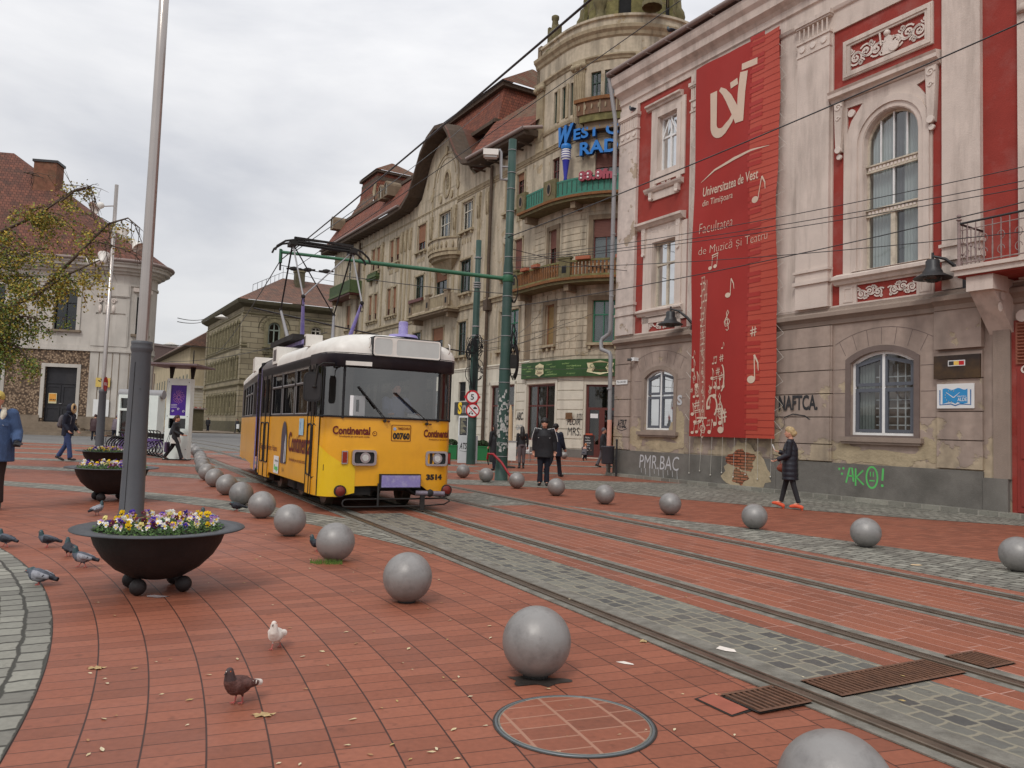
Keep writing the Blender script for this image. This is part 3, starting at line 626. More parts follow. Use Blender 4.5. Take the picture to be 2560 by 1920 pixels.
# roof and gutter
rf=MB();mRT=rooftile('old_clay_tiles',lin((150,92,70)),lin((112,70,56)),lin((70,60,50)),.2,.16,.2)
def roofquad(mb,P,m,uo=0):
 a,b_,c,d=[Vector(p)for p in P];w_=(b_-a).length;h=((d-a).length+(c-b_).length)/2;l2=(c-d).length
 mb.add(P,[(0,1,2,3)],m,uvs=[(uo,0),(uo+w_,0),(uo+w_/2+l2/2,h),(uo+w_/2-l2/2,h)])
roofquad(rf,[(X0-.2,-.5,14.8),(X1,-.5,14.8),(X1,6.5,18),(X0+5,6.5,18)],mRT);roofquad(rf,[(X0-.2,13,14.8),(X0-.2,-.5,14.8),(X0+5,6.5,18),(X0+5,6.6,18)],mRT)
rf=rf.build('roof',RB)
gt=MB();gt.tube([(X0-.26,-.58,14.84),(X1,-.58,14.84)],.09,mGutter,8);gt.tube([(X0-.26,-.58,14.84),(X0-.26,5,14.84)],.09,mGutter,8)
for i in range(20):gt.box(X0+i,X0+i+.03,-.68,-.3,14.72,14.76,mGutter)
gt.build('gutter',RB)
dp=MB();dp.tube([(X0-.24,-.5,14.7),(X0-.1,-.3,13.2),(X0-.08,-.28,12.9),(X0-.08,-.28,5.3),(X0-.12,-.28,5.15),(X0-.5,-.3,5.0),(X0-.52,-.35,4.85),(X0-.5,-.35,4.6),(X0-.1,-.28,4.45),(X0-.06,-.25,4.3),(X0-.06,-.22,2.0)],.075,mZinc,10)
mPink=mat('pink_pipe_wrap',lin((205,150,132)),.6,var=.1,grime=.3);dp.tube([(X0-.06,-.22,2.0),(X0-.06,-.22,1.0)],.085,mPink,10);dp.tube([(X0-.06,-.22,1.0),(X0-.06,-.22,.02)],.075,mPl,10);dp.lathe([(.1,0),(.12,.03),(.12,.1),(.1,.12)],mPl,(X0-.06,-.22,.9),10)
for z in(3.1,6.5,8.8,11):dp.lathe([(.085,0),(.09,.02),(.09,.05),(.085,.06)],mZinc,(X0-.07,-.27,z),10)
dp.build('downpipe',RB)
kb=MB();mKerb=tiles('kerb_stone','line',.6,.42,cob,(.3,.28,.24),jr=.0,jc=.02,distort=.02,bump=.5,r0=17.3,ang=31)
kb.box(X0-.1,X1,-.32,0,0,.1,mKerb);o=kb.build('kerb');o.location=loc;o.rotation_euler[2]=rz;struct(o)
# ---- graffiti painted on the wall (part of the wall surface) ----
gf=MB();mGrn=mat('green_spray',lin((92,190,100)),.7,var=.1);mSpB=mat('black_spray',(.03,.03,.032),.7);mSpW=mat('white_spray',lin((190,190,192)),.7)
y=-.063
def NT():
 global gf
 gf.build('graffiti',RB);gf=MB()
def st(pts,wd,m,y_=y):gf.ribbon(pts,wd,y_,m)
gx,gz=1.35,.42
for q in((-.2,.36),(-.08,.38),(-.12,.24)):gf.disc(gx+q[0],gz+q[1],.032,y,mGrn)
st([(gx,gz+.02),(gx+.1,gz+.4),(gx+.17,gz+.4),(gx+.21,gz+.06)],.045,mGrn);st([(gx+.04,gz+.2),(gx+.2,gz+.2)],.04,mGrn)
st([(gx+.27,gz+.4),(gx+.27,gz-.04)],.045,mGrn);st([(gx+.48,gz+.36),(gx+.29,gz+.18),(gx+.5,gz+.0)],.045,mGrn)
st([(gx+.72+.15*cos(t),gz+.2+.26*sin(t))for t in[i*pi/12 for i in range(25)]],.045,mGrn)
for q in(.68,.76):st([(gx+q,gz+.34),(gx+q,gz+.22)],.028,mGrn)
st([(gx+.65,gz+.12),(gx+.8,gz+.12)],.035,mGrn);st([(gx+1.02,gz+.44),(gx+1.0,gz+.14)],.05,mGrn);gf.disc(gx+1.0,gz+.02,.035,y,mGrn)
NT();text(gf,'NAFTCA.',-.78,.5,2.3,-.092,mSpB,h=.42,bold=.03);st([(-.6,2.1),(-.3,2.2),(.1,2.15),(.25,2.05)],.03,mSpB,-.092)
st([(-.75+.18*cos(t),1.95+.18*sin(t))for t in[i*pi/10 for i in range(21)]],.012,mSpB,-.092)
NT();text(gf,'PMR.BAC',-6.7,-4.75,.36,y,mSpW,h=.46,bold=-.004,shear=.1);
for i in range(9):x=-6.6+i*.22;st([(x,.36),(x+.02,.2-.05*(i%3))],.02,mSpW)
NT();text(gf,'ATBZ',-7.95,-7.42,1.72,-.075,mSpB,h=.3,bold=.02,shear=.2);st([(-7.98,1.7),(-7.7,1.62),(-7.4,1.7)],.025,mSpB,-.075);st([(-7.9,1.85),(-7.6,1.95),(-7.5,1.8),(-7.8,1.75)],.02,mSpB,-.075)
NT();text(gf,'S',-4.95,-4.72,2.5,-.012,mSpW,h=.34,bold=.04)
gf.build('graffiti',RB)
# ---- things on the front ----
def onwall(name,label,cat,group=None):return empty(name,label,cat,loc,rz,group)
t=empty('street_name_sign','small white street name plate at the corner of the red building','sign',loc,rz)
s=MB();mSignW=mat('sign_white',lin((222,222,220)),.45,var=.04);s.box(-8.05,-7.42,-.1,-.085,3.28,3.44,mSignW);s.build('plate',t)
s=MB();text(s,'P-ța Libertății',-7.98,-7.49,3.32,-.102,mBlk,bold=.01,h=.09);s.build('lettering',t)
t=empty('flag_plaque','dark scorched metal panel with a small black, yellow and red flag strip','sign',loc,rz)
s=MB();mPan=mat('scorched_panel',lin((46,34,28)),.5,var=.3,vs=2,grime=.6,gs=1.2,gc=lin((104,78,42)));s.box(3.66,4.7,-.12,-.075,3.0,3.53,mPan);s.build('panel',t)
s=MB();s.box(4.0,4.38,-.135,-.12,3.28,3.41,mSignW);mY=mat('yellow_enamel',lin((230,190,90)),.5);mRe=mat('red_enamel',lin((190,30,34)),.5)
for i,m in enumerate((mBlk,mY,mRe)):s.box(4.02+.115*i,4.13+.115*i,-.14,-.135,3.3,3.39,m)
s.build('flag_strip',t)
t=empty('library_sign','white sign with a blue open book and clock below the dark panel','sign',loc,rz)
s=MB();s.box(3.73,4.56,-.105,-.075,2.32,2.88,mSignW);s.build('plate',t)
s=MB();mBl=mat('blue_print',lin((48,140,196)),.5);mBl2=mat('dark_blue_print',lin((30,100,160)),.5)
def wavy(x0,x1,z,a):return[(x0+(x1-x0)*i/12,z+a*sin(2*pi*i/12))for i in range(13)]
P1=wavy(3.86,4.15,2.76,.02)+wavy(4.15,4.42,2.76,.02);s.prism(P1+[(4.42,2.44),(4.3,2.42),(4.2,2.46),(4.15,2.42),(4.1,2.45),(4.0,2.46),(3.86,2.42)],-.108,-.105,mBl)
s.ribbon([(3.8,2.74),(3.8,2.4),(4.05,2.42),(4.15,2.38),(4.25,2.42),(4.49,2.4),(4.49,2.74)],.025,-.109,mBl2)
for i in range(9):a_=rad(60+i*27);s.disc(4.05+.13*cos(a_),2.6+.13*sin(a_),.009,-.11,mY,0,8)
s.ribbon([(3.95,2.68),(4.1,2.57),(4.13,2.57)],[.01,.02,.02],-.111,mSignW);s.ribbon([(4.12,2.57),(4.25,2.68)],[.02,.008],-.1115,mSignW)
text(s,'ALDE',4.2,4.41,2.48,-.1105,mSignW,h=.08,bold=.012);text(s,'BIBLIOTECA',4.2,4.4,2.575,-.1105,mSignW,h=.03,bold=.01)
s.build('print',t)
def walllamp(name,label,x,zt,armx,y0,grp='black lamps on the red building'):
 t=empty(name,label,'wall lamp',loc,rz,grp);s_=MB()
 # bracket plate, curved arm, bell-shaped shade and glass
 L_=y0
 pts=[(armx,-.02+L_,zt-.02),(armx+(x-armx)*.25,-.12+L_,zt+.2),(armx+(x-armx)*.6,-.28+L_,zt+.42),(x,-.4+L_,zt+.5)]
 s_.tube(pts,[.045,.045,.035,.03],mBlk,8);s_.box(armx-.06,armx+.06,-.05+L_,L_,zt-.35,zt+.05,mBlk);s_.tube([(x,-.4+L_,zt+.58),(x,-.4+L_,zt+.4)],.03,mBlk);s_.build('arm',t)
 s_=MB();s_.lathe([(0,.42),(.12,.42),(.15,.38),(.15,.24),(.2,.16),(.22,.1),(.4,.0),(.41,-.02),(.36,-.01),(.2,.06),(0,.06)],mBlk,(x,-.4+L_,zt),20);s_.build('shade',t)
 s_=MB();s_.lathe([(.2,.02),(.19,-.05),(.12,-.1),(0,-.12)],glass('lamp_glass',(.6,.55,.5),.6),(x,-.4+L_,zt),16);s_.build('diffuser',t)
walllamp('wall_lamp','larger black bell lamp on a curved arm beneath the iron balcony',3.86,5.3,4.4,-.1)
walllamp('wall_lamp','smaller black bell lamp reaching out left from behind the banner',-4.82,5.12,-4.2,-.1)
t=empty('security_camera','small white surveillance camera at the left of the arched window','camera',loc,rz);s=MB();s.box(-7.12,-6.95,-.2,0,4.08,4.2,mWht);s.tube([(-7.06,-.12,4.14),(-7.2,-.3,4.12)],.045,mBlk,8);s.build('body',t)
# ================= HANGING BANNER =================
t=empty('hanging_banner','tall red banner with a pale logo, piano keys and music notes','banner',loc,rz)
mBan=mat('red_banner_cloth',lin((156,46,40)),.65,var=.06,vs=1,spec=.3);mBan2=mat('banner_keys_cloth',lin((178,72,54)),.55,var=.05,vs=1)
mKey=mat('banner_dark_key',lin((164,46,38)),.55,var=.05);mPr=mat('banner_pale_print',lin((206,184,164)),.6,var=.04);mKL=mat('banner_key_line',lin((140,36,30)),.6)
bx0,bx1,bz0,bz1=-4.28,-.93,1.5,13.42
def bend(x,y,z):
 q=.03*sin(x*1.7+z*.8)+.018*sin(x*4.1-z*1.3)+.035*math.exp(-((z-8.2-.35*(x+2.6))/.45)**2)*sin((x+4.2)*1.2)
 q+=.05*math.exp(-((z-8.4)/.35)**2)*max(0,(x+1.6))*-1.2
 edge=.02*sin(z*2.3)if x>-1 else 0
 return(x+edge+.17,y-.26+q,z)
b=MB();b.T=bend
nx,nz=26,90
vs=[(bx0+(bx1-bx0)*i/nx,0,bz0+(bz1-bz0)*j/nz)for j in range(nz+1)for i in range(nx+1)]
xk=-2.03
F1=[];F2=[]
for j in range(nz):
 for i in range(nx):
  (F2 if vs[i][0]+.03>xk else F1).append((j*(nx+1)+i,j*(nx+1)+i+1,(j+1)*(nx+1)+i+1,(j+1)*(nx+1)+i))
b.add(vs,F1,mBan,True);b.add(vs,F2,mBan2,True)
y=-.008
# piano keyboard down the right side
kz=bz0+.1;i=0
while kz<bz1-.1:
 for q in range(6):b.add([(xk+(bx1-xk)*(q)/6,y,kz),(xk+(bx1-xk)*(q+1)/6,y,kz),(xk+(bx1-xk)*(q+1)/6,y,kz+.012),(xk+(bx1-xk)*q/6,y,kz+.012)],[(0,1,2,3)],mKL)
 if i%7 not in(2,6):
  z=kz+.13
  for q in range(3):b.add([(xk+.52*q/3,y-.001,z),(xk+.52*(q+1)/3,y-.001,z),(xk+.52*(q+1)/3,y-.001,z+.13),(xk+.52*q/3,y-.001,z+.13)],[(0,1,2,3)],mKey)
 kz+=.205;i+=1
yp=-.013
def rib(pts,wd):
 P=[];W_=[]
 for k in range(len(pts)-1):
  a,c=pts[k],pts[k+1];n=max(1,int(hypot(c[0]-a[0],c[1]-a[1])/.12))
  for q in range(n):
   P.append((a[0]+(c[0]-a[0])*q/n,a[1]+(c[1]-a[1])*q/n));W_.append((wd[k]+(wd[k+1]-wd[k])*q/n)if isinstance(wd,list)else wd)
 P.append(pts[-1]);W_.append(wd[-1]if isinstance(wd,list)else wd);b.ribbon(P,W_,yp,mPr)
def arcp(cx,cz,rx,rz_,a0,a1,n=14):return[(cx+rx*cos(rad(a0+(a1-a0)*i/n)),cz+rz_*sin(rad(a0+(a1-a0)*i/n)))for i in range(n+1)]
# big letter logo: a U hooking right, a slanting V stroke, a T bar
lx,lz=-3.62,10.95
rib([(lx+.15,lz+1.42),(lx+.15,lz+.35)]+arcp(lx+.5,lz+.34,.35,.34,180,270,8)+[(lx+.62,lz+.03),(lx+.9,lz+.24),(lx+1.02,lz+.42)],[.29]*2+[.29]*9+[.26,.18,.1])
rib([(lx+.42,lz+1.42),(lx+.62,lz+1.25),(lx+.82,lz+.98),(lx+1.02,lz+.6),(lx+1.16,lz+.12)],[.12,.2,.26,.28,.16])
rib([(lx+1.26,lz+.1),(lx+1.3,lz+1.0),(lx+1.38,lz+1.62)],[.24,.27,.27]);rib([(lx+1.3,lz+1.78),(lx+1.85,lz+1.78)],.2);rib([(lx+.88,lz+1.35),(lx+1.16,lz+1.4)],.2)
rib([(-4.0,9.6),(-3.4,9.84),(-2.6,9.98),(-1.9,10.02),(-1.25,9.98)],[.01,.06,.09,.06,.01])
text(b,'Universitatea de Vest',-3.88,-1.62,9.1,yp,mPr,h=.3,bold=.012,shear=.12,slope=0)
text(b,'din Timișoara',-3.88,-2.65,8.72,yp,mPr,h=.26,shear=.12)
text(b,'Facultatea',-3.98,-2.65,7.92,yp,mPr,h=.32,shear=.1,bold=-.018);text(b,'de Muzică și Teatru',-3.98,-1.25,7.15,yp,mPr,h=.36,bold=-.018,shear=.04)
def note(x,z,s=1,tilt=0,kind=0):
 hx=.085*s;b.prism([(x+hx*cos(t)*1.25,z+hx*sin(t))for t in[i*pi/8 for i in range(16)]],yp,yp,mPr)
 tx=x+hx*1.15+tilt*.5*s;tz=z+.55*s;rib([(x+hx*1.15,z),(tx,tz)],.025*s)
 if kind==0:rib([(tx,tz),(tx+.1*s,tz-.18*s),(tx+.12*s,tz-.36*s)],[.05*s,.035*s,.015*s])
 else:
  x2=x+.3*s;b.prism([(x2+hx*cos(t)*1.25,z+.04*s+hx*sin(t))for t in[i*pi/8 for i in range(16)]],yp,yp,mPr);rib([(x2+hx*1.15,z+.04*s),(tx+.3*s,tz+.06*s)],.025*s);rib([(tx-.03,tz),(tx+.33*s,tz+.07*s)],.05*s);rib([(tx-.03,tz-.1*s),(tx+.33*s,tz-.03*s)],.03*s)
def clef(x,z,s=1,f=1):
 rib([(x,z)]+[(x+f*s*q[0],z+s*q[1])for q in((.05,-.06),(-.06,-.1),(-.12,.0),(-.05,.12),(.08,.12),(.13,.0),(.04,-.16),(-.1,-.18),(-.16,.02),(-.02,.26),(.07,.42),(.02,.52),(-.05,.4),(.02,.0),(.08,-.3),(0,-.38),(-.06,-.3))],[.035*s]*18)
def sharp(x,z,s=1):
 for q in(-.05,.05):rib([(x+q*s,z-.16*s),(x+(q+.02)*s,z+.16*s)],.03*s)
 for q in(-.05,.05):rib([(x-.12*s,z+(q-.02)*s),(x+.12*s,z+(q+.03)*s)],.035*s)
note(-1.75,8.5,1.15,.25);note(-2.75,5.9-.1,.9,.05);clef(-2.75,4.98,.7);sharp(-1.75,4.6,.9);note(-1.8,3.2,1.3,-.06)
note(-3.5,6.75,.7,.05,1)
# guitar built of music signs: neck strings, headstock, body outline
for q in range(5):x=-3.88+q*.055;rib([(x,2.1),(x+.03,4.2),(x+.06,6.4)],.011)
rib([(-3.98,2.08),(-3.58,2.08)],.05)
rr=random.Random(4)
for k in range(13):
 z=6.45-k*.19;note(-3.85+.12*(k%2)-(.1 if k>6 else .0),z-.15,.36,.0,k%3==0)if k<8 else rib([(-3.86,z),(-3.64,z+.03)],.02)
for k in range(9):z=4.7-k*.3;(note if k%2 else clef)(-3.74,z,.36)
for(x,z,s_,k)in[(-4.18,3.6,.8,0),(-4.0,3.1,1.0,0),(-4.12,3.35,.6,2),(-4.1,2.75,.7,1),(-3.98,2.5,.9,3),(-4.16,2.2,.8,0),(-4.05,1.95,.9,1),(-3.75,1.75,1,2),(-4.15,1.62,.8,1),(-3.45,1.65,.9,0),(-3.2,1.9,1.1,1),(-3.0,2.4,1.1,2),(-2.95,1.72,1.5,0),(-2.85,2.15,1.3,3),(-3.25,2.75,1.0,0),(-3.05,3.0,.9,1),(-3.35,3.3,.7,0),(-3.1,3.5,.7,3),(-3.4,3.0,.8,1),(-2.95,3.9,.7,3),(-2.93,4.2,.4,0),(-3.3,3.75,.5,1),(-4.2,4.0,.5,0),(-3.5,2.4,.8,0),(-3.45,2.9,.5,2),(-4.0,2.9,.5,2),(-3.0,3.25,.5,0),(-4.22,2.95,.5,3),(-3.55,1.85,.4,1)]:
 [lambda:note(x,z,s_*.8,rr.uniform(-.2,.2)),lambda:note(x,z,s_*.7,rr.uniform(-.2,.2),1),lambda:clef(x,z,s_*.75,rr.choice((1,-1))),lambda:sharp(x,z,s_)][k]()
rib(arcp(-3.35,2.45,.22,.32,-60,200),.06);rib(arcp(-2.95,3.3,.12,.4,-90,80),.05)
b.T=None
b.build('cloth',t)
r_=MB();mRope=mat('white_cord',lin((205,200,190)),.8)
rr=random.Random(3)
for i in range(17):
 z=2.0+i*.68;p0=bend(bx1,-.01,z);r_.tube([p0,(-.62+rr.uniform(-.03,.03),-.12,z-.25)],.005,mRope,4);r_.tube([(-.62,-.12,z-.25),bend(bx1,-.01,z-.4)],.004,mRope,4)
 if z<13:p0=bend(bx0,-.01,z);r_.tube([p0,(bx0-.16,-.12,z+.2)],.006,mRope,4);r_.tube([(bx0-.16,-.12,z+.2),bend(bx0,-.01,z+.35)],.005,mRope,4)
for i in range(8):
 x=bx0+.04+i*.46;r_.tube([bend(x,-.01,bz0),(x-.02,-.09,.35+.1*(i%2))],.006,mRope,4);r_.sphere((x-.02,-.09,.33+.1*(i%2)),.025,mRope,6)
r_.build('lacing',t)
# ================= CREAM CORNER PALACE =================
locW,rzW=frame((3.9,46.9),31)
WB=empty('corner_palace','tall cream palace with a curved gable, round corner tower and red tiled roofs','building',locW,rzW)
cCream=lin((184,171,149));cCreamD=lin((160,140,112));cWhite=lin((206,200,184))
mC=decay('weathered_cream_render',cCream,lin((170,152,122)),0,amt=.0,dark=.85)
mCt=mat('cream_trim',lin((162,148,122)),.85,var=.16,vs=3,bump=.4,grime=.75,gs=1.1,gc=lin((96,82,62)),streak=True)
mCd=mat('stained_render',lin((128,112,92)),.9,var=.15,vs=2,bump=.3,grime=.5,gs=1,gc=lin((70,58,44)),streak=True)
mCw=mat('whitewashed_ground_floor',cWhite,.8,var=.07,vs=2,bump=.2,grime=.3,gs=.8,gc=lin((120,112,98)),streak=True)
mMoss=mat('mossy_stone',lin((108,100,72)),.95,var=.35,vs=4,bump=.6,grime=.5,gs=2,gc=lin((60,62,28)))
mMossY=mat('yellow_mossy_stone',lin((112,106,68)),.95,var=.4,vs=3,bump=.6,grime=.5,gs=1.6,gc=lin((70,66,38)))
mRustW=mat('rusty_brown_wood',lin((122,82,48)),.9,var=.3,vs=8,bump=.3,grime=.5,gs=3)
mEave=mat('dark_eave_wood',lin((82,68,56)),.9,var=.25,vs=4,bump=.3,grime=.5,gs=1.5)
mShut=mat('brown_roller_shutter',lin((134,92,66)),.7,var=.12,vs=3)
mShutR=mat('maroon_roller_shutter',lin((108,68,58)),.7,var=.12)
mMar=mat('maroon_joinery',lin((92,46,40)),.5,var=.15)
mGrnF=mat('green_joinery',lin((46,112,84)),.6,var=.15,grime=.3)
mDkG=mat('dark_green_joinery',lin((48,66,56)),.6,var=.15)
mWin=mat('worn_white_joinery',lin((196,190,176)),.6,var=.15,vs=9)
mTilR=rooftile('orange_red_tiles',lin((136,76,54)),lin((106,58,44)),lin((74,56,44)),.24,.3,.18)
mTilM=rooftile('mossy_roof_tiles',lin((122,72,50)),lin((104,78,58)),lin((110,104,84)),.24,.2,.3)
mCopper=mat('brown_sheet_metal',lin((98,62,48)),.6,metal=.2,var=.2,vs=2,grime=.3)
RW=5.5
def TWm(x,y,z):
 if x<=-2.5:return(x,y,z)
 a=(x+2.5)/RW;return(-2.5+(RW-y)*sin(a),RW-(RW-y)*cos(a),z)
def cbox(b,x0,x1,y0,y1,z0,z1,m,step=.45):
 if x1<=-2.5:b.box(x0,x1,y0,y1,z0,z1,m);return
 if x0<-2.5:b.box(x0,-2.5,y0,y1,z0,z1,m);x0=-2.5
 n=max(1,int((x1-x0)/step+.5));xs=[x0+(x1-x0)*i/n for i in range(n+1)];V=[]
 for x in xs:V+=[(x,y0,z0),(x,y1,z0),(x,y1,z1),(x,y0,z1)]
 F=[]
 for i in range(n):
  for k in range(4):F.append((4*i+k,4*i+(k+1)%4,4*i+4+(k+1)%4,4*i+4+k))
 F+=[(0,1,2,3),tuple(4*n+k for k in(3,2,1,0))]
 b.add(V,F,m)
def cmold(b,prof,x0,x1,m,step=.45):
 n=max(1,int((x1-x0)/step))if x1>-2.5 else 1;xs=[x0+(x1-x0)*i/n for i in range(n+1)]
 if x0<-2.5<x1:xs=[x0]+[-2.5+(x1+2.5)*i/int((x1+2.5)/step+1)for i in range(int((x1+2.5)/step+1)+1)]
 k=len(prof);V=[(x,-p[0],p[1])for x in xs for p in prof]
 b.add(V,[(i*k+j,i*k+j+1,(i+1)*k+j+1,(i+1)*k+j)for i in range(len(xs)-1)for j in range(k-1)],m)
 for i in(0,len(xs)-1):b.add([(xs[i],-p[0],p[1])for p in prof]+[(xs[i],0,prof[-1][1]),(xs[i],0,prof[0][1])],[tuple(range(k+2))],m)
def wallgrid(b,x0,x1,z0,z1,holes,m,y=0,dep=.35,step=.5):
 xs={x0,x1};zs={z0,z1}
 for h in holes:
  xs|={h[0],h[1]};zs|={h[2],h[3]}
 xs=sorted(x for x in xs if x0<=x<=x1);zs=sorted(z for z in zs if z0<=z<=z1)
 if b.T:
  nx=[]
  for a,c in zip(xs[:-1],xs[1:]):
   n=max(1,int((c-a)/step+.5))if c>-2.5 else 1;nx+=[a+(c-a)*i/n for i in range(n)]
  xs=nx+[xs[-1]]
 for a,c in zip(xs[:-1],xs[1:]):
  for d,e_ in zip(zs[:-1],zs[1:]):
   mx_,mz=(a+c)/2,(d+e_)/2
   if any(h[0]<mx_<h[1]and h[2]<mz<h[3]for h in holes):continue
   b.add([(a,y,d),(c,y,d),(c,y,e_),(a,y,e_)],[(0,1,2,3)],m)
 for h in holes:
  a,c,d,e_=h
  n=max(1,int((c-a)/step+.5))if(b.T and c>-2.5)else 1
  for i in range(n):
   p,q=a+(c-a)*i/n,a+(c-a)*(i+1)/n
   b.add([(p,y,e_),(q,y,e_),(q,y+dep,e_),(p,y+dep,e_)],[(0,1,2,3)],m);b.add([(p,y,d),(q,y,d),(q,y+dep,d),(p,y+dep,d)],[(0,1,2,3)],m)
  b.add([(a,y,d),(a,y+dep,d),(a,y+dep,e_),(a,y,e_)],[(0,1,2,3)],m);b.add([(c,y,d),(c,y+dep,d),(c,y+dep,e_),(c,y,e_)],[(0,1,2,3)],m)
def rwin(parent,h,mf,shut=None,y=.18,cols=2,trans=.66,mp_=None,curtain=None,T=None,full=None,name='window',fw=.08):
 """rectangular casement: frame, panes and, if asked, a roller shutter let down by the share `shut`"""
 x0,x1,z0,z1=h;f=MB();f.T=T
 for a,c in((x0,x0+fw),(x1-fw,x1)):cbox(f,a,c,y-.04,y+.04,z0,z1,mf)
 for a,c in((z0,z0+fw),(z1-fw,z1)):cbox(f,x0+fw,x1-fw,y-.04,y+.04,a,c,mf)
 if trans:zt=z0+(z1-z0)*trans;cbox(f,x0+fw,x1-fw,y-.05,y+.03,zt-fw*.4,zt+fw*.4,mf)
 for i in range(1,cols):x=x0+(x1-x0)*i/cols;cbox(f,x-fw*.35,x+fw*.35,y-.045,y+.03,z0+fw,z1-fw,mf)
 wo=f.build(name,parent)
 p=MB();p.T=T;cbox(p,x0+.02,x1-.02,y,y+.01,z0+.02,z1-.02,mp_ or(mG1 if curtain else mG2g));p.build('pane',wo)
 if shut:
  s_=MB();s_.T=T;zb=z1-(z1-z0)*shut;nn=int((z1-zb)/.09)
  for i in range(nn):z=z1-(i+1)*(z1-zb)/nn;cbox(s_,x0+.03,x1-.03,y-.09,y-.06,z+.01,z+(z1-zb)/nn,full or mShut)
  cbox(s_,x0+.03,x1-.03,y-.065,y-.055,zb,z1,full or mShut);s_.build('shutter',wo)
 if curtain:
  c=MB();c.T=T;cbox(c,x0+.05,x1-.05,y+.1,y+.11,z0,z0+(z1-z0)*curtain,mCurt);c.build('curtain',wo)
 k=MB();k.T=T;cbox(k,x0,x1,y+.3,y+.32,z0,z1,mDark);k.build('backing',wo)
 return wo
H=[]
def add(x0,x1,z0,z1,mf,sh=None,**k):H.append(((x0,x1,z0,z1),mf,sh,k))
# fourth floor
add(-16.15,-14.4,17.25,19.6,mWin,None,cols=3,curtain=.6);add(-20.4,-18.3,16.7,19.6,mWin,None,cols=3,curtain=.9);add(-24.8,-23.1,17.2,19.55,mMar,.66)
for x in(-31.4,-29.95,-36.3,-34.95):add(x,x+.92,17.25,19.5,mMar,.7)
add(-43.8,-42.4,16.4,19.5,mWin,None,curtain=.9)
add(-9.25,-8.4,17.25,19.55,mMar,None);add(-7.75,-6.8,17.25,19.6,mMar,.2)
# third floor
add(-16.25,-14.35,12.25,14.9,mDkG,None,cols=3);add(-20.7,-18.45,12.1,14.8,mDkG,.35,cols=2);add(-25.0,-23.15,12.3,14.95,mDkG,None,cols=3)
for x in(-31.6,-30.2,-36.65,-35.15):add(x,x+.88,12.2,14.8,mMar,.75)
add(-43.4,-42.2,12.0,14.6,mMar,.8)
add(-9.3,-8.5,12.5,14.9,mMar,.5,full=mShutR);add(-7.8,-6.8,12.3,14.9,mMar,.9,full=mShutR)
# first floor
add(-16.2,-14.75,7.3,9.95,mDkG,None);add(-20.9,-18.8,7.3,9.9,mMar,.4);add(-25,-23.3,7.3,9.9,mDkG,None);add(-9.55,-6.95,7.25,10.0,mGrnF,None,cols=3,curtain=.4)
for x in(-31.2,-36):add(x,x+1.7,7.3,9.9,mDkG,None)
# corner tower
add(-3.2,-2.52,7.1,9.75,mRustW,None,mp_=mRustW,cols=1,trans=None)if 0 else None
add(-3.55,-2.55,7.15,9.75,mShut,None,cols=1,trans=None,mp_=mat('brown_blind',lin((128,104,66)),.8,var=.12));add(.55,1.95,7.1,9.7,mGrnF,None,curtain=.97)
add(-3.4,-2.52,12.0,14.65,mMar,.45,full=mShutR);add(.45,2.1,12.0,14.75,mMar,.4,full=mShutR,curtain=.55)
add(-3.35,-2.52,17.0,19.45,mMar,None,cols=2,curtain=.5);add(.45,2.1,17.0,19.1,mMar,.5,full=mShutR,curtain=.5)
for x in(-3.4,-2.48,-1.6):add(x,x+.45,21.85,24.0,mDkG,None,cols=1)
add(.0,.68,22.2,24.25,mDkG,None,curtain=.4);add(.92,1.6,22.2,24.25,mDkG,None,curtain=.3);add(1.84,2.5,22.2,24.25,mDkG,None)
for x in(5.2,6.2):add(x,x+.7,22.2,24.2,mDkG,None)
add(4.5,5.8,17,19.2,mMar,.5);add(4.5,5.8,12,14.7,mMar,.5);add(4.5,5.8,7.1,9.7,mGrnF,None)
# ground floor
gfh=[(-10.45,-7.1,.95,4.7),(-5.5,-2.15,.95,4.6),(.25,2.3,.05,4.5),(-15.7,-14.5,3.7,5.2),(-21,-18.5,.9,4.6),(-26,-23,.9,4.6),(-32,-29,.9,4.6),(-37,-34,.9,4.6)]
b=MB();b.T=TWm
wallgrid(b,-48.5,9,6.05,21.5,[h[0]for h in H if h[0][3]<21],mC)
wallgrid(b,-5.6,12,21.5,26.4,[h[0]for h in H if h[0][3]>21],mC)
wallgrid(b,-48.5,9,0,6.05,gfh,mCw)
wallgrid(b,-47.4,-47.0,21.5,21.6,[],mC)
# gable wall with the oval window
b.T=None
gin=[(-25.2,21.5),(-24.3,21.9),(-23.5,23.2),(-22.6,24.9),(-21.3,25.9),(-19.5,26.2),(-17.8,25.9),(-16.8,25.0),(-15.9,23.3),(-15.2,22.2),(-14.4,21.5)]
ov=[(-19.2+.5*cos(t),22.0+1.0*sin(t))for t in[2*pi*i/20 for i in range(20)]]
b.prism(gin,-.005,.3,mC,holes=[ov]);ring(b,ov,.22,-.08,-.005,mCt);
b.ribbon([(-21.9,19.9),(-21.9,22.3)]+[(-19.4+2.3*cos(rad(180-9*i)),22.3+2.4*sin(rad(180-9*i)))for i in range(21)]+[(-17.1,19.9)],.16,-.06,mCt,.055)
b.ribbon([(-19.4+1.7*cos(rad(180-9*i)),22.6+1.7*sin(rad(180-9*i)))for i in range(21)],.08,-.05,mCt,.045)
for x in(-22.0,-17.1,-20.3,-18.2):b.disc(x,21.4 if x in(-22.0,-17.1)else 20.9,.22,-.12,mCt,.1,10,.35)
b.disc(-19.4,24.9,.25,-.15,mCt,.14,10,.4)
b.T=TWm
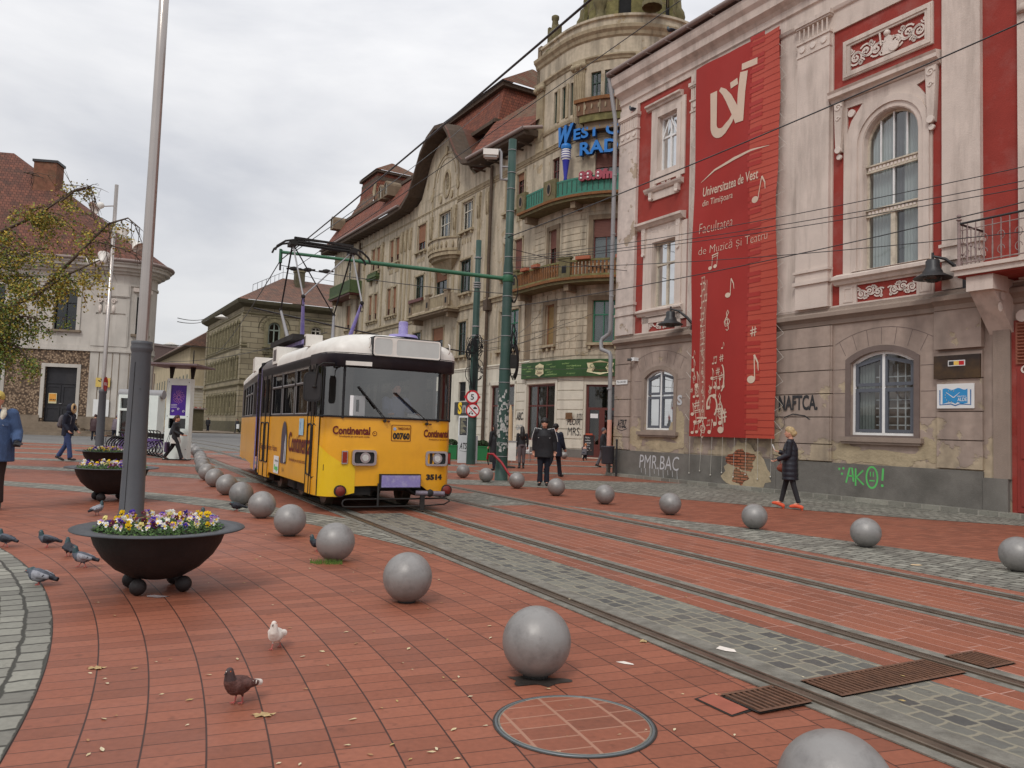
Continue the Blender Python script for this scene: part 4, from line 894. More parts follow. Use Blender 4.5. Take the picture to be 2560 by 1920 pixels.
# body behind the fronts (fills the block)
b.T=None;b.box(-48.5,-2.5,.4,14,0,21.5,mCd);b.lathe([(5.0,0),(5.0,26.4)],mCd,(-2.5,5.5,0),28,rad(-120),rad(90));b.box(-48.5,-48.1,0,14,0,21.5,mC);b.T=TWm
# string courses, pilaster strips, surrounds
def course(x0,x1,z,o=.18,h=.28,m=mCt):cmold(b,[(0,z-h),(o*.4,z-h),(o*.5,z-h*.4),(o,z-h*.3),(o,z),(0,z+.06)],x0,x1,m)
course(-48.5,-4.9,11.25,.25,.4);course(-48.5,-5.3,6.2,.12,.2,mCw);course(-48.5,-2.0,20.4,.07,.15);course(-17,9,20.15,.12,.2)
for h,mf,sh,k in H:
 x0,x1,z0,z1=h
 if z1>21:continue
 if x0<-4.9 or z1<11:
  for a,c in((x0-.16,x0-.02),(x1+.02,x1+.16)):cbox(b,a,c,-.05,0,z0,z1+.14,mCt)
  cbox(b,x0-.16,x1+.16,-.05,0,z1+.02,z1+.16,mCt)
 if z0>6.5 and z0!=16.7:
  cbox(b,x0-.3,x1+.3,-.26,0,z0-.2,z0-.04,mCt)
  for x in(x0-.1,(x0+x1)/2,x1+.1):cbox(b,x-.08,x+.08,-.2,0,z0-.42,z0-.2,mCt)
 if z0>17 and x0<-5:
  for i in range(4):x=x0+(x1-x0)*(i+.5)/4;b.disc(x,z0-.85,.09,-.05,mCt,.05,10,.22)
for x in(-13.3,-11.9,-17.4,-21.9,-26.4,-27.4,-28.3,-33.2,-38.3,-40.2):
 cbox(b,x-.18,x+.18,-.07,0,11.4,19.4,mCt);cbox(b,x-.26,x+.26,-.16,0,19.4,19.75,mCt);cbox(b,x-.22,x+.22,-.2,0,18.7,19.4,mCt)
 for q in(-.12,.12):b.lathe([(0,.2),(.1,.1),(.1,-.1),(.05,-.9),(0,-1.0)],mCt,(x+q,-.12,18.7),6)
for x in(-5.9,):cbox(b,x-.25,x+.25,.02,.04,0,11,mCd)
cbox(b,-6.05,-5.35,-.012,0,6.3,11.2,mCd);cbox(b,-6.4,-6.05,-.1,0,6.2,11.2,mC);cbox(b,-5.35,-5.1,-.08,0,0,6,mCw)if 0 else None
# rusticated blocks of the round corner
mMort=mat('dark_mortar',lin((110,96,80)),.95,var=.1)
rr=random.Random(11)
def rust(x0,x1,z0,z1,hs,L0,skip,m=mC,dep=.035):
 z=z0;k=0
 while z<z1-.1:
  x=x0-(L0*.5 if k%2 else 0)
  while x<x1:
   a,c=max(x,x0)+.025,min(x+L0,x1)-.025
   if c-a>.12:
    segs=[(a,c)]
    for s in skip:
     if s[2]<z+hs*.5<s[3]:segs=[q for(p,r)in segs for q in((p,min(r,s[0])),(max(p,s[1]),r))if q[1]-q[0]>.1]
    for p,q in segs:cbox(b,p,q,-dep,0,z+.025,z+hs-.025,m,.4)
   x+=L0
  z+=hs;k+=1
rust(-5.3,4.2,6.3,10.9,.46,.95,[(-3.85,-2.3,6.95,10.0),(.2,2.3,6.9,10)])
rust(-5.2,4.2,11.9,15.6,.42,3.2,[(-3.9,-2.0,11.5,15.2),(.0,2.5,11.5,15.2)])
for h in[(-3.55,-2.55,7.15,9.75),(.55,1.95,7.1,9.7),(-3.4,-2.52,12,14.65),(.45,2.1,12,14.75)]:
 x0,x1,z0,z1=h
 for a,c in((x0-.3,x0-.0),(x1+.0,x1+.3)):cbox(b,a,c,-.06,0,z0-.05,z1+.3,mCd)
 cbox(b,x0-.3,x1+.3,-.07,0,z1,z1+.3,mCd)
 # shop front piers and courses
for z in(.55,1.15,1.75,2.35,2.95,3.55,4.15,4.75):
 for a,c in((-6.9,-5.7),(-1.95,.1),(-13.6,-10.7),(2.5,4.5)):cbox(b,a,c,-.05,0,z+.02,z+.56,mCw)
for(x0,x1,z0,z1)in gfh[:2]:
 for a,c in((x0-.22,x0-.02),(x1+.02,x1+.22)):cbox(b,a,c,-.09,0,0.5,z1+.25,mCw)
 cbox(b,x0-.22,x1+.22,-.09,0,z1+.05,z1+.27,mCw)
cbox(b,-14,.1,-.08,0,0,.5,mPl)
# tower storey: pilasters with leafy capitals, drum cornice
for x in(-4.95,-.85,3.3):
 cbox(b,x-.42,x+.42,-.1,0,20.4,24.6,mCt)
 for i in range(6):xx=x-.36+.145*i;cbox(b,xx-.03,xx+.03,-.14,-.1,21.1,24.3,mCt)
 cbox(b,x-.5,x+.5,-.2,0,24.55,25.1,mCt)
 for q in(-.4,0,.4):
  p=TWm(x+q,-.22,24.75);b.T=None;b.sphere(p,.2,mCt,8);b.T=TWm
cmold(b,[(0,24.85),(.06,24.9),(.1,25.0),(.2,25.1),(.2,25.2),(0,25.25)],-5.6,12,mCt);cmold(b,[(0,26.3),(.1,26.4),(.16,26.6),(.3,26.75),(.34,26.95),(.1,27.1),(0,27.1)],-5.6,12,mCt)
cmold(b,[(.02,27.1),(.02,27.5),(.16,27.55),(.16,27.7),(-.3,27.75)],-5.0,12,mC)
cmold(b,[(0,21.3),(.08,21.35),(.12,21.5),(.12,21.6),(0,21.65)],-5.6,9,mCt)
for x in(-1.8-1.02,-1.9):cbox(b,x-.12,x+.12,-.06,0,21.8,24.05,mCt)
b.T=None
b.slab([(-5.6,0),(-2.5,0)]+[(-2.5+5.5*sin(t),5.5-5.5*cos(t))for t in[i*.15 for i in range(18)]]+[(-5.6,9)],27.65,27.73,mCt)
b.box(-5.6,-5.2,0,9,21.5,28,mCd)
b.build('wall',WB)
for h,mf,sh,k in H:
 kk=dict(k);curved=h[1]>-2.5
 rwin(WB,h,mf,sh,T=TWm if curved else None,**kk)
 # grated mezzanine window and shop windows
w_=rwin(WB,gfh[3],mBlk,None,cols=6,trans=.5)
mShopG=glass('shop_glass',(.5,.5,.48),.5)
mPoster=mat('window_display',lin((196,190,176)),.8,var=.3,vs=1.5);mOrg=mat('orange_red_print',lin((190,84,56)),.7,var=.3)
for h in gfh[:2]:
 o=rwin(WB,h,mMar,None,cols=3,trans=.62,mp_=mShopG,y=.14,name='shop_window',fw=.12)
 s=MB();s.T=None
 s.prism([(h[0]+.4,1.1),(h[1]-1.2,1.1),(h[1]-1.3,2.6),(h[0]+.8,3.1),(h[0]+.5,2.9)],.3,.32,mPoster);s.prism([(h[0]+.3,3.2),(h[0]+1.6,3.3),(h[0]+1.1,3.9),(h[0]+.3,4.2)],.3,.31,mOrg)
 for i in range(8):s.disc(h[0]+.8+.22*i,1.7+.35*(i%3),.08,.28,mDkG,.01,8)
 s.build('display',o)
for h in gfh[4:]:rwin(WB,h,mMar,None,cols=3,trans=.7,y=.14,name='shop_window')
d=MB();d.T=TWm
x0,x1=.25,2.3
for a,c,z0,z1 in((x0,x0+.14,.05,4.5),(x1-.14,x1,.05,4.5),(x0,x1,4.38,4.5),(x0,x1,2.95,3.1),(1.2,1.36,.05,3),(x0+.14,1.2,.05,.85),(1.36,x1-.14,.05,.85)):cbox(d,a,c,.12,.2,z0,z1,mMar)
for a in(x0+.14,1.36):cbox(d,a,a+.1,.13,.19,.8,3,mMar);cbox(d,a+.72,a+.82,.13,.19,.8,3,mMar)
do=d.build('door',WB)
p=MB();p.T=TWm;cbox(p,x0+.1,x1-.1,.16,.17,.8,4.4,mShopG);p.build('pane',do)
p=MB();p.T=TWm;cbox(p,x0,x1,.7,.72,0,4.5,mDark);cbox(p,.55,1.05,.1,.12,2.45,2.72,mSignW);p.build('notice',do)
# oval window
o=MB();o.prism(ov,.12,.14,mG2g);
for q in(-.25,0,.25):o.box(-19.22+q,-19.18+q,.08,.12,21.1,22.9,mCt)
for q in(-.5,0,.5):o.box(-19.65,-18.75,.08,.12,21.98+q,22.02+q,mCt)
o.build('oval_window',WB)
# ---- balconies ----
def balc(name,x0,x1,zb,dep,mats,kind,T=None,hh=1.05,curvy=False):
 b=MB();b.T=T;ms,mr,mb_=mats
 if curvy:
  n=10;P=[(x0+(x1-x0)*i/n,-.35-dep*sin(pi*i/n)**.6)for i in range(n+1)]
  b.slab([(x0,0)]+P+[(x1,0)],zb-.3,zb,ms);b.slab([(x0+.3,0)]+[(p[0]*.9+(x0+x1)*.05,p[1]*.8)for p in P]+[(x1-.3,0)],zb-.55,zb-.3,ms)
  V=[(p[0],p[1],z)for p in P for z in(zb,zb+hh)]+[(p[0]*.97+(x0+x1)*.015,p[1]+.15,z)for p in P for z in(zb,zb+hh)]
  k=2*(n+1);b.add(V,[(2*i,2*i+2,2*i+3,2*i+1)for i in range(n)]+[(k+2*i,k+2*i+1,k+2*i+3,k+2*i+2)for i in range(n)]+[(2*i+1,2*i+3,k+2*i+3,k+2*i+1)for i in range(n)],mr)
  for i in range(n):
   a,c=P[i],P[i+1];mx_,my=(a[0]+c[0])/2,(a[1]+c[1])/2;dx,dy=(c[0]-a[0])/2,(c[1]-a[1])/2
   b.obox((mx_,my-.04,zb+.12),(dx*1.05,dy*1.05,0),(0,.06,0),(0,0,.1),ms);b.obox((mx_,my-.04,zb+hh-.05),(dx*1.05,dy*1.05,0),(0,.09,0),(0,0,.07),ms)
   if i%1==0:b.lathe([(0,-.3),(.09,-.22),(.11,0),(.06,.2),(0,.3)],mb_,(mx_,my-.03,zb+.55),7)
  b.add([((x0+x1)/2-.8,0,zb-1.5),((x0+x1)/2+.8,0,zb-1.5),(x1-.5,-.6,zb-.5),(x0+.5,-.6,zb-.5),(x0+.5,0,zb-.5),(x1-.5,0,zb-.5)],[(0,1,2,3),(0,3,4),(1,2,5)],ms)
 else:
  cbox(b,x0-.1,x1+.1,-dep-.12,0,zb-.16,zb,mb_);cbox(b,x0,x1,-dep,0,zb-.34,zb-.16,ms)
  if kind=='post':
   for x in(x0+.3,x0+(x1-x0)*.5,x1-.3):cbox(b,x-.35,x+.35,-dep-.05,-dep+.2,zb,zb+hh+.15,ms);cbox(b,x-.14,x+.14,-dep-.06,-dep-.05,zb+.3,zb+.75,mDark);cbox(b,x-.42,x+.42,-dep-.09,-dep+.24,zb+hh+.15,zb+hh+.25,ms)
  cbox(b,x0,x1,-dep,-dep+.12,zb+hh-.12,zb+hh,mr);cbox(b,x0,x1,-dep,-dep+.12,zb,zb+.14,mr)
  if kind=='solid':cbox(b,x0,x1,-dep+.02,-dep+.08,zb+.14,zb+hh-.12,mr)
  x=x0
  while x<x1:
   if kind=='solid':cbox(b,x,x+.035,-dep-.0,-dep+.03,zb+.14,zb+hh-.12,mb_ if 0 else mDkG)
   else:cbox(b,x,x+.11,-dep+.02,-dep+.09,zb+.14,zb+hh-.12,mb_)
   x+=.3 if kind=='solid' else .2
  for s_ in(x0,x1-.1):b.box(s_,s_+.1,-dep,0,zb,zb+hh,mr)if not(T and s_>-2.5)else None
  for x in([x0+.5,x1-.5]if not T else[x0+.6,x0+(x1-x0)*.5,x1-1.2]):cbox(b,x-.15,x+.15,-dep+.2,0,zb-.75,zb-.34,mCd)
 return b.build(name,WB)
mTeal=mat('teal_balcony_panel',lin((50,116,98)),.6,var=.2,vs=6,grime=.4,gs=3)
mGrnB=mat('green_balcony_panel',lin((76,92,54)),.7,var=.25,vs=5,grime=.4,gs=3)
# the long curved balconies of the corner
b1=balc('balcony',-6.1,4.6,11.0,1.15,(mMoss,mMossY,mRustW),'post',TWm);b2=balc('balcony',-5.6,4.6,16.15,1.1,(mMoss,mTeal,mRustW),'solid',TWm)
for x in(-5.25,-2.0):e=MB();e.T=TWm;cbox(e,x-.5,x+.5,-1.2,-.9,16.15,17.45,mMoss);e.T=None;p=TWm(x,-1.21,16.85);e.disc(p[0],16.85,.26,p[1]-.02,mCd,.03,14,.42);e.disc(p[0],16.85,.16,p[1]-.03,mDark,.03,14,.3);e.build('stone_post',b2)
e=MB();mPot=mat('terracotta',lin((158,92,66)),.8,var=.15);mPlant=mat('dry_green_leaves',lin((90,96,52)),.9,var=.4,vs=20)
for x in(-4.7,-3.4,.0,2.0):
 e=MB();e.T=TWm
 for q in(0,):cbox(e,x,x+.75,-1.4,-1.15,12.0,12.2,mPot)
 for i in range(14):
  p=TWm(x+.05+.05*i,-1.28+rr.uniform(-.08,.08),12.2);v0=len(e.v);T_=e.T
  e.T=None;e.add([(p[0]-.02,p[1],p[2]),(p[0]+.03,p[1],p[2]),(p[0]+rr.uniform(-.1,.1),p[1],p[2]+rr.uniform(.1,.3))],[(0,1,2)],mPlant);e.T=TWm
 e.build('flower_box',b1)
 # round bay balcony under the tower windows
b=MB();b.T=TWm
cbox(b,-.6,3.9,-.95,0,22.0,22.22,mRustW,.3);cbox(b,-.45,3.7,-.85,0,21.2,22.0,mat('brown_glazed_panel',lin((104,72,46)),.6,var=.3,vs=7,grime=.4),.3);cbox(b,-.3,3.5,-.78,0,20.75,21.2,mMossY,.3);cbox(b,-.1,3.2,-.55,0,20.3,20.75,mCd,.3)
for i in range(11):
 x=-.3+i*.38;p=TWm(x,-.87,21.65);b.T=None
 b.add([(p[0]+.1*cos(t),p[1]-.01,p[2]+.17*sin(t))for t in[q*pi/5 for q in range(10)]],[tuple(range(10))],mCt);b.T=TWm
for x in(-.55,0,.9,1.8,2.7,3.6):cbox(b,x,x+.05,-.88,-.85,21.2,22.0,mCt)
b.build('balcony',WB)
balc('balcony',-20.9,-16.2,15.75,1.0,(mCt,mC,mCt),'x',curvy=True,hh=1.15)
balc('balcony',-23.6,-16.0,11.15,1.1,(mCd,mC,mCt),'post',hh=1.15);e=MB();e.box(-23.4,-20.6,-1.3,-1.12,12.2,12.45,mMar);e.build('flower_box',WB)
balc('balcony',-45.8,-39,15.6,1.3,(mMar,mGrnB,mGrnB),'solid',hh=1.2);balc('window_box',-36.6,-34,16.6,.35,(mGrnB,mGrnB,mGrnB),'solid',hh=.35)
# pointed bay at the far end of the front
e=MB();e.slab([(-47,0),(-46,-.7),(-40.4,-.7),(-39.6,0)],12,21.2,mC)if 0 else None
# ---- eaves, gutter, roofs ----
eo=[(-50,21.4),(-29.4,21.2),(-26.2,21.3),(-24.6,22.1),(-23.5,23.6),(-22.4,25.1),(-21.2,26.0),(-19.6,26.5),(-18.0,26.2),(-17.2,25.4),(-16.2,23.9),(-15.4,22.9),(-14.4,22.1),(-13,21.75),(-5.0,21.5)]
b=MB();n=len(eo);P0=[];
for(x,z)in eo:P0+=[(x,-1.25,z),(x,-1.25,z+.32),(x,.4,z+.5),(x,.4,z+.05),(x,-1.1,z-.06)]
b.add(P0,[(5*i+k,5*i+(k+1)%5,5*i+5+(k+1)%5,5*i+5+k)for i in range(n-1)for k in range(5)]+[tuple(range(5)),tuple(5*n-5+k for k in range(5))],mEave)
for x in[-49+1.1*i for i in range(41)]:
 if-26.5<x<-13.5 or x>-5.6:continue
 b.box(x,x+.14,-1.05,0,21.2,21.3,mEave)
b.build('eaves',WB)
b=MB();b.tube([(-50,-1.35,21.8),(-26.6,-1.35,21.65)],.13,mGutter,8);b.tube([(-13.2,-1.35,22.1),(-5.0,-1.35,21.85)],.14,mGutter,8);b.tube([(-5.0,-1.35,21.85),(-4.2,-.3,21.9)],.13,mGutter,8);b.build('gutter',WB)
b=MB()
roofquad(b,[(-50,-1.2,21.75),(-26.8,-1.2,21.6),(-26.8,1.0,25.3),(-50,1.0,25.3)],mTilR)
roofquad(b,[(-13.6,-1.2,22.1),(-4.9,-1.2,21.85),(-4.9,.4,23.2),(-13.6,1.3,25.8)],mTilR)
roofquad(b,[(-13.6,-.2,23.5),(-13.6,1.3,25.8),(-13.6,6,25.8),(-13.6,6,23.5)],mTilR)
roofquad(b,[(-13.6,1.2,25.6),(-4.9,.4,23.1),(-4.9,4.5,28),(-13.6,5,27.5)],mTilM)
# swept roof behind the gable
g2=[(x,z+.34)for x,z in eo if-26.3<x<-13.5];nn=len(g2)
b.add([(x,-1.25,z)for x,z in g2]+[(x,6.0,z)for x,z in g2],[(i,i+1,nn+i+1,nn+i)for i in range(nn-1)],mCopper)
b.box(-50.2,-25.5,.8,1.3,25.2,25.5,mEave);b.box(-19.5,-13.5,1.1,1.6,25.7,26.0,mEave);b.box(-13.8,-13.4,1.1,8,25.7,26.0,mEave)
# tall middle roof block
roofquad(b,[(-28.0,1.6,25.9),(-13.8,1.6,25.9),(-14.6,2.6,29.3),(-27.5,2.6,29.3)],mTilR);roofquad(b,[(-13.8,1.6,25.9),(-13.8,11,25.9),(-14.6,10,29.3),(-14.6,2.6,29.3)],mTilR)
b.box(-28,-14.2,2.2,10.5,29.25,29.6,mEave)
roofquad(b,[(-28.2,2,29.6),(-14.0,2,29.6),(-16.0,6,32.3),(-26,6,32.3)],mTilM);roofquad(b,[(-14.0,2,29.6),(-14,10.6,29.6),(-16,6.2,32.3),(-16,6,32.3)],mTilM)
roofquad(b,[(-13.7,3.5,26),(-5.4,3.5,26),(-8,7,30.4),(-12,7,30.4)],mTilM)
# left turret roof with flared foot
X0t,X1t=-45.2,-40.0
roofquad(b,[(X0t-1.2,.9,25.5),(X1t+.6,.9,25.5),(X1t,1.5,27.0),(X0t,1.5,27.0)],mTilM);roofquad(b,[(X0t,1.5,27),(X1t,1.5,27),(X1t-.2,1.7,29.2),(X0t+.2,1.7,29.2)],mTilR)
roofquad(b,[(X1t+1.2,.9,25.5),(X1t+1.2,8,25.5),(X1t,7,27),(X1t,1.5,27)],mTilM);roofquad(b,[(X1t,1.5,27),(X1t,7,27),(X1t-.2,6.8,29.2),(X1t-.2,1.7,29.2)],mTilR)
b.box(X0t-.1,X1t+.1,1.4,7.1,29.15,29.4,mEave);b.box(X0t+.1,X1t-.1,1.62,6.9,28.3,28.75,mEave)
roofquad(b,[(X0t-.2,1.3,29.4),(X1t+.2,1.3,29.4),((X0t+X1t)/2+.4,4,31.2),((X0t+X1t)/2-.4,4,31.2)],mTilM);roofquad(b,[(X1t+.2,1.3,29.4),(X1t+.2,7.2,29.4),((X0t+X1t)/2+.4,4.2,31.2),((X0t+X1t)/2+.4,4,31.2)],mTilM)
b.box(-50,-5.6,3,13,21.5,26.5,mTilR)if 0 else None
roofquad(b,[(-50,1.2,25.4),(-26,1.2,25.4),(-28,7,27.5),(-48,7,27.5)],mTilM);roofquad(b,[(-50,-1.2,21.75),(-50,13,21.75),(-48,7,27),(-50,1,25.3)],mTilR)
b.build('roof',WB)
e=MB();e.tube([(X1t+.1,1.4,25.9),(X1t-.1,1.3,26.9),(X1t-.15,1.45,27.9)],[.18,.2,.12],mCt,8);e.build('chimney_pot',WB)
# arched dormers in the roof
for(x,z)in((-48.4,24.7),(-33.3,24.5),(-31.8,24.5)):
 e=MB();e.prism(arch(x-.55,x+.55,z-.5,z+.5,z+1.0,8),-.6,1.2,mCd,holes=[arch(x-.38,x+.38,z-.35,z+.5,z+.82,8)]);e.prism(arch(x-.38,x+.38,z-.35,z+.5,z+.82,8),-.5,-.48,mG2g);e.box(x-.03,x+.03,-.56,-.5,z-.35,z+.8,mWin);e.build('dormer',WB)
 # lantern on the corner tower, with urns and glazed sides
LN=MB();ctr=(-1.4,4.6);cx_,cy_=ctr
LN.lathe([(3.6,27.6),(3.6,28.0),(3.35,28.1)],mC,(cx_,cy_,0),32)
for k in range(12):
 a0=rad(k*30);
 def P(a,r,z):return(cx_+r*cos(a),cy_+r*sin(a),z)
 def panel(a1,a2,r,z0,z1,m,th=.12):
  V=[P(a1,r,z0),P(a2,r,z0),P(a2,r,z1),P(a1,r,z1),P(a1,r-th,z0),P(a2,r-th,z0),P(a2,r-th,z1),P(a1,r-th,z1)]
  LN.add(V,[(0,1,2,3),(4,7,6,5),(0,3,7,4),(1,5,6,2),(0,4,5,1),(3,2,6,7)],m)
 panel(a0-.13,a0+.13,3.15,28.0,33,mMossY,.3)
 for z in(29.3,30.1,30.9,31.7):panel(a0-.13,a0+.13,3.16,z,z+.04,mCd,.2)
 if k%2:
  panel(a0+.13,a0+.2,3.1,28.0,33,mMoss,.2);panel(a0+rad(30)-.2,a0+rad(30)-.13,3.1,28.0,33,mMoss,.2)
  LN.lathe([(.45,0),(.45,.3),(.25,.5),(.3,.9),(.5,1.3),(.42,1.7),(.25,2.0),(.2,2.5),(0,2.7)],mMoss,P(a0+rad(15),3.2,28.0),10)
  panel(a0+.13,a0+rad(30)-.13,2.95,28.0,33,mG2g,.02)
 else:
  panel(a0+.13,a0+rad(30)-.13,2.9,29.4,33,mG2g,.02);panel(a0+.13,a0+rad(30)-.13,2.92,28.0,29.4,mDark,.02)
  for q in(.33,.66):a=a0+.13+(rad(30)-.26)*q;LN.tube([P(a,2.93,29.4),P(a,2.93,33)],.03,mCd,4)
LN.lathe([(3.5,33),(3.6,33.4),(2.2,36),(0,37)],mCopper,(cx_,cy_,0),24)
LN.build('lantern',WB)
def finial(x,y,z):
 e=MB();e.lathe([(.62,-.3),(.62,0),(.42,.1),(.36,.3),(.3,.45),(.46,.8),(.5,1.2),(.36,1.5),(.26,1.6),(.2,2.2),(.26,2.3),(.26,2.5),(.1,2.6),(0,2.6)],mMoss,(x,y,z),12);e.box(x-.62,x-.4,y-.2,y+.2,z+.4,z+1.9,mMoss);e.box(x+.38,x+.56,y-.18,y+.18,z+.3,z+1.7,mMoss);e.build('stone_urn',WB)
finial(-4.3,.5,27.3);finial(3.2,2.6,27.9)
for(x,z0,z1)in((-11.1,0,21.2),(-39.4,0,20.9)):dpp=MB();dpp.tube([(x,-.25,z0),(x,-.25,z1)],.13,mEave,8);dpp.box(x-.3,x+.3,-.45,0,10.3,11.1,mEave);dpp.build('downpipe',WB)
# ---- sign boards and the radio lettering, each a thing of its own ----
t=empty('shop_fascia','long green shop sign with two cream badges above the cafe door','sign',locW,rzW)
mFas=mat('dark_green_fascia',lin((44,78,34)),.5,var=.25,vs=1);mCrm=mat('cream_badge',lin((205,196,158)),.6,var=.05);mLg=mat('pale_green_print',lin((150,180,112)),.6)
s=MB();s.T=None
for n_,(xa,xb)in enumerate(((-5.95,-1.5),(-1.5,3.4))):
 s.T=(lambda x,y,z:TWm(x,y-.22,z));cbox(s,xa,xb,-.06,.06,5.0,6.05,mFas,.3)
 L_=xb-xa;cx=xa+L_*(.52 if n_==0 else .55);hw=.5 if n_==0 else .8
 s.prism([(cx-hw,5.25),(cx-hw*.5,5.18),(cx,5.08),(cx+hw*.5,5.18),(cx+hw,5.25),(cx+hw*.9,5.52),(cx+hw,5.8),(cx+hw*.5,5.86),(cx,5.95),(cx-hw*.5,5.86),(cx-hw,5.8),(cx-hw*.9,5.52)],-.1,-.1,mCrm)
 text(s,'Cofetaria' if n_ else 'Casa',cx-hw*.75,cx+hw*.75,5.52,-.12,mFas,h=.22,shear=.3);text(s,'Dragut' if n_ else 'Dulce',cx-hw*.6,cx+hw*.6,5.25,-.12,mMar,h=.2,shear=.3)
 words=['savarine','placinta','cozonaci','dragusti','prajituri','strudel','torturi','fursecuri','briose','amandine','ecler','dulce']
 rw=random.Random(5+n_)
 for i in range(22):
  x=xa+rw.uniform(.15,L_-.8);z=5.12+.16*(i%5)
  if cx-hw-.75<x<cx+hw:continue
  text(s,rw.choice(words),x,x+rw.uniform(.45,.7),z,-.085,mLg,h=.11,shear=.2)
s.T=None;s.build('board',t)
t=empty('radio_sign','blue three dimensional radio lettering on the round corner tower','sign',locW,rzW)
mBlu=mat('blue_letter_plastic',lin((30,112,186)),.4,var=.08);mBluD=mat('dark_blue_letter_side',lin((20,60,110)),.5)
s=MB()
def ctext(mb,st_,x0,x1,z0,h,y0,m,md,bold=.02,dep=.12,T=TWm,shear=0):
 vs,fs,a,b_,c,d=text_mesh(st_,bold,shear,1.05);sx_=(x1-x0)/(b_-a);sz_=h/(d-c);old=mb.T;mb.T=T
 V=[(x0+(v[0]-a)*sx_,y0,z0+(v[1]-c)*sz_)for v in vs];mb.add(V,fs,m)
 edges={}
 for f in fs:
  for i in range(len(f)):k=tuple(sorted((f[i],f[(i+1)%len(f)])));edges[k]=edges.get(k,0)+1
 B_=[k for k,q in edges.items()if q==1]
 mb.add(V+[(p[0],p[1]+dep,p[2])for p in V],[(i,j,j+len(V),i+len(V))for i,j in B_],md);mb.T=old
ctext(s,'W',-2.1,-.85,19.75,1.3,-.5,mBlu,mBluD,.05,.3,shear=.3);ctext(s,'EST CITY',-.8,3.6,19.85,.72,-.55,mBlu,mBluD,.03,.3);ctext(s,'RADIO',-.35,3.2,18.75,.85,-.55,mBlu,mBluD,.03,.3)
s.build('lettering',t)
s=MB();cbox_t=TWm;s.T=TWm;cbox(s,-.6,3.6,-.3,-.25,18.8,20.5,mDark)if 0 else None
s.T=None
for x in(-.3,.6,1.5,2.4):p=TWm(x,-.2,0);s.tube([(p[0],p[1],18.6),(p[0],p[1],20.6)],.03,mBlk,5)
for z in(18.9,20.2):s.tube([TWm(-.8+.4*i,-.22,z)for i in range(12)],.03,mBlk,5)
s.build('rack',t)
t=empty('frequency_sign','small pink frequency numbers standing on the teal balcony rail','sign',locW,rzW)
mPnk=mat('dusty_pink_letter',lin((150,62,76)),.5,var=.08);s=MB();ctext(s,'88.8fm',.0,1.95,16.85,.62,-1.3,mPnk,mPnk,.06,.18);s.build('lettering',t)
s=MB()
for x in(.12,.48,1.0):
 for z in(17.02,17.24):p=TWm(x+.04,-1.34,z);s.sphere(p,.075,mWht,8)
s.build('bulb_row',t)
t=empty('microphone_sign','blue and white studio microphone figure beside the radio lettering','sign',locW,rzW)
s=MB();mMic=mat('mic_blue',lin((40,44,150)),.4);p=TWm(-1.15,-.75,0);s.lathe([(.03,16.6),(.05,17.2),(.12,17.3),(.1,17.5),(.22,18.5),(.25,18.6)],mMic,(p[0],p[1],0),12);s.lathe([(.03,16.0),(.03,16.9)],mWht,(p[0],p[1],0),8);s.build('handle',t)
s=MB();s.lathe([(.25,18.6),(.3,18.75),(.3,19.15),(.26,19.3)],mWht,(p[0],p[1],0),12)
for z in(18.7,18.85,19.0,19.15):s.lathe([(.31,z),(.33,z+.02),(.31,z+.05)],mMic,(p[0],p[1],0),12)
s.lathe([(.3,19.3),(.36,19.45),(.3,19.6),(.1,19.7),(0,19.7)],mBlu,(p[0],p[1],0),12);s.build('head',t)
t=empty('bank_sign','black sign with a yellow letter S beside the tram','sign',locW,rzW)
s=MB();s.box(-15.6,-13.4,-.35,-.2,2.6,3.6,mBlk);s.build('board',t);s=MB();text(s,'S',-14.95,-14.3,2.65,-.37,mat('yellow_letter',lin((240,200,30)),.5),h=.95,bold=.05);text(s,'n',-14.2,-13.6,2.75,-.37,mat('grey_letter',lin((150,150,150)),.5),h=.6,bold=.03);s.build('letter',t)
t=empty('notice_case','black notice board in a white frame below the yellow letter sign','notice board',locW,rzW)
s=MB();s.prism(rect(-14.9,-13.3,.9,2.55),-.3,-.2,mWht,holes=[rect(-14.75,-13.45,1.05,2.4)]);s.build('frame',t);s=MB();s.box(-14.75,-13.45,-.25,-.2,1.05,2.4,mBlk)
for i in range(12):s.box(-14.6,-14.6+.3+.08*(i*7%9),-.26,-.25,1.2+i*.1,1.225+i*.1,mCrm)
s.build('panel',t)
t=empty('bronze_plaque','small bronze plaque on the pale pier left of the cafe door','plaque',locW,rzW)
s=MB();p=TWm(-1.0,-.1,0);s.box(p[0]-.1,p[0]+.55,p[1]-.05,p[1],2.35,2.75,mat('bronze',lin((120,88,58)),.5,metal=.3,var=.2));s.build('plate',t)
gg=MB();gg.T=TWm
text(gg,'PLOTUS',-.3,.1,2.3,-.07,mSpB,h=.4,shear=.2);text(gg,'MRS.',-.3,.1,1.55,-.07,mSpB,h=.55)if 0 else None
text(gg,'PLOIR',-1.0,-.05,2.0,-.07,mSpB,h=.38,shear=.2,bold=.005);text(gg,'MRS.',-.95,.0,1.35,-.07,mSpB,h=.5,shear=.1,bold=-.004);text(gg,'ABC',-6.7,-5.9,2.25,-.07,mSpB,h=.55,shear=.15,bold=.02);text(gg,'GAGS',-6.7,-5.9,1.6,-.07,mat('grey_spray',lin((150,160,168)),.8),h=.35,bold=-.004)
gg.build('graffiti',WB)
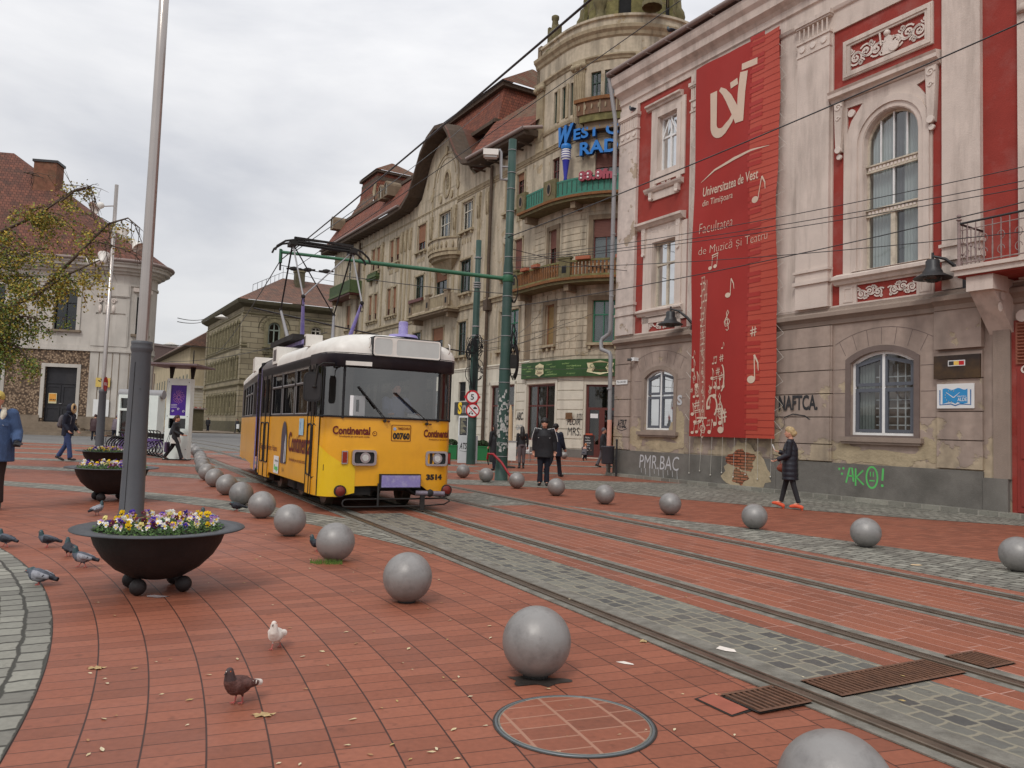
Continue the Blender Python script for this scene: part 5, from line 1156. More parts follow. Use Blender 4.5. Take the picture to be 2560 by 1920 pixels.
# ================= BUILDINGS FURTHER OFF =================
# ---- arcaded sandstone building ----
M0=(-36.45,102.97)
locM,rzM=frame(M0,31)
MBd=empty('arcaded_building','greenish sandstone building with rows of arched windows far down the street','building',locM,rzM)
def stonewall(name,c1,c2,cm,sx,sz):
 m,N,L,b_=_new(name);MATS[name]=m
 tc=N.new('ShaderNodeTexCoord');s=N.new('ShaderNodeSeparateXYZ');L.new(tc.outputs['Object'],s.inputs[0])
 cv=N.new('ShaderNodeCombineXYZ');L.new(M_(N,L,'ADD',s.outputs[0],s.outputs[1]),cv.inputs[0]);L.new(s.outputs[2],cv.inputs[1])
 br=N.new('ShaderNodeTexBrick');br.inputs['Scale'].default_value=1;br.inputs['Brick Width'].default_value=sx;br.inputs['Row Height'].default_value=sz;br.inputs['Mortar Size'].default_value=.035;br.inputs['Mortar Smooth'].default_value=.2
 br.inputs['Color1'].default_value=(*c1,1);br.inputs['Color2'].default_value=(*c2,1);br.inputs['Mortar'].default_value=(*cm,1);L.new(cv.outputs[0],br.inputs['Vector'])
 n=N.new('ShaderNodeTexNoise');n.inputs['Scale'].default_value=.35;n.inputs['Detail'].default_value=9;L.new(tc.outputs['Object'],n.inputs['Vector'])
 k=N.new('ShaderNodeMapRange');k.inputs[1].default_value=.45;k.inputs[2].default_value=.75;k.inputs[3].default_value=0;k.inputs[4].default_value=.75;L.new(n.outputs[0],k.inputs[0])
 L.new(mixc(N,L,k.outputs[0],br.outputs[0],tuple(v*.5 for v in c2)),b_.inputs['Base Color']);b_.inputs['Roughness'].default_value=.9
 bp=N.new('ShaderNodeBump');bp.inputs['Strength'].default_value=.6;bp.inputs['Distance'].default_value=.05;bp.invert=True;L.new(br.outputs['Fac'],bp.inputs['Height']);L.new(bp.outputs[0],b_.inputs['Normal'])
 return m
mSS=stonewall('sandstone_blocks',lin((154,143,118)),lin((138,126,102)),lin((82,74,60)),2.1,.72)
mSSg=mat('greenish_stone_trim',lin((124,116,90)),.9,var=.2,vs=2,grime=.5,gs=.6,gc=lin((70,66,48)),streak=True)
mSSd=mat('dark_stone',lin((86,80,60)),.9,var=.25,vs=2,grime=.4)
mRT2=rooftile('patchy_clay_tiles',lin((126,90,74)),lin((100,76,66)),lin((84,74,66)),.5,.45,.3)
mGrnW=mat('grey_green_joinery',lin((140,150,138)),.6,var=.1)
LL=27.5
def side(b,tag_):
 holes=[]
 for(z0,zs,zt)in((12.3,14.8,15.5),(7.6,10.0,10.7),(2.7,4.9,5.6)):
  for i in range(9):
   x=-3.2-2.42*i;holes.append(arch(x-.72,x+.72,z0,zs,zt,6))
  if z0>3:holes.append(arch(-26.4-.5,-26.4+.5,z0,zs+.2,zt+.3,6))
 return holes
b=MB();hs=side(b,0);b.prism(rect(-LL,0,0,17.2),0,.5,mSS,holes=hs)
for h in hs:ring(b,h,.22,-.1,0,mSSg)
for z,o_,hh in((6.7,.3,.4),(11.9,.2,.3),(7.45,.12,.15),(12.2,.12,.12),(16.3,.15,.2)):b.molding([(0,z-hh),(o_*.5,z-hh*.6),(o_,z-hh*.3),(o_,z),(0,z+.05)],-LL,0,mSSg,ret=(False,True))
for i in range(10):
 x=-2.0-2.42*i
 for z0,z1 in((2.7,5.2),(7.6,10.2),(12.3,15.0)):b.tube([(x,-.12,z0),(x,-.12,z1)],.14,mSSg,6);b.box(x-.22,x+.22,-.28,0,z1,z1+.25,mSSg)
for x in(-LL+.5,-.5):b.box(x-.45,x+.45,-.14,0,0,16.2,mSS)
b.box(-LL,0,-.1,0,0,1.6,mSSd);b.box(-LL,-.5,.5,24,0,17.2,mSSd)
b.build('wall',MBd)
for h in hs:
 x0,x1=h[0][0],h[1][0];f=MB();f.prism(h,.3,.32,mG2g);f.box(x0,x1,.24,.3,h[2][1]-.05,h[2][1]+.05,mSSd);f.box((x0+x1)/2-.05,(x0+x1)/2+.05,.24,.3,h[0][1],h[2][1]+.5,mSSd);f.build('window',MBd)
 # right face
e_=empty('x','','x');bpy.data.objects.remove(e_)
rzR=-62*pi/180+pi/2-rzM
def RM(x,y,z):return(x*cos(rzR)-y*sin(rzR),x*sin(rzR)+y*cos(rzR),z)
b=MB();b.T=RM
a1=arch(3.3,4.9,12.25,14.5,15.3,8);a2=arch(9.1,10.5,13.5,14.9,15.2,6);a3=arch(3.25,4.95,7.4,9.7,10.6,8);a4=arch(9.1,10.5,7.8,9.9,10.3,6);a5=arch(3.3,4.9,2.6,4.7,5.5);a6=arch(15,16.4,12.3,14.8,15.2,6)
b.prism(rect(0,26,0,17.2),0,.5,mSS,holes=[a1,a2,a3,a4,a5,a6])
ring(b,a1,.5,-.15,0,mSSg)
for i in range(17):a=rad(-8+12.25*i);b.disc(4.1+1.62*cos(a),14.5+1.5*sin(a),.14,-.12,mSSg,.1,8)
b.ribbon([(4.1+2.1*cos(rad(12*i)),14.4+2.0*sin(rad(12*i)))for i in range(16)],.12,-.06,mSSd,.05);ring(b,a3,.35,-.12,0,mSSg);ring(b,a2,.25,-.12,0,mSSg);ring(b,a6,.25,-.12,0,mSSg);ring(b,a4,.25,-.12,0,mSSg)
b.box(2.6,5.6,-.3,0,11.15,11.25,mSSg);b.box(2.6,5.6,-.35,0,11.75,11.9,mSSg)
for i in range(6):b.prism(rect(2.75+i*.48,3.1+i*.48,11.3,11.7),-.25,-.1,mSSg,holes=[rect(2.82+i*.48,3.03+i*.48,11.38,11.62)])
for i in range(14):b.box(2.65+.21*i,2.75+.21*i,-.3,0,10.85,11.1,mSSg)
for i in range(11):b.disc(8.3+.42*i,15.75,.16,-.1,mSSg,.1,8)
for z,o_,hh in((6.7,.3,.4),(16.3,.15,.2)):b.molding([(0,z-hh),(o_*.5,z-hh*.6),(o_,z-hh*.3),(o_,z),(0,z+.05)],0,26,mSSg)
b.box(0,26,-.1,0,0,1.6,mSSd);b.box(7.4,7.8,-.15,0,0,16.2,mSSg)
b.build('wall',MBd)
for h,fm in((a1,mGrnW),(a2,mWin),(a3,mDkG),(a4,mWin),(a5,mDkG),(a6,mWin)):
 f=MB();f.T=RM;x0,x1=h[0][0],h[1][0];f.prism(h,.22,.3,fm,holes=[offs(h,-.18)]);f.box((x0+x1)/2-.07,(x0+x1)/2+.07,.2,.3,h[0][1]+.05,max(p[1]for p in h)-.08,fm);f.box(x0,x1,.2,.3,h[2][1]-.35,h[2][1]-.2,fm)
 wo=f.build('window',MBd);g_=MB();g_.T=RM;g_.prism(h,.28,.3,mG2g);g_.build('pane',wo)
b=MB()
b.molding([(0,17.1),(.3,17.2),(.9,17.5),(1.0,17.75),(1.05,17.95),(0,18.1)],-LL-.3,0,mSSd,ret=(False,True));b.T=RM;b.molding([(0,17.1),(.3,17.2),(.9,17.5),(1.0,17.75),(1.05,17.95),(0,18.1)],0,26,mSSd,ret=(True,False));b.T=None;b.build('eaves',MBd)
b=MB();cr_=(0.75,-1.1);far=RM(26,-1.1,18.0);ap=RM(6.2,6.8,22.8);ap2=RM(26,7,22.4)
lf=(-LL-.5,-1.1,18.0);apl=(-LL+4,7,22.8)
cn=(1.0,-1.05,18.0)
roofquad(b,[cn,far,ap2,ap],mRT2);roofquad(b,[lf,cn,ap,(-8,6.5,22.8)],mRT2);b.add([lf,(-8,6.5,22.8),apl],[(0,1,2)],mRT2,uvs=[(0,0),(20,8),(4,8)])
b.build('roof',MBd)
b=MB();b.T=RM;b.box(7.6,8.9,4.5,6,19,24.0,mSSd);b.box(7.5,9.0,4.4,6.1,23.6,24.1,mSSg);b.build('chimney',MBd)
b=MB()
pts=[Vector((1,-1,18.1)).lerp(Vector(ap),q)+Vector((0,0,.9))for q in[i/10 for i in range(3,11)]]
b.tube(pts,.035,mBlk,4)
for p in pts:b.tube([p-Vector((0,0,1.0)),p],.03,mBlk,4)
b.tube([pts[-1],RM(14,6.8,23.2),RM(26,7,23.4)],.03,mBlk,4);b.tube([pts[-1],pts[-1]+Vector((0,0,.8))],.03,mBlk,4)
b.build('ridge_railing',MBd)
# ---- long beige house beyond ----
K0=(-56.3,133.8);locK,rzK=frame(K0,31)
KB=empty('beige_house','low beige house with a long tiled roof beyond the arcaded building','building',locK,rzK)
mBei=mat('beige_render',lin((178,162,132)),.9,var=.1,vs=.6,grime=.4,gs=.3,gc=lin((110,98,78)),streak=True);mBeiW=mat('pale_banded_render',lin((186,178,162)),.9,var=.1,vs=1,grime=.3,gs=.6)
b=MB();b.box(-54,0,0,9,0,14.7,mBei)
for i in range(12):b.box(-4.3*i-2.6,-4.3*i-1.4,-.02,.0,6.5,9.6,mBeiW)
for i in range(14):b.box(.0,.12,.02,7,.6+.8*i*.62,.6+.8*i*.62+.42,mBeiW)
b.box(.0,.1,.05,7.1,0.5,7.2,mBei);b.box(-.3,.5,-.4,7,7.2,7.6,mBeiW)
b.build('wall',KB)
b=MB();roofquad(b,[(-56,-1.2,14.5),(1.2,-1.2,14.5),(1.2,4.5,18.6),(-50,4.5,18.6)],mRT2);roofquad(b,[(1.2,-1.2,14.5),(1.2,12,14.5),(1.2,5,18.6),(1.2,4.5,18.6)],mRT2);b.box(-56,1.2,-1.25,0,14.3,14.5,mEave);b.build('roof',KB)
for i in range(11):
 for z in(1.5,7.2):x=-4.3*i-2;b=MB();b.box(x-.55,x+.55,-.04,0,z,z+2.4,mDkG);b.build('window',KB)
b=MB();text(b,'RAZ',0,2.4,0,0,mRe,h=.8)if 0 else None
b.T=lambda x,y,z:(.14-y,x,z);text(b,'BAZCR',1.2,4.6,3.1,0,mat('red_spray',lin((190,70,60)),.8),h=.8,bold=.01);text(b,'TATRS',1.0,4.0,1.9,0,mSpW,h=.6);b.build('graffiti',KB)
b=MB();b.tube([(-50,-.2,0),(-50,-.2,12),(-50,-1.2,12.1)],.12,mGutter,6);b.build('downpipe',KB)
# ---- modern glazed block at the end of the view ----
GB=empty('glazed_block','distant modern block with blue glazing at the end of the street','building',(-112,215,0),rad(-25))
mBlG=mat('blue_glazing',lin((120,150,176)),.15,var=.15,vs=.3);mBrP=mat('brown_cladding',lin((112,92,86)),.7,var=.1)
b=MB();b.box(-12,12,0,15,0,22,mBrP)
for i in range(6):b.box(-12.05,12.05,-.1,0,2+3.4*i,3.9+3.4*i,mBlG)
b.box(-12.4,12.4,-.4,15,22,22.6,mGutter)
for i in range(9):b.box(-12+3*i-.1,-12+3*i+.1,-.2,-.1,0,22,mGutter)
b.build('wall',GB)
# ---- white and roughcast building on the left ----
locL,rzL=frame((-36,60),-82,True)
LB=empty('corner_townhouse','white and brown roughcast corner house with a steep red tiled roof','building',locL,rzL)
mLw=mat('white_render',lin((190,184,175)),.9,var=.1,vs=.8,grime=.65,gs=.5,gc=lin((136,128,118)),streak=True)
m,N,L,b_=_new('roughcast');MATS['roughcast']=m;mRc=m
tc_=N.new('ShaderNodeTexCoord');vo=N.new('ShaderNodeTexVoronoi');vo.inputs['Scale'].default_value=6.5;L.new(tc_.outputs['Object'],vo.inputs['Vector'])
L.new(ramp(N,L,vo.outputs['Distance'],[(.05,lin((188,166,138))),(.4,lin((128,106,86))),(.75,lin((76,62,50)))]),b_.inputs['Base Color']);b_.inputs['Roughness'].default_value=.95
bp=N.new('ShaderNodeBump');bp.inputs['Strength'].default_value=.8;bp.inputs['Distance'].default_value=.06;bp.invert=True;L.new(vo.outputs['Distance'],bp.inputs['Height']);L.new(bp.outputs[0],b_.inputs['Normal'])
mPlS=mat('worn_stone_plinth',lin((130,116,100)),.95,var=.2,vs=1,grime=.5,gs=.8,gc=lin((66,56,48)))
mRT3=rooftile('red_brown_roof_tiles',lin((122,76,60)),lin((92,58,48)),lin((66,52,44)),.3,.42,.3)
RL=2.2
def TL(x,y,z):
 if x<=4.5:return(x,y,z)
 a=(x-4.5)/RL
 if a>2.2:d=(x-4.5-2.2*RL);return(4.5+(RL-y)*sin(2.2)+d*cos(2.2),RL-(RL-y)*cos(2.2)+d*sin(2.2),z)
 return(4.5+(RL-y)*sin(a),RL-(RL-y)*cos(a),z)
def lbox(b,x0,x1,y0,y1,z0,z1,m):
 n=max(1,int((x1-max(x0,4.5))/.4))if x1>4.5 else 1
 xs=[x0+(x1-x0)*i/n for i in range(n+1)]if x0>=4.5 or x1<=4.5 else[x0]+[4.5+(x1-4.5)*i/n for i in range(n+1)]
 V=[]
 for x in xs:V+=[(x,y0,z0),(x,y1,z0),(x,y1,z1),(x,y0,z1)]
 k=len(xs)-1;b.add(V,[(4*i+q,4*i+(q+1)%4,4*i+4+(q+1)%4,4*i+4+q)for i in range(k)for q in range(4)]+[(0,1,2,3),(4*k+3,4*k+2,4*k+1,4*k)],m)
lw=[(-.12,1.58,8.25,11.5),(-5.9,-3.7,8.25,11.6),(-11.5,-9.5,8.25,11.6),(-17.2,-15.2,8.25,11.6),(-23,-21,8.25,11.6)]
ld=[(-.45,1.9,1.0,5.3),(-5.75,-3.6,1.2,5.4),(-11.3,-9.2,1.2,5.4),(-17,-14.9,1.2,5.4),(-22.8,-20.7,1.2,5.4)]
b=MB();wallgrid(b,-30,4.5,6.9,13.3,lw,mLw,dep=.45);wallgrid(b,-30,2.75,.6,6.9,ld,mRc,y=.02,dep=.5);wallgrid(b,2.75,4.5,0,6.9,[],mLw)
b.T=TL;lbox(b,4.5,14,0,.3,0,13.3,mLw)
lbox(b,-30,14,-.12,0,6.65,6.8,mLw);lbox(b,-30,14,-.06,0,6.8,7.1,mLw)
for(z0,z1,o_)in((12.0,12.15,.1),(12.9,13.1,.25),(13.1,13.35,.55),(13.35,13.6,.9),(13.6,13.75,1.05)):lbox(b,-30,14,-o_,0,z0,z1,mLw)
for x0,x1 in((2.72,3.0),(3.25,3.5),(5.15,5.4),(-1.6,-1.35),(-2.9,-2.6)):lbox(b,x0,x1,-.1,0,7.1,12.0,mLw)
lbox(b,3.0,5.3,-.12,0,7.1,9.6,mLw);lbox(b,3.0,5.3,-.14,0,11.0,12.0,mLw);lbox(b,2.95,5.35,-.2,0,11.1,11.2,mLw)
for x in(3.2,3.7,4.2):b.T=None;b.scroll(x+.1,10.7,.2,-.2,mOrn,1.5,wd=.08,th=.06);b.lathe([(0,.2),(.12,.1),(.14,-.2),(.06,-.5),(0,-.5)],mOrn,(x+.1,-.1,10.2),6);b.T=TL
lbox(b,3.0,5.2,-.1,0,9.75,10.95,mLw)
for x in(3.4,3.9,4.4,4.9,5.6,6.2):lbox(b,x,x+.05,-.03,0,1.5,6.6,mPlS)
lbox(b,2.75,14,-.15,0,.5,1.5,mPlS);lbox(b,-30,ld[0][0]-.2,-.1,.02,.55,1.5,mPlS);lbox(b,ld[0][1]+.25,2.75,-.1,.02,.55,1.5,mPlS)
for h in lw:
 lbox(b,h[0]-.28,h[0],-.1,0,h[2],h[3]+.1,mLw);lbox(b,h[1],h[1]+.28,-.1,0,h[2],h[3]+.1,mLw);lbox(b,h[0]-.4,h[1]+.4,-.25,0,h[2]-.16,h[2],mPlS)
b.T=None;b.slab([(-30,.6),(4.2,.6),(5,2.5),(0,9),(-30,9)],0,13.3,mLw)
for h in ld:
 for a,c in((h[0]-.27,h[0]),(h[1],h[1]+.25)):b.box(a,c,-.06,.02,1.3,h[3]+.27,mLw)
 b.box(h[0]-.27,h[1]+.25,-.062,.02,h[3],h[3]+.27,mLw)
b.build('wall',LB)
for h in lw:rwin(LB,h,mDark,None,y=.25,trans=.66,mp_=mG2g)
h=(5.9,6.75,8.2,11.2);f=MB();f.T=TL;lbox(f,*h[:2],-.03,.0,h[2],h[3],mDark);lbox(f,h[0]-.2,h[0],-.08,0,h[2],h[3]+.2,mLw);lbox(f,h[0]-.3,h[1]+.3,-.2,0,h[2]-.2,h[2],mPlS);lbox(f,h[0]-.3,h[1]+.3,-.25,0,h[3]+.4,h[3]+.7,mOrn);f.build('window',LB)
mDoorD=mat('black_door_paint',lin((38,38,42)),.45,var=.2,grime=.3)
for h in ld:
 f=MB();f.box(h[0],h[1],.3,.36,h[2],h[3],mDoorD)
 xm=(h[0]+h[1])/2
 for a,c in((h[0]+.1,xm-.05),(xm+.05,h[1]-.1)):
  f.prism(rect(a,c,h[2]+.1,h[2]+1.2),.26,.3,mDoorD,holes=[rect(a+.12,c-.12,h[2]+.25,h[2]+1.05)]);f.prism(rect(a,c,h[2]+1.35,h[2]+2.9),.26,.3,mDoorD,holes=[rect(a+.12,c-.12,h[2]+1.5,h[2]+2.75)])
 f.box(h[0],h[1],.24,.3,h[3]-1.3,h[3]-1.15,mDoorD);do=f.build('door',LB)
 f=MB();f.tube([(xm-.1,.2,h[2]+1.45),(xm+.1,.2,h[2]+1.45)],.03,mZinc,6);f.build('handle',do)
b=MB();b.slab([(-30,-2.0),(1.5,-2.0),(4.8,-1.6),(6.8,.8),(6.9,3.5),(6,4.5),(4.5,0),(-30,0)],0,.2,mPlS);b.slab([(-30,-1.3),(1.5,-1.3),(4.6,-.9),(6.4,1.3),(6.5,3.4),(6,4),(4.5,.3),(-30,.3)],.2,.4,mPlS);b.box(-30,2.75,-.9,.1,.4,.6,mPlS);b.box(-.9,2.3,-.6,.3,.6,.8,mPlS);b.box(-.7,2.1,-.35,.4,.8,1.0,mPlS);b.build('steps',LB)
b=MB()
eL=[(-31,-1.1),(4.5,-1.1)]+[TL(4.5+.4*i,-1.1,0)[:2]for i in range(1,13)]+[TL(14,-1.1,0)[:2]]
rd=Vector((-7.5,7.5,24.4))
for i in range(len(eL)-1):
 a,c=eL[i],eL[i+1]
 if i==0:roofquad(b,[(*a,13.9),(*c,13.9),tuple(rd),(-31,7.5,24.6)],mRT3)
 else:
  ln=hypot(c[0]-a[0],c[1]-a[1]);b.add([(*a,13.9),(*c,13.9),tuple(rd)],[(0,1,2)],mRT3,uvs=[(i*2,0),(i*2+ln,0),(i*2+ln/2,15)])
b.build('roof',LB)
b=MB();b.tube([(p[0],p[1],13.85)for p in eL],.14,mGutter,8);b.build('gutter',LB)
b=MB();b.box(-4.3,-2.5,4.2,5.6,17,22.8,mat('sooty_brick',lin((122,84,66)),.95,var=.3,vs=3,bump=.5,grime=.6,gs=1,gc=lin((84,80,62))));b.box(-4.4,-2.4,4.1,5.7,22.8,23.0,mBlk);b.build('chimney',LB)
t=empty('poster','orange and white poster on the black door of the left house','poster',locL,rzL);s=MB();s.box(-.18,.42,.235,.25,2.45,3.25,mCrm);s.build('sheet',t);s=MB();s.box(-.13,.37,.225,.235,2.6,3.2,mat('orange_print',lin((214,150,64)),.6,var=.15));
for i in range(4):s.box(-.08+.12*i,-.0+.12*i,.22,.225,2.68,2.78,mBlk)
s.build('print',t)
t=empty('house_sign','yellow square sign with dark bent lettering behind the lamp post','sign',locL,rzL);s=MB();s.box(3.36,4.42,-.2,-.15,3.86,4.58,mat('yellow_sign',lin((206,178,96)),.6,var=.08));s.build('plate',t);s=MB()
for i in range(6):a=rad(150-i*36);s.obox((3.9+.3*cos(a),-.215,4.22+.22*sin(a)),(.09*cos(a),0,.09*sin(a)),(0,.004,0),(-.04*sin(a),0,.04*cos(a)),mBlk)
s.build('print',t)
t=empty('white_notice_board','blank white board on the left house behind the lamp post','notice board',locL,rzL);s=MB();s.box(3.28,4.44,-.17,-.14,1.55,2.88,mSignW);s.build('panel',t)
# pavement by the far buildings
b=MB();P=[TW(-24,60),TW(-20,60),TW(-2,86),TW(3.5,96),TW(3.5,170),TW(-24,120)]
o=MB();o.slab([(-58,120),(-43.5,92),(-38.5,92),(-33,98),(-30,104),(-50,150),(-80,150)],0.01,.14,mPlS);struct(o.build('pavement'))
t=empty('kiosk_hut','small grey metal hut against the arcaded building','hut',(-43.2,104.5,.14),rzM);s=MB();s.box(-1.6,1.6,-1.2,1.2,0,2.9,mSSd);s.build('body',t);s=MB();s.slab([(-1.9,-1.5),(1.9,-1.5),(1.9,1.5),(-1.9,1.5)],2.9,3.05,mGutter);s.build('roof',t);s=MB();s.box(.2,1.2,-1.25,-1.2,.1,2.3,mPlS);s.build('door',t)
# ================= TRAM =================
TR=empty('tram','yellow and white tram, number 3514, with a route 1 sheet behind the windscreen','tram',TW(4.41,12.62),A28)
mYel=mat('yellow_tram_paint',lin((228,162,20)),.35,var=.06,vs=1.5,bump=.12,bs=3,spec=.5,coat=.3,grime=.22,gs=1.3,gc=lin((150,84,24)))
mLem=mat('repainted_lemon_patch',lin((226,184,24)),.38,var=.08,vs=2,bump=.35,bs=4,coat=.25,grime=.3,gs=2,gc=lin((170,110,30)))
mWhT=mat('white_tram_roof',lin((222,218,210)),.4,var=.06,vs=2,grime=.4,gs=1.4,gc=lin((150,140,128)))
mNav=mat('dark_navy_band',lin((34,34,42)),.4,var=.15,vs=3,grime=.3,gs=3)
mBrn=mat('dark_brown_window_band',lin((42,34,32)),.35,var=.15,vs=3,spec=.5)
mRub=mat('black_rubber',(.012,.012,.013),.6,var=.2)
mUnd=mat('underframe_black',(.018,.016,.015),.8,var=.4,grime=.4,gs=4,gc=(.05,.04,.03))
mPurp=mat('purple_paint',lin((136,126,178)),.6,var=.12,vs=5,bump=.3,grime=.5,gs=9,gc=lin((190,186,200)))
mChr=mat('chrome',lin((190,192,196)),.18,metal=1,var=.05)
mTG=glass('tram_glass',(.75,.76,.76),.75);mTGs=glass('tram_side_glass',(.4,.38,.36),.35)
mRedT=mat('dark_red_lettering',lin((98,26,22)),.5,var=.08);mBlT=mat('black_lettering',(.015,.015,.016),.5)
mSeat=mat('tram_seat',lin((110,50,44)),.7);mIntr=mat('tram_interior',lin((118,116,112)),.8,var=.1)
hw=1.2
FRH=[(-hw,.80),(-1.185,.5),(-1.14,.28),(-1.04,.14),(-.85,.065),(-.6,.035),(-.35,.012),(0,0),(.35,.012),(.6,.035),(.87,.065),(1.07,.12),(1.17,.24),(1.195,.45),(hw,.80)]
def ol(back,k=1.0,fwd=0.0):
 P=[(-hw*k,back)]+[(x*k,(y-fwd)if y<.3 else y-fwd*max(0,(.8-y)/.5))for x,y in FRH]+[(hw*k,back)]
 return P
def loft(b,levels,m,smooth=True):
 n=len(levels[0][0]);V=[]
 for P,z in levels:
  for i,p in enumerate(P):V.append((p[0],p[1],z[i]if isinstance(z,list)else z))
 b.add(V,[(j*n+i,j*n+i+1,(j+1)*n+i+1,(j+1)*n+i)for j in range(len(levels)-1)for i in range(n-1)],m,smooth)
def bottomz(P,side_cut=None):
 r=[]
 for x,y in P:
  if y>.7:r.append(.30)
  elif abs(x)<.4:r.append(.46)
  elif-.62<x<.62:r.append(.45)
  else:r.append(.27)
 return r
body=MB();P=ol(1.02);bz=bottomz(P)
loft(body,[(P,bz),(P,.62),(P,1.0),(P,1.3),(ol(1.02,1.0,-.015),1.6)],mYel)
# lower left quarter was repainted in another yellow
Pl=[(x*1.004-.0,y-.006)for x,y in FRH[:6]];loft(body,[(Pl,[.275]*5+[.34]),(Pl,.62),(Pl,[1.25,1.2,1.1,.98,.85,.8])],mLem)
# side skirts of the first section with the opening over the bogie
def skirt(b,x,y0,y1,zl,zt=1.6,m=mYel):
 """zl: list of (y, z) along the bottom"""
 n=len(zl);b.add([(x,y,z)for y,z in zl]+[(x,y,zt)for y,z in zl],[(i,i+1,n+i+1,n+i)for i in range(n-1)],m)
zs1=[(1.0,.30),(1.05,.42),(2.6,.42),(4.3,.42),(4.45,.33),(5.65,.33)]
for s_ in(-1,1):skirt(body,s_*hw,1,5.65,zs1)
bo=body.build('body',TR)
def side_windows(b,s_,T,wins,doors,pane,y0,y1):
 """dark window band with real openings: posts, sills, head and bright frames"""
 x=s_*hw;xo=s_*(hw+.012)
 ops=sorted(wins+doors)
 b.box(min(x,x-s_*.06),max(x,x-s_*.06),y0,y1,1.6,1.66,mBrn);b.box(min(x,x-s_*.06),max(x,x-s_*.06),y0,y1,2.44,2.62,mBrn)
 e=[y0]+[v for w_ in ops for v in w_]+[y1]
 for i in range(0,len(e),2):b.box(min(x,x-s_*.06),max(x,x-s_*.06),e[i],e[i+1],1.66,2.44,mBrn)
 for a,c in wins:
  for q in(a+.02,c-.035):b.box(x-.008 if s_<0 else x,x if s_<0 else x+.008,q,q+.015,1.64,2.46,mZinc)
  for z in(1.64,2.2,2.45):b.box(x-.012 if s_<0 else x,x if s_<0 else x+.012,a+.02,c-.02,z,z+.02,mZinc if z<2.4 else mChr)
  b.box(x-.012 if s_<0 else x,x if s_<0 else x+.012,a+.02,c-.02,2.17,2.2,mBrn)
  for q in(a+.02,c-.035):b.box(x-.014 if s_<0 else x,x if s_<0 else x+.014,q,q+.015,2.2,2.46,mChr)
  pass
 for a,c in ops:pn=MB();pn.T=b.T;pn.box(x-s_*.03,x-s_*.025,a,c,1.66,2.44,mTGs);pn.build(pane,TR)
band=MB();panes='side_pane'
W1=[(1.05,2.04),(2.12,3.22),(3.3,4.3)];D1=[(4.45,4.85),(4.95,5.4)]
for s_ in(-1,1):side_windows(band,s_,None,W1,D1 if s_<0 else D1,panes,1.0,5.65)
band.build('window_band',TR)
# doors: leaves with their upper glass and rounded lower panels
def leaf(x,y0,y1,zb,s_,par,win=(1.66,2.46)):
 b=MB();xo=x+s_*.006
 b.box(min(x,x-s_*.05),max(x,x-s_*.05),y0,y1,zb,1.6,mYel)
 b.prism([(0,0)]*0+rect(0,1,0,1),0,0,mYel)if 0 else None
 for(a,c)in((y0,y0+.012),(y1-.012,y1)):b.box(xo-.006,xo+.004,a,c,zb,2.5,mRub)
 # rounded rubber outline
 yc0,yc1=y0+.07,y1-.06;z0,z1=zb+.32,1.47;r=.07;pts=[]
 for cx,cz,a0 in((yc1-r,z1-r,0),(yc0+r,z1-r,90),(yc0+r,z0+r,180),(yc1-r,z0+r,270)):pts+=[(xo+s_*.004,cx+r*cos(rad(a0+q)),cz+r*sin(rad(a0+q)))for q in(0,30,60,90)]
 b.tube(pts+[pts[0]],.013,mRub,5,caps=False)
 fr=.05
 for(a,c,d,e_)in((y0,y1,1.6,1.68),(y0,y1,2.42,2.5),(y0,y0+fr,1.6,2.5),(y1-fr,y1,1.6,2.5)):b.box(min(x,x-s_*.04),max(x,x-s_*.04),a,c,d,e_,mBrn)
 o=b.build('door',par)
 g_=MB();g_.box(x-s_*.02,x-s_*.016,y0+fr,y1-fr,1.68,2.42,mTGs);g_.build('pane',o)
leaf(-hw-.006,.56,.99,.28,-1,TR)
leaf(-hw-.003,.12+.33,.545,.28,-1,TR)if 0 else None
for a,c in((4.42,4.9),(4.94,5.42)):leaf(-hw-.008,a,c,.30,-1,TR)
# front door leaf on the curved corner
d=MB();Pd=[(-hw*1.006,.72),(-1.193,.5),(-1.16,.33)]
for z0,z1,m in((.28,1.6,mYel),):loft(d,[(Pd,z0),(Pd,z1)],m,False)
for q in(Pd[0],Pd[-1]):d.tube([(q[0]-.004,q[1],.28),(q[0]-.004,q[1],2.48)],.009,mRub,5)
d.tube([(Pd[0][0]-.006,.68,.6),(Pd[1][0]-.006,.55,.56),(Pd[2][0]-.004,.42,.6),(Pd[2][0]-.004,.42,1.42),(Pd[1][0]-.006,.55,1.47),(Pd[0][0]-.006,.68,1.42),(Pd[0][0]-.006,.68,.6)],.012,mRub,5);d.build('door',TR)
# glazing of the cab: corner posts and three panes
def seg(i,j,dx=0):return[(x*(1+dx),y)for x,y in FRH[i:j+1]]
cab=MB()
for(i,j)in((0,1),(13,14)):loft(cab,[(seg(i,j),1.6),(seg(i,j),2.48)],mBrn,False)
for q in(1,2,4,10,12,13):x,y=FRH[q];cab.tube([(x,y,1.58),(x,y,2.48)],.022 if q in(4,10)else .012,mRub,6)
cab.tube([(x,y-.004,1.61)for x,y in FRH],.018,mRub,6)
cab.build('window_post',TR)
for(i,j,nm)in((4,10,'windscreen'),(2,4,'corner_pane'),(10,13,'corner_pane')):
 b=MB();loft(b,[(seg(i,j),1.61),(seg(i,j),2.46)],mTG);b.build(nm,TR)
b=MB();loft(b,[(seg(1,2),1.61),(seg(1,2),2.46)],mTGs);b.build('corner_pane',TR)
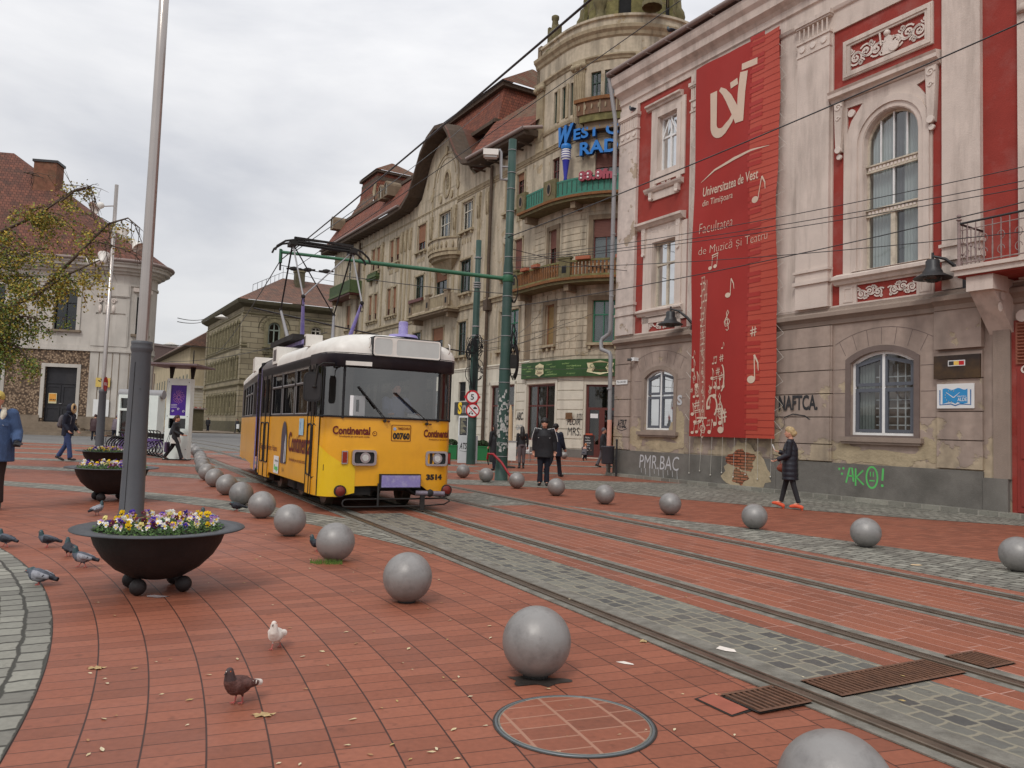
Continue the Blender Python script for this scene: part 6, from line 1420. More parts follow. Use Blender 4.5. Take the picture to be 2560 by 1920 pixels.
# visor, navy band and white roof cap
v=MB();loft(v,[(ol(1.02,.99,.02),2.44),(ol(1.02,1.0,.12),2.46),(ol(1.02,1.0,.13),2.68)],mNav);loft(v,[(ol(1.02,.97,-.05),2.47),(ol(1.02,.995,.11),2.455)],mat('brown_visor',lin((96,72,66)),.6))
for s_ in(-1,1):v.box(min(s_*hw,s_*(hw-.02)),max(s_*hw,s_*(hw-.02)),1.0,5.65,2.5,2.66,mNav)
v.build('navy_band',TR)
v=MB();v.obox((-.66,-.1,2.5),(.21,-.045,0),(.0,.01,0),(0,0,.035),mWhT);v.build('sun_visor',TR)
def roofloft(b,back,front=True,m=mWhT,z0=2.66):
 lv=[]
 for z,k,f in((z0,1.0,.13),(2.74,.995,.125),(2.83,.965,.09),(2.91,.9,.02),(2.98,.78,-.1),(3.04,.6,-.26),(3.08,.36,-.45),(3.1,.0,-.6)):
  P=[(-hw*k,back)]+[(x*k,(y-f)if y<.3 else y-f*max(0,(.8-y)/.5)+(0 if k>.9 else .0))for x,y in FRH]+[(hw*k,back)]if front else[(-hw*k,back)]
  lv.append((P,z))
 loft(b,lv,m)
rf=MB();roofloft(rf,4.0)
for s_ in(-1,1):
 pass
def hoop(y,m_b,k=1,y2=None,z0=2.6):
 pr=[(-hw,z0),(-hw,2.72),(-1.1,2.86),(-.9,2.98),(-.6,3.05),(0,3.09),(.6,3.05),(.9,2.98),(1.1,2.86),(hw,2.72),(hw,z0)]
 n=len(pr);m_b.add([(a,y,z)for a,z in pr]+[(a,y2,z)for a,z in pr],[(i,i+1,n+i+1,n+i)for i in range(n-1)],k,True)
mGrR=mat('grey_roof_sheet',lin((92,86,84)),.6,var=.15,vs=3,grime=.4)
hoop(4.0,rf,mGrR,5.65)
rf.box(-hw-.015,-.72,4.0,4.42,2.72,3.08,mWhT);rf.box(-hw-.02,-hw-.015,4.06,4.34,2.78,3.02,mGrR);rf.box(.72,hw+.01,4.0,4.42,2.72,3.08,mWhT)
rf.box(-hw+.0,-.9,1.45,1.62,2.88,3.1,mWhT);rf.box(-hw-.01,-hw,1.5,1.58,2.9,3.06,mBrn)
rf.box(-.4,.4,1.6,3.6,3.06,3.12,mWhT);ro=rf.build('roof',TR)
# destination box
def rr_(x0,x1,z0,z1,r,n=4):
 P=[]
 for cx,cz,a0 in((x1-r,z1-r,0),(x0+r,z1-r,90),(x0+r,z0+r,180),(x1-r,z0+r,270)):P+=[(cx+r*cos(rad(a0+90*i/n)),cz+r*sin(rad(a0+90*i/n)))for i in range(n+1)]
 return P
s=MB();s.prism(rr_(-.45,.79,2.64,2.99,.05),-.15,.3,mRub);s.prism(rr_(-.435,.775,2.655,2.975,.04),-.156,-.15,mWhT,holes=[rr_(-.415,-.105,2.68,2.95,.05),rr_(-.03,.755,2.68,2.95,.04)]);s.build('destination_box',TR)
s=MB();mLit=mat('dull_white_screen',lin((190,192,188)),.25,var=.06,vs=3);s.prism(rr_(-.415,-.105,2.68,2.95,.05),-.152,-.151,mLit);s.prism(rr_(-.03,.755,2.68,2.95,.04),-.152,-.151,mLit);s.build('destination_screen',TR)
for x in(-.5,.95):
 s=MB();s.tube([(x,-.12,2.78),(x,-.16,2.8),(x,-.15,2.93),(x,-.09,2.95)],.012,mWhT,6);s.build('grab_handle',TR)
s=MB();s.lathe([(.28,3.08),(.25,3.13),(.1,3.15),(.085,3.15),(.085,3.36),(.075,3.38),(0,3.38)],mPurp,(.35,.62,0),14);s.build('roof_light',TR)
# lamps, plates and lettering on the front
for x in(-.47,.86):
 yy=.0 if abs(x)<.5 else .06
 s=MB();s.prism(rr_(x-.21,x+.21,.80,1.06,.05),yy-.035,yy+.05,mChr,holes=[rr_(x-.17,x+.17,.835,1.025,.04)]);s.prism(rr_(x-.17,x+.17,.835,1.025,.04),yy+.0,yy+.02,mRub);h_=s.build('headlight',TR)
 s=MB();s.lathe([(0,-.0),(.06,.0),(.09,-.02),(.1,-.03)],mChr,(0,0,0),14);
 s=MB();s.disc(x+.02,.93,.09,yy-.02,mChr,.02,18);s.disc(x+.02,.93,.055,yy-.028,mat('lamp_lens',lin((205,208,204)),.15,metal=.3,var=.15,vs=30),.01,16);s.prism(rr_(x-.17,x-.07,.835,1.025,.02),yy-.01,yy,mUnd);s.build('lens',h_)
for x,y_ in((-.79,.05),(1.13,.17)):
 s=MB();s.box(x-.05,x+.05,y_-.025,y_+.03,.82,1.04,mChr if x<0 else mRub);s.box(x-.036,x+.036,y_-.035,y_-.025,.84,1.02,mat('amber_red_lens',lin((140,40,26)),.25));s.build('turn_signal',TR)
for x,y_ in((-.84,.065),(1.1,.13)):
 s=MB();s.T=lambda a,b_,c,x=x,y_=y_:(x+a,y_-c,.37+b_);s.lathe([(.0,.06),(.075,.05),(.085,.04),(.1,.0)],mat('dull_red_lens',lin((112,40,34)),.35),(0,0,0),16);s.lathe([(.085,.045),(.1,.05),(.1,-.01)],mUnd,(0,0,0),16);s.T=None;s.build('tail_light',TR)
def FY(x):
 ax=abs(x)
 for(x0,y0),(x1,y1)in zip(FRH[7:],FRH[8:]):
  if x0<=ax<=x1:return y0+(y1-y0)*(ax-x0)/(x1-x0)
 return .8
s=MB();s.T=lambda x,y,z:(x,FY(x)+y-.008,z)
text(s,'Continental',-1.0,-.38,1.31,0,mRedT,h=.14,bold=.035);s.disc(-.3,1.34,.04,0,mRedT);s.disc(-.3,1.34,.03,-.001,mYel);s.ribbon([(-.32,1.36),(-.3,1.33),(-.29,1.35)],.01,-.002,mRedT)
text(s,'Anvelopele pe care poti conta.',-.9,-.38,1.26,0,mRedT,h=.035,bold=.02)
text(s,'Continental',.6,1.14,1.30,0,mRedT,h=.14,bold=.035);text(s,'Anvelopele pe care poti conta.',.7,1.14,1.245,0,mRedT,h=.033,bold=.02)
s.prism(rr_(-.01,.35,1.22,1.5,.02),0,0,mRedT,holes=[rr_(.0,.34,1.23,1.49,.018)]);text(s,'TIMIȘOARA',.1,.33,1.41,0,mRedT,h=.05,bold=.03);text(s,'00760',.02,.33,1.25,0,mBlT,h=.12,bold=.05);s.disc(.05,1.43,.03,0,mat('pale_blue_crest',lin((150,170,200)),.5),0,6)
text(s,'3514',.68,1.0,.555,0,mBlT,h=.1,bold=.06)
s.T=None;s.build('lettering',TR)
s=MB();s.T=lambda x,y,z:(-hw-.012,x,z)if 0 else(-hw-.012+y,-x,z)
text(s,'Continental',-2.45,-.62,.93,0,mRedT,h=.38,bold=.02);text(s,'Anvelopele pe care poti conta.',-2.35,-1.02,.74,0,mRedT,h=.09,bold=.01);text(s,'Siguranta. Confort. Viziune.',-5.3,-3.5,.86,0,mRedT,h=.15,bold=.01)
T_=[(-3.12,.68),(-2.62,.68),(-2.6,1.1)]+[(-2.86+.25*cos(rad(a)),1.15+.36*sin(rad(a)))for a in(20,45,70,95,120,145,170)]+[(-3.1,1.0)]
s.prism(T_,-.002,-.002,mat('tyre_print',lin((74,66,76)),.6,var=.4,vs=30));s.ribbon([(-2.78,.7),(-2.75,1.05),(-2.68,1.25),(-2.64,1.0),(-2.66,.72)],.05,-.004,mSignW)
s.prism(rect(-3.75,-3.25,.45,.8),-.002,-.002,mSignW);text(s,'Bega',-3.68,-3.3,.48,-.004,mGrn,h=.14,bold=.04);text(s,'TIMISOARA',-3.65,-3.3,.68,-.004,mBlT,h=.04);text(s,'3514',-2.95,-2.75,.52,0,mBlT,h=.07);s.prism(rect(-1.6,-1.25,1.26,1.56),-.003,-.003,mat('pale_blue_sticker',lin((160,190,205)),.5));s.ribbon([(-1.54,1.5),(-1.5,1.42),(-1.52,1.36)],.03,-.004,mBl2)
s.ribbon([(-.66,.82),(-.62,1.1),(-.66,1.25),(-.6,1.15)],.02,0,mRedT)
s.T=None;s.build('side_lettering',TR)
# bumper, coupler and lifeguard frame
s=MB();s.box(-.17,.52,-.1,.12,.44,.64,mPurp);s.box(-.19,.54,-.07,.12,.42,.66,mRub);
s.build('bumper',TR)
s=MB();s.tube([(.25,.9,.5),(.45,.2,.36),(.62,-.12,.33)],[.07,.05,.045],mUnd,8);s.tube([(.45,-.08,.34),(.95,-.16,.33)],.045,mat('worn_coupler',lin((120,112,122)),.5,metal=.4,var=.3,vs=14),8);s.sphere((.7,-.12,.34),.07,mUnd,8);s.tube([(.95,-.14,.33),(1.1,-.05,.3),(1.02,.1,.24),(.9,.12,.3)],.012,mRub,6);s.box(.52,.6,-.14,-.1,.05,.3,mUnd);s.tube([(.3,.1,.6),(.35,.05,.4),(.5,.0,.3)],.02,mUnd,6);s.build('coupler',TR)
s=MB();P_=[(-.7,-.05,.24)]+[(-.78-.05*sin(rad(a)),-.08,.18+.06*cos(rad(a)))for a in(0,45,90,135,180)]+[(-.5,-.1,.12),(.6,-.1,.12),(1.0,-.06,.14),(1.12,-.02,.19),(1.06,0,.24),(.4,-.05,.24),(-.7,-.05,.24)]
s.tube(P_,.014,mUnd,6);s.tube([(-.2,-.02,.5),(-.22,-.08,.12)],.02,mUnd,6);s.build('lifeguard',TR)
# wipers
for(x0,z0,x1,z1)in((-.14,1.57,-.62,2.12),(.64,1.545,.02,2.05)):
 s=MB();y0,y1=FY(x0)-.03,FY(x1)-.04;s.tube([(x0,y0,z0),(x0,y0-.03,z0+.03),(x1,y1,z1)],.008,mRub,5);s.tube([(x0+(x1-x0)*.35,y0-.045,z0+(z1-z0)*.35),(x1-.0,y1-.01,z1+.0)],.016,mRub,5);s.tube([(x0,y0+.03,z0-.01),(x0,y0-.03,z0-.01)],.025,mUnd,8);s.tube([(x0+.07,y0+.03,z0-.015),(x0+.07,y0-.02,z0-.015)],.018,mat('rusty_bolt',lin((96,50,34)),.6),6);s.build('wiper',TR)
 # mirror on its bracket
s=MB();s.tube([(-1.02,.1,2.42),(-1.08,-.12,2.47),(-1.28,-.2,2.46),(-1.36,-.16,2.4),(-1.38,-.13,2.1)],.014,mUnd,6);mo=s.build('mirror_arm',TR)
s=MB();s.T=lambda x,y,z:(-1.40+x*.8,-.10+y-x*.45,z);s.prism(rr_(-.17,.15,1.83,2.31,.09,5),0,.045,mRub,holes=[]);s.prism(rr_(-.145,.125,1.86,2.28,.08,5),-.006,0,mat('mirror_back',lin((44,42,42)),.3,var=.2));s.T=None;s.build('mirror',mo)
s=MB();s.lathe([(.0,0),(.03,0),(.03,.04),(0,.05)],mUnd,(-1.4,-.15,2.05),8);s.build('clamp',mo)
# interior
s=MB();s.box(-1.1,1.1,.3,6,.78,.84,mUnd);s.box(-1.12,1.12,1.25,1.28,.8,1.7,mIntr);s.box(-1.1,-.35,1.25,1.28,1.7,2.5,mIntr);s.box(.75,1.1,1.25,1.28,1.7,2.5,mIntr);s.box(-1.0,1.0,.18,.5,.8,1.58,mUnd);s.box(-.6,.9,.2,.45,1.58,1.64,mUnd);s.box(-1.12,1.12,.9,5.6,2.5,2.54,mIntr);s.box(.55,.85,.28,.4,1.6,1.78,mUnd)
for y in(1.8,2.6,3.4):
 for x in(-.75,.7):s.box(x-.25,x+.25,y,y+.4,1.15,1.22,mSeat);s.box(x-.25,x+.25,y+.38,y+.44,1.2,1.75,mSeat)
for x,y in((-.9,1.35),(-.85,2.9),(-.85,4.5)):s.tube([(x,y,.8),(x,y,2.5)],.02,mChr,6)
s.build('interior',TR)
s=MB();s.box(-.74,-.48,.045,.055,1.63,1.97,mat('bright_paper',(.9,.9,.9),.6,var=0));s.T=lambda x,y,z:(x,.04,z);text(s,'1',-.635,-.585,1.70,0,mBlT,h=.2);s.T=None;s.build('route_sheet',TR)
s=MB();s.obox((.46,.1,1.66),(.15,.0,-.02),(.02,.05,.02),(0,.004,.006),mSignW);s.build('paper',TR)
# bogie and wheels
for(yc,nm)in((2.2,1),(6.0,1)):
 b=MB();b.box(-.95,.95,yc-.9,yc+.9,.28,.42,mUnd);b.box(-.98,-.85,yc-1.2,yc+1.2,.2,.34,mUnd);b.box(.85,.98,yc-1.2,yc+1.2,.2,.34,mUnd)
 for y in(-.45,.45):b.tube([(-.97,yc+y,.5),(-.97,yc+y,.2)],.06,mUnd,8)
 bg_=b.build('bogie',TR)
 for y in(-.85,.85):
  for x in(-.72,.72):
   b=MB();b.T=lambda a,c,d_,x=x,y=y:(x+d_,yc+y+a,.33+c);b.lathe([(0,-.07),(.1,-.07),(.12,-.05),(.26,-.05),(.3,-.065),(.31,.05),(.33,.06),(.33,.07),(0,.07)],mRail2 if 0 else m_rail,(0,0,0),22);b.T=None;b.build('wheel',bg_)
b=MB();b.box(-1.0,1.0,.25,1.1,.35,.75,mUnd);b.box(-1.05,1.05,4.2,5.5,.45,.75,mUnd);b.box(-.8,-.3,.1,.25,.3,.6,mUnd);b.box(-1.1,1.1,.2,5.6,.7,.8,mUnd);b.build('underframe',TR)
# bellows
b=MB()
for i in range(7):
 y=5.65+i*.06;k=.97 if i%2 else .9
 for(z0,z1)in((.4,2.85),):b.box(-hw*k,hw*k,y,y+.045,z0,z1,mRub)
b.box(-hw,-hw+.05,5.6,5.68,.4,2.7,mPurp);b.build('bellows',TR)
# rear section, turned a little on the curve
a6=rad(-6);o6=(0,6.05)
def T6(x,y,z):return(o6[0]+x*cos(a6)-y*sin(a6),o6[1]+x*sin(a6)+y*cos(a6),z)
b=MB();b.T=T6;hw6=hw
zs2=[(0,.35),(1.2,.35),(1.25,.45),(4.4,.45),(4.5,.4),(6.6,.4)]
for s_ in(-1,1):skirt(b,s_*hw,0,6.6,zs2)
b.box(-hw,hw,6.58,6.62,.4,2.7,mYel);b.box(-hw,-hw+.02,0,.1,.35,2.6,mPurp);b.build('rear_body',TR)
b=MB();p_='rear_pane';b.T=T6
for s_ in(-1,1):side_windows(b,s_,None,[(1.35,2.3),(2.4,3.4),(3.5,4.5)],[(.2,.6),(.7,1.1),(4.8,5.9)],p_,0,6.6)
b.build('rear_window_band',TR)
b=MB();b.T=T6;hoop(0,b,mWhT,6.6);b.box(-hw-.02,-.6,1.2,1.9,2.75,3.1,mWhT);b.box(-.6,.6,2.5,5,3.05,3.3,mGrR);b.build('rear_roof',TR)
# pantograph: base frame, lower and upper arms, collector pan
pg=MB();yb=4.1
def S(x,t,z):return(x,t-12.62,z)
pg.box(-.75,.85,3.6,6.6-.6,3.16,3.24,mPurp);pg.box(-.95,-.6,3.8,6.2,3.25,3.36,mUnd);pg.box(.6,.95,1.8,3.4,3.2,3.3,mPurp)
pb=pg.build('pantograph',TR)
# the frame sits across the roof; two diamond halves seen almost end-on
KN={'lf':(-.66,4.3,4.25),'rf':(.66,4.3,4.25),'lr':(-.66,6.7,4.25),'rr':(.66,6.7,4.25)}
tp={'l':(-.7,5.5,5.66),'r':(.72,5.5,5.66)}
ba={'lf':(-.5,4.9,3.25),'rf':(.5,4.9,3.25),'lr':(-.5,6.1,3.25),'rr':(.5,6.1,3.25)}
a=MB()
for k in KN:a.tube([ba[k],KN[k]],[.055,.03],mPurp if k[1]=='f' else mZinc,7);a.sphere(KN[k],.05,mUnd,8)
a.tube([ba['lf'],ba['rf']],.04,mPurp,6);a.tube([ba['lr'],ba['rr']],.04,mPurp,6);a.build('lower_arm',pb)
a=MB()
for k in KN:a.tube([KN[k],tp[k[0]]],.02,mZinc if k[1]=='f' else mUnd,6)
a.tube([KN['lf'],tp['r']],.016,mZinc,5);a.tube([KN['rr'],tp['l']],.016,mUnd,5)
for k in('lf','rf'):a.tube([(KN[k][0]+.03*cos(t),KN[k][1],KN[k][2]-.12+.09*sin(t))for t in[i*.7 for i in range(9)]],.01,mUnd,4)
a.build('upper_arm',pb)
a=MB()
for y,z in((5.32,5.74),(5.68,5.74)):a.tube([(-1.12,y,5.42),(-1.08,y,5.52),(-.9,y,5.66),(-.6,y,z),(0,y,z+.02),(.6,y,z),(.9,y,5.66),(1.08,y,5.52),(1.12,y,5.42)],.026,mUnd,6)
a.box(-.7,.7,5.3,5.38,5.75,5.79,mUnd);a.box(-.7,.7,5.62,5.7,5.75,5.79,mUnd);a.tube([tp['l'],tp['r']],.035,mUnd,6)
for x in(-.7,.72):a.box(x-.08,x+.08,5.3,5.7,5.6,5.7,mUnd)
a.build('collector',pb)
# ================= STREET FURNITURE =================
# ---- metal spheres ----
mSph=mat('grey_sphere_paint',lin((142,139,136)),.46,metal=.3,var=.12,vs=4,bump=.14,bs=18,spec=.45,grime=.55,gs=8,gc=lin((88,84,82)),world=True)
mFoot=mat('sphere_foot',(.03,.028,.026),.8)
def sphere_mesh():
 b=MB();r=.205;b.lathe([(r*sin(pi*i/28),r-r*cos(pi*i/28))for i in range(1,29)],mSph,(0,0,0),40);b.lathe([(0,.0),(.075,.0),(.075,.018),(.05,.02)],mFoot,(0,0,0),24);return b
SPL=[(1.21,2.84),(.2,4.69),(-.82,6.54),(-1.84,8.37),(-2.83,10.12),(-3.77,11.9),(-4.7,13.65),(-5.62,15.45),(-6.55,17.25),(-7.45,19.1),(-8.3,21.0),(-9.1,22.95),(-9.95,24.95),(-10.8,27.0),(-11.75,29.2),(-12.9,31.8),(-14.2,34.6),(-15.6,37.6)]
SPR=[(6.07,9.22),(5.05,10.93),(4.03,12.66),(3.04,14.52),(2.03,16.27),(1.11,18.0),(.21,19.92),(-.64,21.84),(-1.4,23.59)]
first=None
LBL={('L',0):'nearest grey metal sphere, cut off by the bottom edge beside the rail',('L',1):'large grey metal sphere standing just above the round manhole cover',('L',2):'grey metal sphere third from the front in the left row, below the white papers',('L',3):'grey metal sphere with a tuft of grass at its foot',('L',4):'grey metal sphere right of the flower bowl, next beyond the grassy one',('L',5):'grey metal sphere beside the dark pigeon on the cobbles, nearer one',('L',6):'grey metal sphere hiding part of the dark pigeon, farther one'}
for row,pts in(('L',SPL),('R',SPR)):
 for i,(x,y)in enumerate(pts):
  lab=LBL.get((row,i))or('small grey sphere in the far overlapping part of the left row' if row=='L' else['grey metal sphere cut by the right edge of the picture','grey metal sphere below the green graffiti','grey metal sphere in front of the woman with the red bag','grey metal sphere in the right row below the banner','grey metal sphere below the worn corner of the red building','grey metal sphere right of the man in the black cap','grey metal sphere at the foot of the green pole','grey metal sphere just left of the green pole','grey metal sphere beside the right side of the tram'][i])
  if first is None:first=sphere_mesh().build('metal_sphere');o=first
  else:o=first.copy();col.objects.link(o)
  o.location=(x,y,.0);o.rotation_euler=(0,0,random.uniform(0,6));tag(o,lab,'bollard','metal spheres left of the track' if(row=='L' and(row,i)not in LBL)else 'metal spheres along the tracks')
o=first.copy();col.objects.link(o);o.location=(3.15,44.6,0);tag(o,'grey metal sphere standing by the cafe wall behind the two walking men','bollard','metal spheres along the tracks')
# grass tuft and dark patch under spheres
mGras=mat('grass_blades',lin((84,112,44)),.8,var=.35,vs=30)
b=MB()
for i in range(160):
 a=random.uniform(0,6.28);r=random.uniform(.05,.13);x,y=-1.9+r*cos(a)*1.4,8.2+r*sin(a)*.6;h=random.uniform(.02,.065);dx=random.uniform(-.02,.02)
 b.add([(x-.003,y,0),(x+.004,y,0),(x+dx,y,h)],[(0,1,2)],mGras)
tag(b.build('grass_tuft'),'green tuft of grass growing at the foot of a sphere','grass',kind='stuff')
mDkBr=mat('dark_brown_mottle',(.035,.028,.024),.55,var=.4,vs=20)
b=MB();pts=[(.2+(.17+.05*sin(3*t+1))*cos(t),4.6+(.1+.03*sin(5*t))*sin(t)+.0,.003)for t in[2*pi*i/30 for i in range(30)]];b.add(pts,[tuple(range(30))],mDkBr);struct(b.build('ground_patch'))  # flat dark brown patch with a wavy outline, below the second sphere
mWet=mat('wet_patch',lin((110,66,58)),.2,var=.2,spec=.6)
b=MB()
for(cx,cy,rx,ry,s_)in((-2.86,6.42,.09,.04,1),):b.add([(cx+rx*(1+.2*sin(3*t+s_))*cos(t),cy+ry*(1+.2*sin(4*t))*sin(t),.003)for t in[2*pi*i/24 for i in range(24)]],[tuple(range(24))],mWet)
struct(b.build('puddle'))
# ---- manhole ----
t=empty('manhole_cover','round tiled manhole cover with a steel rim in the red paving','manhole cover',(.37,3.95,0))
b=MB();mStR=mat('steel_rim',lin((110,116,118)),.4,metal=.5,var=.2);n=64
b.lathe([(.40,.001),(.40,.008),(.385,.009),(.385,.006)],mStR,(0,0,0),n);b.lathe([(.41,.002),(.41,.0045),(.40,.0045)],mDkBr,(0,0,0),n);b.lathe([(.383,.006),(.375,.007),(.374,.0065)],mKerb,(0,0,0),n);b.build('rim',t)
m_mh=tiles('manhole_tiles','arc',.267,.14,red,lin((160,118,98)),jr=.010,jc=.006,bump=.2,rough=.6,jit=0,r0=15.11+.08)
b=MB();b.lathe([(0,.0062),(.375,.0062)],m_mh,(0,0,0),n);b.build('cover',t)
# ---- drain grates across the rails ----
mRst=mat('rusty_grate',lin((104,72,54)),.85,var=.35,vs=20,bump=.4,grime=.5,gs=10,gc=(.03,.02,.018))
for k,(w0,w1,lab)in enumerate(((3.16,3.56,'rusty drain grate on the near side of the rail'),(3.8,4.97,'long rusty drain grate between the two rails of the near track'),(5.2,5.52,'short rusty drain grate beyond the second rail'))):
 b=MB();z=.0105
 b.add([TW(w0,3.03,z),TW(w1,3.03,z),TW(w1,3.33,z),TW(w0,3.33,z)],[(0,1,2,3)],m_groove)
 ww=w0+.02
 while ww<w1:b.add([TW(ww,3.05,z+.008),TW(ww+.018,3.05,z+.008),TW(ww+.018,3.31,z+.008),TW(ww,3.31,z+.008),TW(ww,3.05,z),TW(ww+.018,3.05,z),TW(ww+.018,3.31,z),TW(ww,3.31,z)],[(0,1,2,3),(0,3,7,4),(1,5,6,2),(0,4,5,1)],mRst);ww+=.042
 for a,c in((3.03,3.055),(3.305,3.33)):b.add([TW(w0,a,z+.009),TW(w1,a,z+.009),TW(w1,c,z+.009),TW(w0,c,z+.009)],[(0,1,2,3)],mRst)
 tag(b.build('drain_grate'),lab,'drain grate','drain grates across the track')
b=MB();b.add([TW(3.0,3.07,.004),TW(3.17,3.09,.004),TW(3.17,3.39,.004),TW(3.0,3.36,.004)],[(0,1,2,3)],m_groove);b.add([TW(3.015,3.085,.006),TW(3.155,3.105,.009),TW(3.155,3.375,.009),TW(3.015,3.345,.006)],[(0,1,2,3)],mat('loose_red_tile',(.31,.09,.055),.7,var=.12,vs=12));tag(b.build('loose_tile'),'loose sunken red tile at the left end of the drain grate','tile')
# ---- flower bowls ----
mBowl=mat('black_cast_bowl',lin((36,32,32)),.62,var=.2,vs=4,bump=.35,bs=18,spec=.35,grime=.3,gs=2,gc=lin((58,46,44)))
mRim=mat('dark_grey_bowl_rim',lin((66,68,72)),.5,var=.15,vs=4,metal=.2)
mSoil=mat('dark_soil',(.02,.015,.011),.95)
PC=[('yellow',lin((236,196,20))),('white',lin((232,228,222))),('violet',lin((70,44,150))),('burgundy',lin((96,22,52))),('lilac',lin((176,132,186))),('cream',lin((228,214,140)))]
mCore=mat('pansy_dark_eye',lin((44,16,36)),.8);mYc=mat('pansy_yellow_eye',lin((240,200,40)),.7)
PM=[]
def pansy(cm,two=None):
 b=MB();pt=mat('pansy_'+cm[0],cm[1],.75,var=.1,vs=40);p2=mat('pansy_'+two[0],two[1],.75,var=.1,vs=40)if two else pt
 def petal(a,l,w_,m,tz=.0,dy=0):
  V=[(0,dy,0)];n=8
  for i in range(n+1):
   q=-1+2*i/n;rr_=l*(1-.35*q*q);aa=a+q*w_;V.append((rr_*cos(aa),dy-.003*abs(q)+.004*sin(q*7),rr_*sin(aa)))
  b.add(V,[(0,i,i+1)for i in range(1,n+1)],m,True)
 petal(rad(60),.022,.62,p2,dy=.003);petal(rad(120),.022,.62,p2,dy=.003);petal(rad(5),.019,.6,pt,dy=.001);petal(rad(175),.019,.6,pt,dy=.001);petal(rad(270),.022,.75,pt,dy=-.001)
 b.disc(0,-.004,.007,-.003,mCore if cm[0]!='white' else mYc,0,8);b.disc(0,0,.0025,-.004,mYc,0,6)
 b.tube([(0,.002,0),(0,.012,-.02),(0,.01,-.05)],.0015,mGras,4)
 return b
for c in((0,None),(1,None),(2,None),(3,None),(4,2),(1,4),(0,3),(5,None),(3,4)):
 o=pansy(PC[c[0]],PC[c[1]]if c[1]is not None else None).build('pansy');PM.append(o.data);bpy.data.objects.remove(o)
mLf=[mat('pansy_leaf_dark',lin((46,74,34)),.7,var=.25,vs=30),mat('pansy_leaf_light',lin((92,122,58)),.7,var=.2,vs=30),mat('pansy_leaf_mid',lin((68,98,44)),.7,var=.25,vs=30)]
def bowl(x,y,label,nfl,nleaf,rot,fs=1.0,parts=True):
 t=empty('flower_bowl',label,'planter',(x,y,0),0,'round flower bowls on the square')
 b=MB();b.lathe([(0,.10),(.1,.102),(.22,.13),(.34,.2),(.44,.3),(.5,.4),(.535,.5),(.54,.52)],mBowl,(0,0,0),48);b.build('bowl',t)
 b=MB();b.lathe([(.525,.512),(.685,.522),(.69,.526),(.685,.534),(.53,.528),(.51,.50),(.505,.47)],mRim,(0,0,0),56);b.build('rim',t)
 for k in range(4):
  a=rad(rot+90*k);b=MB();b.sphere(((.25)*cos(a),.25*sin(a),.068),.068,mBowl,18);b.build('foot',t)
 b=MB();b.lathe([(0,.49),(.51,.48)],mSoil,(0,0,0),24)
 rr=random.Random(int(x*100))
 for i in range(nleaf):
  a=rr.uniform(0,2*pi);r=.51*sqrt(rr.random());z=.49+rr.uniform(0,.1)*(1-.4*(r/.51)**2)+.0;px,py=r*cos(a),r*sin(a);l=rr.uniform(.018,.034)*fs;th=rr.uniform(0,2*pi);el=rr.uniform(-.2,.9)
  d1=Vector((cos(th)*cos(el),sin(th)*cos(el),sin(el)));sd=d1.cross(Vector((0,0,1))).normalized()*l*.36;c=Vector((px,py,z));u_=Vector((0,0,.004))
  b.add([c,c+d1*l*.5+sd-u_,c+d1*l,c+d1*l*.5-sd-u_],[(0,1,2,3)],mLf[rr.choice((0,0,1,2,2))])
 fo=b.build('foliage',t,auto=True)
 base=MB();
 for i in range(nfl):
  a=rr.uniform(0,2*pi);r=.48*sqrt(rr.random());z=.57+rr.uniform(0,.05)*(1-.3*r/.48)+(.02 if sin(a)>0 else-.005)
  me=PM[rr.choice((0,0,1,1,1,2,3,3,4,4,5,5,6,7,8))]
  o=bpy.data.objects.new('pansy',me);col.objects.link(o);o.parent=t;o.location=(r*cos(a),r*sin(a),z);o.rotation_euler=(rr.uniform(-.9,.1),rr.uniform(-.35,.35),rr.uniform(-1.1,1.1)+.45);s_=rr.uniform(1.1,1.6)*fs;o.scale=(s_,s_,s_)
 if y>9:t.scale=(1.1,1.1,1.1)
 return t
bowl(-2.98,6.68,'nearest black flower bowl, full of yellow, white and purple pansies',96,2600,-100)
bowl(-7.02,13.7,'middle black flower bowl, half hidden behind the big flagpole',80,1500,-95,1.15)
bowl(-10.55,20.3,'farthest black flower bowl, in front of the lamp post',60,1100,-80,1.3)
# ---- poles ----
mPole=mat('dark_grey_pole_paint',lin((78,80,84)),.5,var=.1,vs=2,bump=.12,bs=60,grime=.25,gs=3);mSteel=mat('brushed_steel',lin((176,168,162)),.28,metal=.9,var=.08,vs=1)
t=empty('flagpole','tall brushed steel pole in a thick grey base behind the flower bowl','pole',(-5.62,11.6,0))
b=MB();b.lathe([(.19,0),(.19,.02),(.172,.05),(.137,2.44),(.14,2.46),(.155,2.5),(.155,2.53),(.145,2.56),(.15,2.58),(.15,2.62),(.09,2.63)],mPole,(0,0,0),32);
b.tube([(-.02,-.172,.1),(-.015,-.142,2.3)],.004,mRub,4);b.sphere((.08,-.137,1.9),.008,mRub,6);b.sphere((-.1,-.145,.75),.01,mZinc,6);b.build('base',t)
b=MB();b.lathe([(.084,2.6),(.084,3.0),(.079,4),(.072,7),(.066,11),(0,11)],mSteel,(0,0,0),28);b.build('mast',t)
t=empty('lamp_post','slimmer steel lamp post with spotlights and a no entry disc','lamp post',(-17.0,32.0,0))
b=MB();b.lathe([(.19,0),(.172,.05),(.137,2.44),(.155,2.5),(.155,2.53),(.15,2.62),(.09,2.63)],mPole,(0,0,0),24);b.build('base',t)
b=MB();b.lathe([(.08,2.6),(.075,11.3),(0,11.3)],mSteel,(0,0,0),20);b.build('mast',t)
